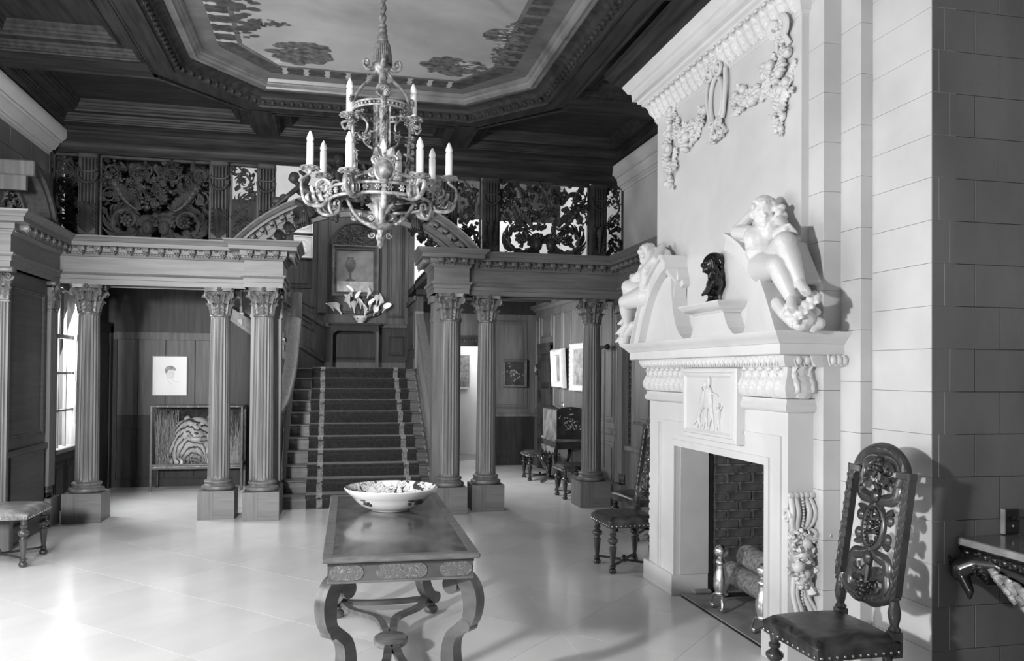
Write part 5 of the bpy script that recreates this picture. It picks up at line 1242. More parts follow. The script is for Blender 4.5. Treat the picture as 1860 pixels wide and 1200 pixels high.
log((2.79, 4.66, .18), (2.80, 5.30, .185), .078, 'rough log lying on the andirons below the top log', 2)
log((2.98, 4.60, .18), (2.98, 5.28, .18), .075, 'rear rough log in the hearth against the bricks', 3)
log((2.70, 4.62, .055), (2.90, 5.00, .05), .035, 'small split stick lying on the hearth floor', 4)
# ================================================================ putti, bust
def build_putto():
    b = MB(); c = b.cap; rnd_ = random.Random(6)
    J = dict(head=(2.400, 4.175, 2.527), neck=(2.410, 4.173, 2.451), shL=(2.370, 4.282, 2.427), elL=(2.360, 4.415, 2.459), haL=(2.430, 4.361, 2.565), shR=(2.440, 4.118, 2.434), elR=(2.375, 3.974, 2.370), haR=(2.370, 3.905, 2.392),
             chest=(2.410, 4.216, 2.392), belly=(2.410, 4.197, 2.309), pel=(2.420, 4.159, 2.232), hipA=(2.395, 4.169, 2.214), knA=(2.320, 3.892, 2.185), anA=(2.360, 3.829, 2.012), foA=(2.320, 3.754, 1.943), hipB=(2.450, 4.117, 2.242), knB=(2.350, 3.878, 2.310), anB=(2.400, 3.816, 2.093), foB=(2.36, 3.690, 2.027))
    V = {k: Vector(p) for k, p in J.items()}
    fc = Vector((-.42, -.88, -.22)).normalized(); lat = Vector((.90, -.42, 0)).normalized(); upv = fc.cross(lat)*-1
    if upv.z < 0: upv = -upv
    H = Matrix(((lat.x, fc.x, upv.x, V['head'].x), (lat.y, fc.y, upv.y, V['head'].y), (lat.z, fc.z, upv.z, V['head'].z), (0, 0, 0, 1))) @ SCL(1.16, 1.16, 1.16)
    b.ell((0, 0, .005), (.060, .066, .070), H, 14, 9); b.ell((0, .018, -.035), (.046, .046, .036), H, 12, 7)         # skull, jaw
    for s_ in (-1, 1): b.ell((s_*.026, .036, -.026), (.024, .020, .024), H, 9, 6); b.ell((s_*.024, .052, .014), (.017, .009, .005), H, 8, 5); b.ell((s_*.023, .055, .002), (.012, .007, .006), H, 8, 5); b.ell((s_*.060, 0, -.006), (.012, .018, .020), H, 8, 5)
    b.ell((0, .068, -.008), (.010, .013, .013), H, 8, 5); b.ell((0, .058, -.034), (.017, .010, .006), H, 8, 5); b.ell((0, .050, -.056), (.016, .014, .012), H, 8, 5)
    for k in range(110):                                                                                         # curls
        a = rnd_.uniform(0, 2*pi); e = rnd_.uniform(.25, 1.45); p = (cos(a)*cos(e)*.066, sin(a)*cos(e)*.068, sin(e)*.074+.004)
        if p[1] > .035 and p[2] < .045: continue
        b.ell(p, rnd_.uniform(.009, .014), H, 8, 5)
    c(V['neck'], V['head'], .034, .034); c(V['neck'], V['chest'], .034, .06)
    T1 = Matrix(((lat.x, fc.x, 0, 0), (lat.y, fc.y, 0, 0), (lat.z, fc.z, 1, 0), (0, 0, 0, 1)))
    def tor(p, r): b.ell((0, 0, 0), r, TR(*p) @ T1, 14, 9)
    tor(V['chest'], (.108, .072, .08)); tor(V['belly'], (.104, .086, .082)); tor(V['pel'], (.112, .08, .076)); tor(V['chest'].lerp(V['belly'], .5), (.102, .074, .07))
    for s_ in (-1, 1): b.ell((s_*.042, .046, .004), (.046, .020, .040), TR(*V['chest']) @ T1, 12, 8)
    b.ell((0, .082, -.012), (.012, .010, .012), TR(*V['belly']) @ T1, 7, 5)
    c(V['shL'], V['elL'], .050, .042); c(V['elL'], V['haL'], .042, .028); b.ell(V['haL'], (.026, .024, .03)); c(V['shL'], V['chest'], .045, .05); c(V['shR'], V['chest'], .045, .05)
    c(V['shR'], V['elR'], .050, .042); c(V['elR'], V['haR'], .042, .028)
    for k in range(4): q = V['haR']+Vector((-.01+.012*k, -.012, .012-.012*k)); c(q, q+Vector((.014, -.022, .004)), .0095, .008, 7); c(q+Vector((.014, -.022, .004)), q+Vector((.030, -.012, -.004)), .008, .007, 7)
    c(V['haR'], V['haR']+Vector((.012, .02, .02)), .011, .009, 7); b.ell(V['haR'], (.026, .024, .026))
    for h, k_, a_, f_ in (('hipA', 'knA', 'anA', 'foA'), ('hipB', 'knB', 'anB', 'foB')):
        c(V[h], V[k_], .092, .062, 20); b.ell(V[k_], .060); m = V[k_].lerp(V[a_], .35); c(V[k_], m, .056, .056, 20); c(m, V[a_], .056, .034, 20)
        c(V[a_], V[f_], .028, .026); 
        sd = Vector((.9, -.3, 0)).normalized()
        for t in range(5): q = V[f_]+sd*(t-2)*.011; c(q, q+Vector((-.012, -.020, -.010)), .0085-.0006*t, .0075-.0006*t, 6)
    # lion skin, rolled drapery and rock at the feet
    for k in range(26):
        t = rnd_.random(); p = Vector((2.40+rnd_.uniform(-.05, .07), 3.93-.2*t+rnd_.uniform(-.02, .02), 1.99-.09*t+rnd_.uniform(-.05, .03))); b.ell(p, (rnd_.uniform(.03, .05),)*2+(rnd_.uniform(.025, .045),), None, 8, 6, RZ(rnd_.random()*3))
    for k in range(5): p = Vector((2.34+.022*k, 3.73-.012*k, 1.90+.026*k)); c(p, p+Vector((-.03, -.035, -.03)), .017, .012, 8); c(p+Vector((0, .04, .02)), p, .018, .017, 8)
    c((2.345, 3.87, 1.93), (2.36, 3.80, 1.87), .035, .03); c((2.36, 3.96, 1.99), (2.345, 3.87, 1.93), .04, .035)
    # club behind the hand, drape behind the head
    for q in range(22): b.ell((2.44+rnd_.uniform(-.02, .03), 4.08+rnd_.uniform(-.03, .03), 2.50+rnd_.uniform(-.06, .05)), rnd_.uniform(.018, .030), None, 8, 5)
    c((2.40, 3.93, 2.36), (2.41, 4.03, 2.46), .024, .030)
    for k in range(6): c(Vector((2.46, 4.45-.035*k, 2.46+.012*k)), Vector((2.47, 4.38-.03*k, 2.53+.01*k)), .028, .022, 8)
    c((2.37, 4.45, 2.43), (2.40, 4.36, 2.37), .022, .022); c((2.46, 4.20, 2.36), (2.50, 3.98, 2.06), .055, .045)
    return b
pb = build_putto(); k = len(pb.v)
o = remesh(pb, 'marble_putto', .0050, 'marble', None, 3, False, .45); tag(o, 'white marble putto reclining on the near half of the pediment', 'sculpture', 'marble putti')
fm = MB(TR(0, 2*PC, 0) @ SCL(1, -1, 1)); fm.add(pb.v, pb.f)
o = remesh(fm, 'marble_putto', .008, 'marble', None, 1, False, .35); tag(o, 'white marble putto half hidden behind the far half of the pediment', 'sculpture', 'marble putti')
# tablet the near putto leans on
tag(MB(TR(2.47, 3.93, 2.22) @ RX(-.55)).box(-.012, -.012, -.15, .08, .012, .13, b=.004).obj('marble_slab', 'marble_dull', None), 'thin marble slab behind the knee of the near putto', 'slab')
# bronze bust
bt = T('bronze_bust', 'dark bronze bust of a long-haired man on the bracket over the mantel', 'bust', (2.475, 4.955, 2.068), radians(78))
b = MB(); c = b.cap; r_ = random.Random(8)     # faces local +Y
b.ell((0, .015, .275), (.046, .056, .064), None, 14, 9); b.ell((0, .030, .235), (.034, .040, .032), None, 12, 7); b.ell((0, .074, .262), (.0085, .014, .016), None, 7, 5); b.ell((0, .062, .283), (.028, .010, .006)); b.ell((0, .066, .238), (.014, .008, .005)); b.ell((0, .062, .222), (.013, .012, .010))
for s_ in (-1, 1): b.ell((s_*.020, .055, .256), (.013, .012, .014))
c((0, .0, .16), (0, .01, .24), .034, .032); b.ell((0, -.01, .135), (.095, .055, .055), None, 14, 8); b.ell((0, .0, .10), (.06, .05, .06), None, 12, 7)
for k in range(60):
    a = r_.uniform(-.12*pi, 1.12*pi); x = cos(a)*.046; y = -sin(a)*.05-.002
    s_ = 1 if x > 0 else -1; z = r_.uniform(.15, .315); dn = .05*(z < .27)
    c((x, y, z), (x*1.12+s_*dn*.3, y*1.08-dn*.1, z-.035), .014, .010, 6)
b.ell((0, -.008, .315), (.050, .056, .036), None, 12, 7)
for s_ in (-1, 1): c((s_*.045, .02, .30), (s_*.058, .0, .20), .016, .014, 7); c((s_*.058, 0, .20), (s_*.075, .01, .15), .015, .010, 7)
for k in range(0):
    pass
for k in range(9): c((-.085+.02*k, .03-.004*abs(k-4), .15-.003*k), (-.055+.02*k, .045, .075), .014, .010, 6)
remesh(b, 'head_and_shoulders', .0045, 'bronze', bt, 1, False, .3)
MB().box(-.055, -.05, 0, .055, .05, .012, b=.003).lathe([(.05, .012), (.052, .02), (.04, .03), (.034, .05), (.036, .06), (.042, .066), (.038, .074), (.03, .08)], None, 20).obj('socle', 'bronze', bt, 50)
# ================================================================ centre table and bowl
tb_ = T('centre_table', 'walnut library table with scrolled legs in the middle of the hall', 'table', (.33, 4.565, 0), radians(-1.1))
TW, TL = .355, .925
top = MB().sweep([(0, .752), (-.012, .752), (0, .756), (.0, .764), (-.004, .772), (-.012, .778), (-.05, .780), (-.055, .779), (-.2, .779), (-.2, .752)], [(-TW, -TL), (-TW, TL), (TW, TL), (TW, -TL)][::-1], True)
# frame offsets run inwards (negative = inside because travel is counter-clockwise seen from above)
MB().box(-TW, -TL, .752, TW, TL, .776, b=.006).obj('top_edge_moulding', 'walnut_light', tb_)
def rim(x0, y0, x1, y1, z0, z1): return MB().box(x0, y0, z0, x1, y1, z1, b=.0015)
for a in ((-TW+.004, -TL+.004, -TW+.05, TL-.004), (TW-.05, -TL+.004, TW-.004, TL-.004), (-TW+.05, -TL+.004, TW-.05, -TL+.05), (-TW+.05, TL-.05, TW-.05, TL-.004)): rim(*a, .774, .7785).obj('top_banding', 'walnut_light', tb_)
MB().box(-TW+.05, -TL+.05, .772, TW-.05, TL-.05, .778, b=.001).obj('top_panel', 'walnut_top', tb_)
AW, AL = .325, .895
MB().box(-AW, -AL, .655, AW, AL, .752).obj('apron', 'walnut', tb_)
MB().box(-AW-.004, -AL-.004, .735, AW+.004, AL+.004, .748).obj('apron_upper_band', 'dark_wood', tb_); MB().box(-AW-.004, -AL-.004, .655, AW+.004, AL+.004, .668, b=.003).obj('apron_lower_band', 'walnut_light', tb_)
def marq(name):
    m = bpy.data.materials.new(name); m.use_nodes = True; N = m.node_tree.nodes; L = m.node_tree.links; b = N['Principled BSDF']
    tc = N.new('ShaderNodeTexCoord'); n = N.new('ShaderNodeTexNoise'); n.inputs['Scale'].default_value = 52; n.inputs['Detail'].default_value = 1.5; n.inputs['Distortion'].default_value = 2.2
    L.new(tc.outputs['Object'], n.inputs[0]); c = N.new('ShaderNodeValToRGB'); L.new(n.outputs['Fac'], c.inputs[0]); c.color_ramp.interpolation = 'LINEAR'
    el = c.color_ramp.elements; el[0].position = .40; el[0].color = (.12, .12, .12, 1); el[1].position = .60; el[1].color = (.14, .14, .14, 1)
    for p in (.46, .54): e = el.new(p); e.color = (.07, .07, .07, 1)
    e = el.new(.50); e.color = (.40, .40, .40, 1)
    L.new(c.outputs[0], b.inputs['Base Color']); b.inputs['Roughness'].default_value = .35; MATS[name] = m
marq('marquetry')
def lozenge(w, h, n=10):
    r = h; p = []
    for k in range(n+1): a = -pi/2+pi*k/n; p.append((w-r+r*cos(a), r*sin(a)))
    for k in range(n+1): a = pi/2+pi*k/n; p.append((-w+r+r*cos(a), r*sin(a)))
    return p
for y, M in ((-AL-.003, TR(0, -AL-.003, .703) @ UP), (AL, TR(0, AL+.003, .703) @ RZ(pi) @ UP)):
    for x, w_ in ((-.245, .075), (.0, .115), (.245, .075)):
        q = MB(M).prism([(px_+x, py_) for px_, py_ in lozenge(w_, .033)], -.001, .001).obj('marquetry_panel', 'marquetry', tb_)
for s_ in (-1, 1):
    for y, w_ in ((-.78, .10), (-.40, .14), (0, .16), (.40, .14), (.78, .10)): MB(TR(s_*(AW+.003), y, .703) @ RZ(s_*pi/2) @ UP).prism(lozenge(w_, .033), -.001, .001).obj('marquetry_panel', 'marquetry', tb_)
# legs: sawn double-C scrolls set on the diagonal
cl = bez([(-.06, .600, 0), (-.025, .648, 0), (.03, .632, 0), (.066, .575, 0), (.070, .505, 0), (.052, .445, 0), (.005, .405, 0), (-.040, .360, 0), (-.058, .29, 0), (-.050, .215, 0), (-.015, .150, 0), (.03, .105, 0), (.05, .075, 0)], 5)
def legsolid():
    b = MB(); n = len(cl); v = []; f = []; h = .032
    for i, p in enumerate(cl):
        t = (cl[min(i+1, n-1)]-cl[max(0, i-1)]).normalized(); nn = Vector((-t.y, t.x, 0)); w_ = .026+.014*sin(pi*i/(n-1)*2)**2
        for a, d_ in ((w_, -h), (w_, h), (-w_, h), (-w_, -h)): q = p+nn*a; v.append((q.x, d_, q.y))
    for i in range(n-1):
        for q in range(4): w_ = (q+1) % 4; f.append((i*4+q, i*4+w_, i*4+4+w_, i*4+4+q))
    f += [(3, 2, 1, 0), tuple(range((n-1)*4, n*4))]; b.add(v, f)
    b.lathe([(.043, -.034), (.043, .034)], TR(-.045, 0, .602) @ RX(pi/2), 20); b.lathe([(.036, -.034), (.036, .034)], TR(.052, 0, .425) @ RX(pi/2) @ SCL(.6, .8, 1), 16); b.lathe([(.038, -.034), (.038, .034)], TR(.055, 0, .10) @ RX(pi/2), 18)
    return b
LG = None
for sx in (-1, 1):
    for sy in (-1, 1):
        M = TR(sx*.285, sy*.80, 0) @ RZ(atan2(sy, sx))
        if LG is None: LG = legsolid().obj('scroll_leg', 'walnut', tb_, 40); o = LG
        else: o = LG.copy(); COL.objects.link(o); o.parent = tb_
        o.matrix_basis = M
        MB(TR(sx*.285, sy*.80, 0)).box(-.045, -.045, .640, .045, .045, .657, b=.005).obj('leg_block', 'walnut_light', tb_)
        MB(M).lathe([(.03, .0), (.045, .012), (.048, .028), (.04, .045), (.025, .05), (.03, .055), (.03, .07)], TR(.03, 0, 0), 16).obj('bun_foot', 'walnut', tb_, 50)
def curvy(p, w=.022, t=.028):
    P = bez(p, 8); n = len(P); v = []; f = []
    for i, q in enumerate(P):
        d_ = (P[min(i+1, n-1)]-P[max(0, i-1)]).normalized(); nn = Vector((-d_.y, d_.x, 0))
        for a, z in ((w, 0), (w, t), (-w, t), (-w, 0)): s_ = q+nn*a; v.append((s_.x, s_.y, .085+z))
    for i in range(n-1):
        for q in range(4): w_ = (q+1) % 4; f.append((i*4+q, i*4+w_, i*4+4+w_, i*4+4+q))
    f += [(3, 2, 1, 0), tuple(range((n-1)*4, n*4))]; return MB().add(v, f)
for sx in (-1, 1):
    for sy in (-1, 1): curvy([(sx*.265, sy*.78, 0), (sx*.20, sy*.60, 0), (sx*.06, sy*.42, 0), (sx*.02, sy*.15, 0), (0, 0, 0)]).obj('stretcher', 'walnut', tb_, 40)
MB().lathe([(.085, .08), (.095, .09), (.095, .112), (.088, .118), (.0, .118)], SCL(1, 1.25, 1), 28).obj('stretcher_boss', 'walnut_light', tb_, 40)
for sy in (-1, 1): curvy([(-.27, sy*.81, 0), (-.1, sy*.77, 0), (.1, sy*.77, 0), (.27, sy*.81, 0)]).obj('end_stretcher', 'walnut', tb_, 40) if sy > 0 else None

bw = T('porcelain_bowl', 'wide white porcelain bowl with dark painted flowers on the table', 'bowl', (.345, 4.86, .7785))
def bowl_in():
    m = bpy.data.materials.new('bowl_decor'); m.use_nodes = True; N = m.node_tree.nodes; L = m.node_tree.links; b = N['Principled BSDF']
    tc = N.new('ShaderNodeTexCoord'); v = N.new('ShaderNodeTexNoise'); v.inputs['Scale'].default_value = 11; v.inputs['Detail'].default_value = 5; v.inputs['Distortion'].default_value = 2.0
    L.new(tc.outputs['Object'], v.inputs[0]); c = N.new('ShaderNodeValToRGB'); L.new(v.outputs['Fac'], c.inputs[0]); el = c.color_ramp.elements
    el[0].position = .40; el[0].color = (.05, .05, .05, 1); el[1].position = .56; el[1].color = (.74, .74, .74, 1)
    for p, q in ((.44, .12), (.455, .62), (.50, .70), (.515, .22), (.53, .35)): e = el.new(p); e.color = (q, q, q, 1)
    L.new(c.outputs[0], b.inputs['Base Color']); b.inputs['Roughness'].default_value = .1; MATS['bowl_decor'] = m
bowl_in()
MB().lathe([(.09, 0), (.115, .003), (.118, .008), (.15, .018), (.185, .038), (.212, .064), (.228, .084), (.236, .090), (.268, .120), (.277, .134), (.272, .139)], None, 48, False).obj('outer_body', 'porcelain', bw, 60)
MB().lathe([(.272, .139), (.262, .128), (.228, .098), (.20, .075), (.13, .038), (.06, .028), (.001, .026)], None, 48, False).obj('decorated_inside', 'bowl_decor', bw, 60)
for a in (-1.0, -.75, -2.4):
    r_ = random.Random(int(a*100)); q = MB()
    for k in range(14):
        t = a+r_.uniform(-.18, .18); z = r_.uniform(.05, .085); rr_ = .200+(z-.052)*.82+.0012
        q.ell((rr_*cos(t), rr_*sin(t), z), (.012, .012, .006), None, 6, 4)
    q.obj('painted_spray', 'mural_dark', bw, 60)

# ================================================================ turned chairs and stools with leather seats
def turned_leg(h=.40, ball=True):
    s = h/.40
    return [(.020, 0), (.030, .006), (.034, .022), (.028, .038), (.016, .044), (.026, .052), (.026, .064), (.016, .070), (.018, .085), (.030, .20), (.033, .225), (.022, .232), (.020, .245), (.034, .258), (.044, .275), (.042, .29), (.026, .302), (.018, .312), (.028, .322), (.030, .336), (.020, .345), (.024, .37), (.022, .40)]
def stool_parts(t, w, d, zs, m_seat, m_leg, th=.085, nails=True):
    for sx in (-1, 1):
        for sy in (-1, 1):
            x = sx*(w/2-.045); y = sy*(d/2-.045)
            MB(TR(x, y, 0) @ SCL(1, 1, (zs-th+.01)/.40)).lathe(turned_leg(), None, 14).obj('leg', m_leg, t, 50)
    # padded seat: domed grid
    nx = ny = 12; v = []; f = []
    for j in range(ny+1):
        for i in range(nx+1):
            u = i/nx*2-1; q = j/ny*2-1; e = max(abs(u), abs(q)); z = zs-.018*(u*u+q*q)*.5-(.012*max(0, e-.83)/.17*2)
            v.append((u*w/2*(1-.02*abs(q)**6), q*d/2*(1-.02*abs(u)**6), z))
    for j in range(ny):
        for i in range(nx): a = j*(nx+1)+i; f.append((a, a+1, a+nx+2, a+nx+1))
    ring = [i for i in range(nx+1)]+[(j+1)*(nx+1)-1 for j in range(1, ny+1)]+[ny*(nx+1)+i for i in range(nx-1, -1, -1)]+[j*(nx+1) for j in range(ny-1, 0, -1)]
    n0 = len(v)
    for r in ring: p = v[r]; v.append((p[0]*1.01, p[1]*1.01, zs-th*.55))
    n1 = len(v)
    for r in ring: p = v[r]; v.append((p[0]*.985, p[1]*.985, zs-th))
    m = len(ring)
    for k in range(m): q = (k+1) % m; f.append((ring[k], ring[q], n0+q, n0+k)); f.append((n0+k, n0+q, n1+q, n1+k))
    f.append(tuple(range(n1, n1+m)))
    st_ = MB().add(v, f).obj('leather_seat', m_seat, t, 60)
    if nails:
        nb = MB()
        for sy in (-1, 1):
            for k in range(11): x = -w/2+w*(k+.5)/11; nb.ell((x, sy*(d/2+.001), zs-th*.82), (.008, .006, .008), None, 7, 4)
        for sx in (-1, 1):
            for k in range(11): y = -d/2+d*(k+.5)/11; nb.ell((sx*(w/2+.001), y, zs-th*.82), (.006, .008, .008), None, 7, 4)
        tag(nb.obj('brass_nails', 'nail_brass', st_, 60), kind='stuff')
    for s_ in (-1, 1):
        MB().tube(bez([(s_*(w/2-.05), -d/2+.05, .065), (s_*w*.22, -d*.2, .065), (0, 0, .065)], 6), .013, 8, None, (.8, 1.3)).obj('stretcher', m_leg, t, 50); MB().tube(bez([(s_*(w/2-.05), d/2-.05, .065), (s_*w*.22, d*.2, .065), (0, 0, .065)], 6), .013, 8, None, (.8, 1.3)).obj('stretcher', m_leg, t, 50)
    MB().lathe([(.022, .05), (.03, .06), (.026, .08), (.014, .09), (.018, .10), (.0, .11)], None, 12).obj('stretcher_finial', m_leg, t, 50)
def carved_back(t, w, z0, z1, m, tilt):
    """tall openwork back standing at local +y edge, leaning backwards; drawn in XZ"""
    M = TR(0, 0, z0) @ RX(-tilt) @ UP               # drawing plane x, y(up); +z to the sitter (-Y)
    H = z1-z0
    bk = MB(M)
    for s_ in (-1, 1): MB(M).box(s_*w/2-.022, 0, -.022, s_*w/2+.022, H*.90, .022, b=.005).obj('stile', m, t)
    cs = MB(M)
    for s_ in (-1, 1):
        for k in range(22): cs.leaf(.04, .012, .03, TR(s_*w/2, .015+k*H*.9/23, .023) @ RZ(pi/2+(.5 if k % 2 else -.5)), 3, 4, .004)
    ar = [(w/2*.84*cos(a), H*.87+.115*sin(a), 0) for a in [pi*k/20 for k in range(21)]]
    for s_ in (-1, 1): MB(M).box(s_*w/2-.024*1-(.05 if s_ > 0 else 0), H*.84, -.022, s_*w/2+.024+(.05 if s_ < 0 else 0), H*.90, .024, b=.005).obj('crest_shoulder', m, t)
    MB(M).tube(ar, .030, 8, None, (.75, 1.0)).obj('arched_crest', m, t, 50)
    for k in range(12): a = pi*(k+.5)/12; cs.leaf(.045, .012, .03, TR(w/2*.84*cos(a), H*.87+.115*sin(a), .022) @ RZ(a+pi/2), 3, 4, .004)
    lo = [(w/2*.92*cos(a), .02-.075*sin(a), 0) for a in [pi*k/16 for k in range(17)]]
    MB(M).tube(lo, .028, 8, None, (.75, 1.0)).obj('lower_rail', m, t, 50)
    for k in range(10): a = pi*(k+.5)/10; cs.leaf(.04, .011, .03, TR(w/2*.92*cos(a), .02-.075*sin(a), .022) @ RZ(-a+pi/2), 3, 4, .004)
    cs.obj('carved_edging', m, t, 50)
    sp = MB(M); cy = H*.45
    ov = [(.065*cos(a), cy+.105*sin(a), 0) for a in [2*pi*k/28 for k in range(28)]]
    sp.tube(ov, .020, 8, None, (.7, 1.0), True)
    for k in range(26): a = 2*pi*k/26; sp.ell((.052*cos(a), cy+.09*sin(a), .014), .006, None, 5, 3)
    r_ = random.Random(3)
    for k in range(26): sp.leaf(.045, .012, .6, TR(r_.uniform(-.035, .035), cy+r_.uniform(-.07, .07), 0) @ RZ(r_.random()*6), 3, 5, .006)
    for v_ in (-1, 1):
        for s_ in (-1, 1):
            q = [(0, cy+v_*.11, 0), (s_*.05, cy+v_*.135, 0), (s_*.115, cy+v_*.15, 0), (s_*.125, cy+v_*.21, 0), (s_*.075, cy+v_*.225, 0), (s_*.085, cy+v_*.185, 0)]
            sp.tube(bez(q, 6), [.030-.018*abs(k/30-.4) for k in range(31)], 8, None, (.5, 1.1))
            q = [(s_*.12, cy+v_*.20, 0), (s_*.135, cy+v_*.27, 0), (s_*.11, cy+v_*.325, 0), (s_*.05, cy+v_*.345, 0), (0, cy+v_*.33, 0)]
            sp.tube(bez(q, 6), .025, 8, None, (.55, 1.1)); sp.scroll(.034, 1.4, .014, TR(s_*.06, cy+v_*.275, .004), s_*v_)
            sp.leaf(.09, .03, .5, TR(s_*.02, cy+v_*.19, 0) @ RZ(v_*pi/2-s_*v_*.6), 4, 6, .01); sp.leaf(.07, .025, .5, TR(s_*.03, cy+v_*.26, .005) @ RZ(v_*pi/2+s_*v_*.3), 4, 6, .01)
            sp.ell((s_*.105, cy+v_*.045, 0), (.026, .03, .012)); sp.leaf(.07, .02, .2, TR(s_*.06, cy+v_*.06, 0) @ RZ(v_*.5 if s_ > 0 else pi-v_*.5), 4, 7, .012)
        sp.tube([(0, cy+v_*.10, 0), (0, cy+v_*.34, 0)], .016, 7); sp.rosette(.04, 6, TR(0, cy+v_*.305, .01), .6); sp.leaf(.05, .035, .1, TR(0, cy+v_*.315, 0) @ RZ(v_*pi/2), 3, 6, .012); sp.ell((0, cy+v_*.15, .01), (.03, .04, .018))
    for k in range(18): sp.leaf(.05, .015, .5, TR(r_.uniform(-.09, .09), cy+r_.choice((-1, 1))*r_.uniform(.14, .31), .01) @ RZ(r_.random()*6), 3, 5, .008)
    sp.obj('openwork_splat', m, t, 50)
def tall_chair(loc, rz, label, m_seat, m_wood, scale=1.):
    t = T('carved_chair', label, 'chair', loc, rz, 'tall-backed carved chairs'); t.scale = (scale,)*3
    stool_parts(t, .46, .44, .475, m_seat, m_wood, .10)
    y = .205
    for s_ in (-1, 1):
        MB(TR(s_*.195, y, 0)).box(-.025, -.025, .36, .025, .025, .475).lathe([(.024, .475), (.03, .485), (.018, .50), (.026, .53), (.03, .56), (.022, .60), (.02, .615), (.03, .625), (.02, .64)], None, 12).obj('back_post', m_wood, t, 50)
    bk = bpy.data.objects.new('chair_back', None)
    carved_back_at(t, m_wood); return t
def carved_back_at(t, m):
    # the back panel is built around local y=0, then moved to the seat's rear edge
    before = set(t.children); carved_back(t, .40, .635, 1.27, m, .15)
    for c_ in t.children:
        if c_ not in before: c_.matrix_basis = TR(0, .205, 0) @ c_.matrix_basis
tall_chair((2.255, 3.335, 0), -1.55, 'dark tall-backed carved chair with nailed leather seat in the right foreground', 'leather', 'dark_wood', .97)
tall_chair((2.37, 6.33, 0), -1.54, 'tall-backed carved chair half hidden behind the far fireplace pier', 'leather', 'dark_wood', .97)
def stool(loc, rz, label, ms, mw, sz=(.56, .50, .46)):
    t = T('leather_stool', label, 'stool', loc, rz, 'leather stools with turned legs'); stool_parts(t, *sz, ms, mw); return t
stool((-2.70, 7.47, 0), 0, 'worn leather stool on turned legs at the left edge of the hall', 'leather_worn', 'dark_wood', (.62, .56, .47))
stool((3.10, 10.05, 0), 0, 'leather stool on turned legs behind the rightmost column pedestal', 'leather', 'dark_wood', (.5, .46, .44))
stool((3.08, 11.85, 0), 0, 'dark leather stool far back in the right recess behind the cabinet', 'leather', 'black_wood', (.5, .46, .44))
# armchair with curved dark post and tapestry panel, beyond the half-hidden chair
ac = T('tapestry_armchair', 'low tapestry-covered armchair with curved dark post beyond the fireplace', 'chair', (3.05, 7.55, 0), -1.5)
stool_parts(ac, .58, .52, .43, 'leather', 'black_wood', .10, False)
mat('tapestry', .08, .32, .8, 16, detail=8, bump=.5, bscale=60)
MB(TR(0, .25, .42) @ RX(-.12)).box(-.29, -.03, 0, .29, .03, .42, b=.02).obj('back_panel', 'tapestry', ac, 40)
for s_ in (-1, 1):
    MB().tube(bez([(s_*.31, .26, .86), (s_*.31, .20, .80), (s_*.31, .16, .66), (s_*.31, .20, .50), (s_*.30, .22, .30), (s_*.30, .26, 0)], 6), .022, 8, None, (.9, 1.5)).obj('curved_post', 'black_wood', ac, 60)
MB().tube(bez([(-.31, .26, .86), (0, .29, .90), (.31, .26, .86)], 8), .018, 8).obj('top_rail', 'gilt_edge', ac, 60)

# ================================================================ console table with carved eagle
cn = T('console_table', 'marble-topped console with dark carved eagle support at the right edge', 'console table', (3.2, 2.95, 0))
part2 = lambda mb, n, m, sm=None: mb.obj(n, m, cn, sm, True)
part2(MB().box(2.895, 2.35, .812, 3.70, 3.275, .842, b=.004), 'marble_top', 'console_top') if False else None
mat('console_top', .07, .16, .15, 6, detail=7, dist=2, coat=.3); mat('console_edge', .24, .34, .4, 20)
part2(MB().box(2.90, 2.35, .838, 3.70, 3.277, .843), 'polished_top', 'console_top'); part2(MB().box(2.897, 2.348, .806, 3.70, 3.277, .838, b=.003), 'marble_slab', 'console_edge')
part2(MB().box(2.925, 2.40, .745, 3.68, 3.27, .806, b=.008), 'frieze_rail', 'black_wood')
cf = MB()
for k in range(16): cf.ell((2.920, 2.42+k*.055, .772), (.012, .02, .018), None, 8, 5); cf.leaf(.045, .016, .6, TR(2.92, 2.447+k*.055, .755) @ MX @ RZ(pi/2), 3, 5, .006)
part2(cf, 'carved_frieze', 'black_wood', 50)
eb = MB(); c = eb.cap
c((2.97, 3.10, .74), (2.92, 3.19, .735), .05, .045); c((2.92, 3.19, .735), (2.885, 3.235, .70), .045, .05); eb.ell((2.88, 3.235, .685), (.045, .05, .045)); c((2.875, 3.215, .672), (2.868, 3.165, .615), .030, .018); c((2.868, 3.165, .615), (2.87, 3.17, .585), .018, .010)
eb.ell((2.855, 3.22, .70), (.014, .02, .012)); c((2.865, 3.27, .72), (2.855, 3.285, .755), .016, .006); c((2.865, 3.20, .64), (2.87, 3.18, .60), .016, .01)
for k in range(10): eb.leaf(.08, .022, .7, TR(2.90+.012*k, 3.20-.012*k, .73-.004*k) @ MX @ RZ(-.4-.25*k), 3, 5, .01)
c((2.98, 3.08, .72), (3.05, 2.90, .66), .055, .09); c((3.05, 2.90, .66), (3.12, 2.80, .40), .10, .09)
eo = remesh(eb, 'eagle_head', .006, 'black_wood', cn, 2, True)
wg = MB(); r_ = random.Random(12)
for row, (n, L) in enumerate(((9, .26), (8, .20), (7, .13))):
    for k in range(n):
        t = k/(n-1); wg.leaf(L*(.7+.5*t), .026, .06, TR(2.905-.008*row, 3.08-.42*t, .735-.10*t) @ MX @ RZ(-.75-.15*t+.05*row), 6, 10, .007, ribs=.5)
part2(wg, 'wing_feathers', 'silver_gilt', 50)
part2(MB().box(2.93, 2.45, 0, 3.65, 3.20, .10, b=.02), 'plinth', 'black_wood')
sw = T('wall_bracket_plate', 'small dark metal plate fixed to the shaded stone above the console', 'wall plate', (3.19, 3.279, .90))
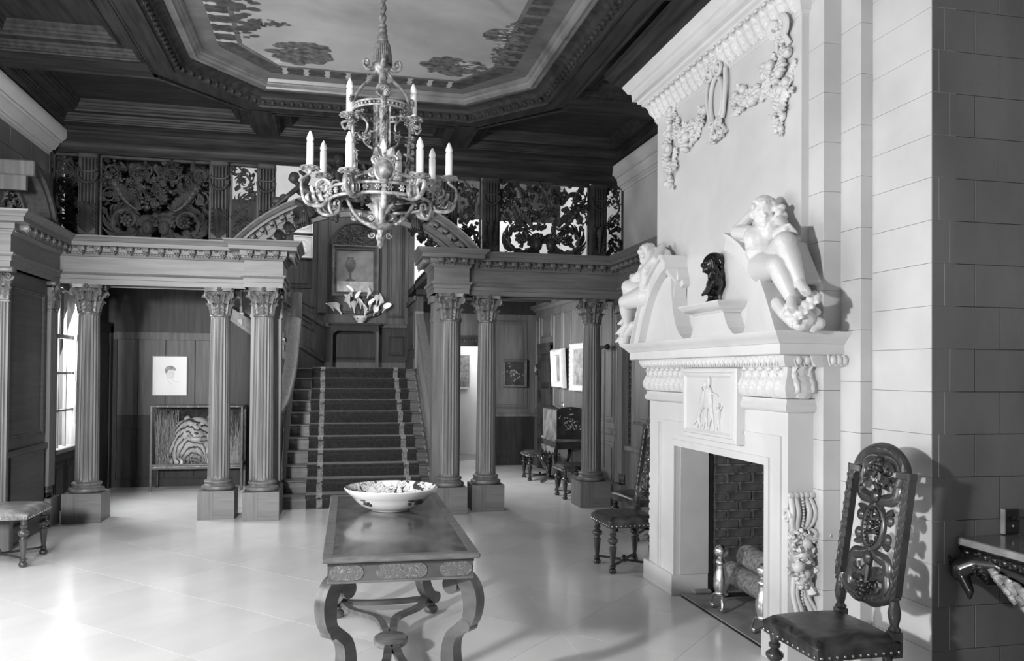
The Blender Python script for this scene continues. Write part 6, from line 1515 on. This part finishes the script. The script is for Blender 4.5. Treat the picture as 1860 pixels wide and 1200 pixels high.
MB().box(-.045, -.022, -.052, .045, 0, .065, b=.004).obj('plate', 'iron', sw); MB().box(-.047, -.024, -.052, -.041, 0, .066).obj('bright_edge', 'glazed', sw)
MB().lathe([(.010, 0), (.012, .008), (.006, .012), (.006, .03), (.010, .034), (.0, .038)], TR(0, -.022, .02) @ RX(pi/2), 12).obj('switch_knob', 'iron', sw, 50); MB().lathe([(.006, 0), (.006, .004), (0, .005)], TR(0, -.022, -.015) @ RX(pi/2), 10).obj('screw', 'brass', sw)
# ================================================================ chandelier
ch = T('chandelier', 'gilded wrought chandelier with white candles hanging from a tasselled rope', 'chandelier', (.258, 4.70, 2.30))
OZ = 2.30
def cpart(mb, name, m='silver_gilt', sm=50): return mb.obj(name, m, ch, sm)
def zc(y): return 2.798-(y-300)*.00318-OZ
# rope twisted from two strands up to the painted ceiling
ztop = ZM-OZ-.004
rp = MB()
for ph in (0, pi):
    rp.tube([(.010*cos(ph+k*.55), .010*sin(ph+k*.55), zc(48)+(ztop-zc(48))*k/70) for k in range(71)], .0125, 7)
cpart(rp, 'rope', 'rope', 60)
cpart(MB().lathe([(.016, zc(40)), (.024, zc(44)), (.018, zc(48)), (.028, zc(53)), (.022, zc(58)), (.030, zc(62)), (.030, zc(70)), (.034, zc(72)), (.030, zc(75)), (.036, zc(78))], None, 18), 'rope_collar', 'rope')
ts = MB().lathe([(.034, zc(76)), (.042, zc(84)), (.048, zc(100)), (.050, zc(112)), (.040, zc(113))], None, 20)
for k in range(26): a = 2*pi*k/26; ts.tube([(.036*cos(a), .036*sin(a), zc(78)), (.044*cos(a), .044*sin(a), zc(88)), (.050*cos(a), .050*sin(a), zc(102)), (.054*cos(a), .054*sin(a), zc(116))], .0065, 5)
cpart(ts, 'tassel', 'rope', 60)
cpart(MB().lathe([(.03, zc(110)), (.045, zc(114)), (.05, zc(122)), (.04, zc(128)), (.025, zc(134))], None, 18), 'crown_cup')
for k in range(4):
    M = RZ(pi/4*0+k*pi/2)
    a = MB(M); a.tube(bez([(.03, 0, zc(120)), (.075, 0, zc(126)), (.105, 0, zc(120)), (.10, 0, zc(110)), (.082, 0, zc(112)), (.086, 0, zc(119))], 5), [.012]*6+[.011]*20, 8, None, (1, 1.3)); a.ell((.09, 0, zc(116)), (.012, .014, .012)); cpart(a, 'crown_scroll')
    s_ = MB(M); s_.tube(bez([(.03, 0, zc(128)), (.06, 0, zc(142)), (.135, 0, zc(168)), (.165, 0, zc(200)), (.160, 0, zc(260)), (.145, 0, zc(310)), (.115, 0, zc(336))], 6), .010, 8, None, (1, 1.7))
    for q in range(7): s_.leaf(.04, .012, .8, TR(.165-.004*q, 0, zc(205+q*16)) @ RY(-pi/2+.2) @ RZ(.6 if q % 2 else -.6), 3, 4, .005)
    for q in range(9): s_.rosette(.016, 6, TR(.176, 0, zc(196+q*13)) @ RZ(pi/2) @ UP @ RZ(q), .7)
    for q in range(4): s_.leaf(.07, .022, .5, TR(.172-.004*q, 0, zc(215+q*28)) @ RY(pi/2), 4, 8, .006, ribs=.6); s_.leaf(.05, .02, .5, TR(.168, 0, zc(190)) @ RX((q-1.5)*.5) @ RY(-pi/2+.3), 4, 8, .006, ribs=.6)
    cpart(s_, 'cage_strap')
# front and back straps of the central lantern
cpart(MB().lathe([(.012, zc(130)), (.018, zc(160)), (.014, zc(166)), (.028, zc(176)), (.016, zc(190)), (.010, zc(230)), (.010, zc(300)), (.026, zc(312)), (.02, zc(330)), (.03, zc(345))], None, 16), 'central_stem')
for s_ in (-1, 1):
    f_ = MB(TR(0, s_*-.15, 0)); f_.box(-.042, -.006, zc(305), -.030, .006, zc(190)).box(.030, -.006, zc(305), .042, .006, zc(190))
    for k in range(7): f_.scroll(.014, 1.2, .005, TR(0, 0, zc(200+k*15)) @ UP, 1 if k % 2 else -1, 10); f_.leaf(.05, .014, .7, TR(0, -.004, zc(208+k*15)) @ UP @ RZ(-pi/2), 3, 5, .005)
    f_.lathe([(.03, zc(190)), (.045, zc(184)), (.04, zc(172)), (.02, zc(166))], SCL(1, .5, 1), 14); cpart(f_, 'lantern_front')
ring = [(.165*cos(2*pi*k/40), .165*sin(2*pi*k/40), zc(196)) for k in range(40)]
r_ = MB().tube(ring, .008, 8, None, None, True).tube([(x, y, z-.028) for x, y, z in ring], .007, 8, None, None, True)
for k in range(40): a = 2*pi*k/40; r_.ell((.165*cos(a), .165*sin(a), zc(196)-.014), (.008, .008, .010), None, 6, 4)
cpart(r_, 'upper_ring')
# lower ring
LR, LZ = .30, zc(352)
ring = [(LR*cos(2*pi*k/56), LR*sin(2*pi*k/56), LZ) for k in range(56)]
r_ = MB().tube(ring, .010, 8, None, None, True).tube([(x*.97, y*.97, z-.055) for x, y, z in ring], .010, 8, None, None, True)
for k in range(28): a = 2*pi*(k+.5)/28; r_.rosette(.020, 6, TR(LR*.985*cos(a), LR*.985*sin(a), LZ-.027) @ RZ(a+pi/2) @ RX(pi/2), .5)
v = []; f = []
for k in range(56): a = 2*pi*k/56; v += [(LR*.975*cos(a), LR*.975*sin(a), LZ), (LR*.945*cos(a), LR*.945*sin(a), LZ-.055)]
f = [(2*k, 2*k+1, 2*((k+1) % 56)+1, 2*((k+1) % 56)) for k in range(56)]
cpart(r_, 'lower_ring'); MB().add(v, f).obj('ring_band', 'iron', ch)
# candle arms
CAND = []
def candle(x, y, z, arm):
    """z = dish height; arm object parents the candle"""
    c_ = MB().lathe([(.016, 0), (.020, .008), (.020, .135), (.018, .14)], TR(x, y, z+.012), 14).obj('candle', 'candle', arm, 60)
    MB().lathe([(.010, 0), (.019, .008), (.021, .020), (.016, .040), (.006, .062), (.0, .068)], TR(x, y, z+.150), 12).obj('flame_bulb', 'candle', arm, 60)
    d_ = MB().lathe([(.006, -.03), (.012, -.022), (.010, -.012), (.038, -.004), (.054, .006), (.056, .010), (.045, .008), (.02, .010), (.022, .02), (.016, .022)], TR(x, y, z), 20)
    for k in range(10): a = 2*pi*k/10; d_.ell((x+.05*cos(a), y+.05*sin(a), z), (.012, .012, .006), None, 6, 4)
    d_.obj('drip_dish', 'silver_gilt', arm, 50)
def lower_arm(ang, z, r=.40):
    LR = .30 if r > .3 else r-.06
    M = RZ(ang); b = MB(M)
    dx = r-LR
    b.tube(bez([(LR*.98, 0, LZ-.03), (LR+.03, 0, LZ-.085), (r+.02, 0, LZ-.07), (r+.045, 0, (LZ+z)/2-.02), (r, 0, z-.025)], 6), [.014-.006*k/24 for k in range(25)], 8, None, (1, 1.4))
    b.scroll(.062, 2.0, .012, TR(LR+.03, 0, LZ+.02) @ RX(pi/2), -1, 28, True, None, .15, 0.)
    b.scroll(.030, 1.4, .009, TR(LR-.05, 0, LZ+.035) @ RX(pi/2), 1, 18)
    for k in range(6): b.leaf(.06, .018, .8, TR(LR+.0+.018*k, 0, LZ-.05-.004*k) @ RZ(.7 if k % 2 else -.7) @ RY(-.5), 4, 5, .006)
    a = b.obj('candle_arm', 'silver_gilt', ch, 50)
    candle(r*cos(ang), r*sin(ang), z, a)
for dg, yy, r in ((180, 314, .400), (0, 318, .395), (-118, 342, .40), (-62, 344, .40), (-90, 340, .22), (140, 306, .43), (110, 304, .42), (72, 304, .42), (40, 306, .43)): lower_arm(radians(dg), zc(yy), r)
for s_ in (-1, 1):
    b = MB(); b.tube(bez([(s_*.165, 0, zc(205)), (s_*.20, 0, zc(238)), (s_*.225, 0, zc(228)), (s_*.185, 0, zc(222)), (s_*.185, 0, zc(218))], 5), .008, 8)
    b.tube(bez([(s_*.15, 0, zc(205)), (s_*.08, .01, zc(225)), (s_*.10, .02, zc(255)), (s_*.05, .03, zc(268))], 5), .007, 7)
    r2_ = random.Random(5)
    for k in range(16): b.leaf(.045, .014, .8, TR(s_*r2_.uniform(.06, .2), r2_.uniform(-.03, .06), zc(r2_.uniform(200, 262))) @ RZ(r2_.random()*6) @ RY(r2_.uniform(-1, 1)), 4, 5, .005)
    for k in range(8): b.rosette(.018, 5, TR(s_*r2_.uniform(.08, .19), r2_.uniform(-.04, .05), zc(r2_.uniform(200, 250))) @ UP)
    a = b.obj('upper_arm', 'silver_gilt', ch, 50); candle(s_*.182, 0, zc(214), a)
# front and back cartouches on the lower ring
for s_ in (-1, 1):
    M = TR(0, -s_*LR*1.0, zc(332)) @ (UP if s_ > 0 else RZ(pi) @ UP); b = MB(M)
    b.ell((0, 0, .02), (.045, .055, .028), None, 18, 9)
    b.tube([(.05*cos(a), .062*sin(a), .01) for a in [2*pi*k/24 for k in range(24)]], .010, 7, None, None, True)
    for q in (-1, 1): b.scroll(.028, 1.5, .010, TR(q*.045, .055, .01), q); b.scroll(.03, 1.5, .010, TR(q*.06, -.02, .0), -q); b.tube(bez([(q*.05, -.01, 0), (q*.12, -.025, -.0), (q*.22, -.06, -.05)], 5), .010, 7); b.leaf(.07, .022, .6, TR(q*.02, .06, .01) @ RZ(pi/2-q*.4), 4, 6, .006)
    b.lathe([(.016, 0), (.03, .02), (.02, .04)], TR(0, -.075, .005) @ RX(-pi/2), 12); cpart(b, 'cartouche')
# arms from ring to body, bottom S scrolls, vase and finial
for k in range(4):
    M = RZ(pi/4*0+k*pi/2) if False else RZ(k*pi/2)
    b = MB(M); b.tube(bez([(LR, 0, LZ-.02), (.22, 0, LZ+.015), (.12, 0, LZ+.03), (.03, 0, LZ+.02)], 6), .011, 8, None, (1, 1.5)); cpart(b, 'spoke')
    p = [(.045, 0, zc(410)), (.10, 0, zc(405)), (.16, 0, zc(385)), (.20, 0, zc(360)), (.235, 0, zc(352)), (.278, 0, zc(358)), (.292, 0, zc(378)), (.268, 0, zc(394)), (.236, 0, zc(386)), (.234, 0, zc(370)), (.256, 0, zc(368)), (.262, 0, zc(378))]
    b = MB(M); b.tube(bez(p, 6), [.011]*30+[.010]*20+[.009]*17, 8, None, (1, 1.5)); b.leaf(.08, .02, .6, TR(.06, 0, zc(407)) @ RY(-.25), 3, 6, .006); b.ell((.24, 0, zc(374)), .008); cpart(b, 'bottom_scroll')
b = MB().lathe([(.03, zc(345)), (.062, zc(350)), (.066, zc(358)), (.05, zc(368)), (.03, zc(374)), (.026, zc(395)), (.045, zc(405)), (.075, zc(409)), (.078, zc(412)), (.05, zc(416)), (.02, zc(419)), (.016, zc(424)), (.03, zc(430)), (.022, zc(437)), (.016, zc(441)), (.020, zc(445)), (.004, zc(452))], None, 20)
for k in range(10): a = 2*pi*k/10; b.leaf(.12, .022, .55, TR(.026*cos(a), .026*sin(a), zc(404)) @ RZ(a) @ RY(-pi/2+.12) @ SCL(1, 1, -1), 4, 7, .006, ribs=.5)
for k in range(4): a = k*pi/2; b.scroll(.018, 1.5, .007, TR(.055*cos(a), .055*sin(a), zc(398)) @ RZ(a) @ RX(pi/2), 1, 14); b.scroll(.020, 1.4, .006, TR(.048*cos(a), .048*sin(a), zc(428)) @ RZ(a) @ RX(pi/2), -1, 14)
cpart(b, 'vase_body')
# ================================================================ left recess: tiger case, portrait drawing
tc_ = T('tiger_display_case', 'bamboo-edged glass case with a mounted tiger among straw', 'display case', (-1.765, 11.60, 0))
x0, x1, y0, y1, z0, z1 = -.57, .57, -.20, .20, .30, 1.12
for x in (x0, x1):
    for y in (y0, y1): MB().box(x-.015, y-.015, z0, x+.015, y+.015, z1, b=.004).obj('bamboo_post', 'bamboo', tc_); MB().box(x-.016, y-.016, 0, x+.016, y+.016, z0, b=.004).obj('leg', 'bamboo', tc_)
for z in (z0, z0+.045, z1):
    for y in (y0, y1): MB().tube([(x0-.015, y, z), (x1+.015, y, z)], .014, 8).obj('bamboo_rail', 'bamboo', tc_, 60)
    for x in (x0, x1): MB().tube([(x, y0, z), (x, y1, z)], .014, 8).obj('bamboo_rail', 'bamboo', tc_, 60)
for k in range(9): MB().lathe([(.017, -.006), (.019, 0), (.017, .006)], TR(x0+.08+k*.125, y0-.001, z1) @ RY(pi/2), 10).obj('bamboo_node', 'gilt_edge', tc_)
MB().box(x0, y0, z0, x1, y1, z0+.03).obj('case_floor', 'bark', tc_); MB().box(x0, y1-.01, z0, x1, y1, z1).obj('case_back', 'rug', tc_); MB().box(x0, y0, z1, x1, y1, z1+.012).obj('case_top', 'dark_wood', tc_)
MB().box(x1-.004, y0, z0, x1, y1, z1).obj('side_glass', 'case_glass', tc_); MB().box(x0, y0, z0, x0+.004, y1, z1).obj('side_glass', 'case_glass', tc_); MB().box(x0+.015, y0-.003, z0+.05, x1-.015, y0+.001, z1-.014).obj('front_glass', 'case_glass', tc_)
def tiger_mat():
    m = bpy.data.materials.new('tiger_fur'); m.use_nodes = True; N = m.node_tree.nodes; L = m.node_tree.links; b = N['Principled BSDF']
    tc = N.new('ShaderNodeTexCoord'); mp = N.new('ShaderNodeMapping'); mp.inputs['Scale'].default_value = (1, 1, .6); L.new(tc.outputs['Object'], mp.inputs[0])
    wv = N.new('ShaderNodeTexWave'); wv.wave_type = 'RINGS'; wv.rings_direction = 'SPHERICAL'; wv.inputs['Scale'].default_value = 8.5; wv.inputs['Distortion'].default_value = 3.0; wv.inputs['Detail'].default_value = 2; wv.inputs['Detail Scale'].default_value = 1.5
    L.new(mp.outputs[0], wv.inputs[0]); c = N.new('ShaderNodeValToRGB'); L.new(wv.outputs['Fac'], c.inputs[0]); el = c.color_ramp.elements
    el[0].position = .10; el[0].color = (.03, .03, .03, 1); el[1].position = .20; el[1].color = (.34, .34, .34, 1); e = el.new(.9); e.color = (.5, .5, .5, 1)
    L.new(c.outputs[0], b.inputs['Base Color']); b.inputs['Roughness'].default_value = .8; MATS['tiger_fur'] = m
tiger_mat(); mat('tiger_pale', .5, .62, .8, 20)
tg = T('mounted_tiger', 'mounted tiger lying in straw inside the glass case', 'tiger', (-1.83, 11.60, .335))
b = MB(); c = b.cap
K = 1.0
b.ell((.05, -.03, .47), (.185, .12, .17), None, 18, 12); b.ell((.05, -.125, .40), (.095, .06, .075), None, 14, 9); b.ell((.05, -.07, .34), (.12, .08, .075), None, 12, 8)
for s_ in (-1, 1): b.ell((.05+s_*.145, .0, .615), (.045, .025, .045), None, 10, 7); b.ell((.05+s_*.155, -.02, .41), (.085, .07, .12), None, 12, 8); b.ell((.05+s_*.062, -.13, .53), (.035, .022, .016))
b.ell((.05, -.145, .47), (.045, .035, .085)); b.ell((-.10, .07, .30), (.30, .10, .30), None, 18, 12); b.ell((-.05, .0, .20), (.30, .12, .20), None, 16, 10)
c((-.20, -.05, .16), (-.22, -.13, .05), .075, .06); c((.20, -.05, .16), (.22, -.13, .05), .075, .06); c((-.22, -.12, .05), (-.14, -.16, .045), .06, .055); c((.22, -.12, .05), (.30, -.16, .045), .06, .055); b.ell((.32, .05, .22), (.20, .11, .20), None, 12, 8)
remesh(b, 'body', .009, 'tiger_fur', tg, 4)
MB().ell((.05, -.182, .425), (.032, .016, .018), None, 10, 6).obj('nose', 'dark_wood', tg, 60)
MB().ell((.05, -.165, .355), (.07, .035, .045), None, 12, 7).obj('pale_muzzle', 'tiger_pale', tg, 60)
MB().tube(bez([(-.0, -.196, .385), (.03, -.20, .372), (.05, -.203, .38), (.07, -.20, .372), (.10, -.196, .385)], 4), .004, 5).obj('mouth_line', 'dark_wood', tg, 60)
for s_ in (-1, 1): MB().ell((.05+s_*.066, -.147, .515), (.017, .010, .011), None, 10, 6).obj('eye', 'black_wood', tg, 60); MB().ell((.05+s_*.07, -.138, .55), (.034, .012, .014), None, 10, 6).obj('pale_brow', 'tiger_pale', tg, 60); MB().ell((.05+s_*.15, -.075, .40), (.035, .03, .065), None, 10, 6).obj('pale_cheek', 'tiger_pale', tg, 60)
gb = MB(); r_ = random.Random(21)
for k in range(420):
    x = r_.uniform(-.54, .54); y = r_.uniform(-.17, .12); h = r_.uniform(.08, .24) if abs(x+.05) < .38 else r_.uniform(.2, .75); lx = r_.uniform(-.14, .14)
    e_ = max(-.55, min(.55, x+lx)); gb.tube([(x, y, 0), (x+(e_-x)*.4, y-.01, h*.6), (e_, y-.02, h)], [.0035, .003, .001], 3)
for k in range(90):
    x = r_.uniform(-.52, -.28); gb.tube([(x, r_.uniform(-.1, .15), 0), (x+r_.uniform(-.03, .03), r_.uniform(-.1, .15), r_.uniform(.5, .74))], [.007, .004], 4)
sg = gb.obj('straw', 'straw', None); sg.location = (-1.765, 11.60, .332); tag(sg, 'dry straw and reeds around the tiger in the case', 'straw', kind='stuff')
pd_ = T('portrait_drawing', 'pale pencil drawing of a dark-haired youth above the tiger case', 'picture', (-2.205, 11.885, 1.525))
MB(UP).sweep([(0, 0), (0, .018), (.010, .018), (.010, 0)], [(-.23, -.275), (-.23, .275), (.23, .275), (.23, -.275)], True).obj('frame', 'oak', pd_)
pp = MB(UP).box(-.222, -.267, 0, .222, .267, .008).obj('paper', 'paper', pd_)
mat('pencil_pale', .60, .68, .8, 40); mat('pencil_dark', .16, .38, .8, 70)
face = bez([(-.045, .06, 0), (-.048, .02, 0), (-.035, -.015, 0), (-.008, -.042, 0), (.025, -.046, 0), (.048, -.025, 0), (.056, .01, 0), (.066, .025, 0), (.056, .045, 0), (.06, .08, 0), (.02, .10, 0), (-.03, .095, 0), (-.045, .06, 0)], 4)[:-1]
MB(UP).prism([(p_.x, p_.y) for p_ in face], .008, .0083).obj('drawn_face', 'pencil_pale', pp)
hair = bez([(-.040, .025, 0), (-.058, .045, 0), (-.066, .075, 0), (-.058, .105, 0), (-.03, .130, 0), (.012, .138, 0), (.05, .126, 0), (.074, .098, 0), (.072, .07, 0), (.058, .072, 0), (.045, .082, 0), (.015, .076, 0), (-.012, .078, 0), (-.032, .055, 0), (-.040, .025, 0)], 4)[:-1]
MB(UP).prism([(p_.x, p_.y) for p_ in hair], .0083, .0086).obj('drawn_hair', 'pencil_dark', pp)
ln = MB(UP)
for q in ([(-.038, -.02, .0086), (-.024, -.06, .0086), (.004, -.10, .0086)], [(.035, -.045, .0086), (.045, -.075, .0086), (.09, -.085, .0086), (.12, -.10, .0086)], [(.004, -.10, .0086), (.03, -.12, .0086)], [(.002, .044, .0086), (.012, .048, .0086), (.022, .044, .0086)], [(.040, .043, .0086), (.048, .046, .0086), (.055, .042, .0086)], [(.038, .035, .0086), (.046, .008, .0086), (.036, .006, .0086)], [(.020, -.012, .0086), (.034, -.015, .0086), (.044, -.011, .0086)]):
    ln.tube(bez(q, 4), .0011, 4)
ln.obj('drawn_lines', 'pencil', pp)

# ================================================================ right recess: pictures, cabinet, standing cross
def picture(name, label, M, w, h, fm, canvas, fwid=.05, fdep=.05, carved=False):
    t = T(name, label, 'painting', (0, 0, 0)); t.matrix_basis = M
    A = UP
    MB(A).sweep([(0, 0), (0, fdep*.6), (fwid*.2, fdep), (fwid*.5, fdep*.6), (fwid*.8, fdep*.7), (fwid, fdep*.25), (fwid, 0)], [(-w/2, -h/2), (-w/2, h/2), (w/2, h/2), (w/2, -h/2)], True).obj('frame', fm, t, 40)
    if carved:
        b = MB(A)
        for k in range(40):
            s_ = k/40*2*(w+h); 
            p = (-w/2+s_, -h/2) if s_ < w else ((w/2, -h/2+s_-w) if s_ < w+h else ((w/2-(s_-w-h), h/2) if s_ < 2*w+h else (-w/2, h/2-(s_-2*w-h))))
            b.ell((p[0]*.97, p[1]*.97, fdep*.9), (.022, .022, .014), None, 7, 4)
        b.obj('frame_carving', fm, t, 60)
    c_ = MB(A).box(-w/2+fwid*.8, -h/2+fwid*.8, 0, w/2-fwid*.8, h/2-fwid*.8, fdep*.22).obj('canvas', canvas, t); return t, c_
mat('canvas_black', .015, .05, .35, 6, detail=5); mat('canvas_grey', .16, .4, .6, 9, detail=6, dist=1); mat('frame_white', .6, .7, .5, 12); mat('canvas_figs', .12, .3, .6, 14)
t, c_ = picture('dark_painting', 'small dark painting of flowers in a plain frame on the recess back wall', TR(3.085, 13.66, 1.595), .42, .48, 'walnut_light', 'canvas_black', .04)
rr = random.Random(2); b = MB(UP)
for k in range(26): b.ell((rr.gauss(0, .06), rr.gauss(.02, .07), .012), (.016, .018, .002), None, 7, 4)
b.obj('painted_flowers', 'canvas_figs', c_)
WR = RZ(-pi/2)
picture('white_framed_painting', 'painting in a deep plain white frame beside the dark recess door', TR(3.40, 11.86, 1.68) @ WR @ RX(.05), .56, .60, 'frame_white', 'canvas_grey', .11, .09)
picture('carved_framed_painting', 'painting in a carved pale frame above the lacquered cabinet', TR(3.41, 10.86, 1.69) @ WR, .82, .66, 'frame_white', 'canvas_grey', .08, .05, True)
picture('corridor_picture', 'grey picture hanging in the white corridor beyond the doorway', TR(2.44, 15.56, 1.62), .34, .66, 'frame_white', 'canvas_grey', .02, .02)
wd = T('wall_dial', 'small dark oval dial fixed to the wall corner of the right recess', 'wall fitting', (3.42, 13.45, 1.66)); MB().ell((0, 0, 0), (.03, .06, .10), None, 14, 9).obj('casing', 'dark_wood', wd, 60); MB().ell((-.025, 0, .01), (.012, .04, .06), None, 12, 7).obj('face', 'glazed', wd, 60)
cb = T('lacquered_cabinet', 'domed black lacquered cabinet on a curved stand in the right recess', 'cabinet', (3.185, 11.0, 0))
h_ = MB(Matrix(((1, 0, 0, 0), (0, 0, 1, 0), (0, 1, 0, 0), (0, 0, 0, 1))))
dome = [(-.19, .70), (.19, .70), (.19, 1.09)]+[(.19*cos(a), 1.09+.05*sin(a)) for a in [pi*k/10 for k in range(1, 10)]]+[(-.19, 1.09)]
h_.prism(dome, -.37, .37).obj('chest', 'lacquer', cb, 40)
MB().box(-.193, -.365, .70, -.188, .365, 1.09).obj('painted_front', 'lacquer_side', cb)
g = MB(TR(0, -.372, 0) @ UP); rr = random.Random(4)
for k in range(36): g.ell((rr.gauss(.0, .075), rr.gauss(.92, .055), 0), (rr.uniform(.006, .016), rr.uniform(.006, .016), .0015), None, 6, 3)
for k in range(5): g.tube([(rr.uniform(-.12, .12), .82, 0), (rr.uniform(-.1, .1), .90, 0)], .003, 4)
g.ell((.03, 1.04, 0), (.02, .008, .002)); g.obj('gilt_flowers', 'gold_paint', cb)
MB().box(-.215, -.395, .66, .215, .395, .70, b=.008).obj('stand_moulding', 'lacquer_side', cb); MB().box(-.2, -.38, .56, .2, .38, .66).obj('stand_apron', 'lacquer', cb)
MB().tube(bez([(0, -.05, 1.13), (0, -.04, 1.17), (0, 0, 1.19), (0, .04, 1.17), (0, .05, 1.13)], 4), .010, 7).obj('carrying_handle', 'brass', cb, 60)
for sx in (-1, 1):
    for sy in (-1, 1): MB().tube(bez([(sx*.18, sy*.36, .60), (sx*.22, sy*.40, .48), (sx*.20, sy*.38, .34), (sx*.13, sy*.32, .18), (sx*.15, sy*.34, .06), (sx*.21, sy*.40, .015)], 5), [.032-.016*k/25 for k in range(26)], 8, None, (1.2, .8)).obj('cabriole_leg', 'lacquer', cb, 60)
for sy in (-1, 1):
    MB(TR(-.2, 0, 0)).prism([(0, 0)], 0, 0) if False else None
scal = MB(WX(3.21-.205, 11.0, 0) if False else WX(-.205, 0, 0)); scal.prism([(-.36, .58), (-.30, .50), (-.25, .53), (-.18, .48), (-.1, .53), (0, .48), (.1, .53), (.18, .48), (.25, .53), (.30, .50), (.36, .58)], 0, .012).obj('scalloped_apron', 'lacquer_side', cb)
xs = T('standing_cross', 'dark iron cross-headed stand with hanging rods behind the rightmost column', 'stand', (3.26, 9.72, 0))
MB().tube([(0, 0, .02), (0, 0, 2.02)], .014, 8).obj('pole', 'iron', xs, 60); MB().tube([(.0, .22, 1.93), (0, -.40, 1.93)], .020, 8).obj('crossbar', 'iron', xs, 60)
for y in (.22, -.40): MB().ell((0, y, 1.93), .034, None, 10, 7).obj('ball_end', 'iron', xs, 60)
for y in (-.14, -.30): MB().tube([(0, y, 1.92), (0, y, .45)], .012, 7).obj('hanging_rod', 'gilt_edge' if y < -.2 else 'oak_pale', xs, 60)
for k in range(5): MB().ell((0, -.08, 1.75-.11*k), (.02, .02, .035), None, 8, 5).obj('chain_link', 'iron', xs, 60)
MB().lathe([(.12, 0), (.12, .02), (.03, .04), (.02, .06)], None, 16).obj('foot', 'iron', xs, 50)
# broken curved pediment piece on the left pier, with carved soffit
pdm = T('broken_pediment', 'curved broken pediment of pale oak over the left pier, high at the picture edge', 'pediment', (-2.8, 8.2, 2.99))
pth = [(7.66, 3.475), (7.98, 3.465), (8.12, 3.44), (8.24, 3.39), (8.35, 3.32), (8.44, 3.24), (8.52, 3.15), (8.58, 3.06), (8.61, 2.99)]
def ped_rib(r0, r1, xa, xb, name, m):
    P = [Vector(p) for p in pth[1:]]; v = []; f = []; n = len(P)
    for i, p in enumerate(P):
        t = (P[min(i+1, n-1)]-P[max(0, i-1)]).normalized(); nn = Vector((t.y, -t.x)); nn = -nn if nn.y > 0 else nn
        if i == 0: nn = Vector((0, -1))
        a = p+nn*r0; c = p+nn*r1
        v += [(xa, a.x, max(2.99, a.y)), (xb, a.x, max(2.99, a.y)), (xb, c.x, max(2.99, c.y)), (xa, c.x, max(2.99, c.y))]
    for i in range(n-1):
        for q in range(4): w_ = (q+1) % 4; f.append((i*4+q, i*4+w_, i*4+4+w_, i*4+4+q))
    f += [(3, 2, 1, 0), tuple(range((n-1)*4, n*4))]; MB().add(v, f).obj(name, m, pdm, 50, True)
ped_rib(0, .05, -3.0, -2.63, 'raking_cornice', 'oak_y'); ped_rib(.05, .10, -3.0, -2.66, 'raking_fascia', 'oak_y'); ped_rib(.10, .17, -3.0, -2.84, 'raking_bed', 'carved_cap')
MB().box(-3.6, 7.92, 3.33, -2.63, 7.99, 3.467, b=.01).box(-3.55, 7.94, 3.20, -2.70, 7.99, 3.33).obj('cornice_end', 'oak', pdm, None, True)
ca = MB(); rr = random.Random(3)
for k in range(40): ca.leaf(.10, .03, .6, TR(-2.90, 8.02+rr.random()*.35, 3.03+rr.random()*.22) @ RZ(pi/2) @ UP @ RZ(rr.random()*6), 4, 5, .01)
ca.obj('carved_tympanum', 'carved_cap', pdm, 50, True)
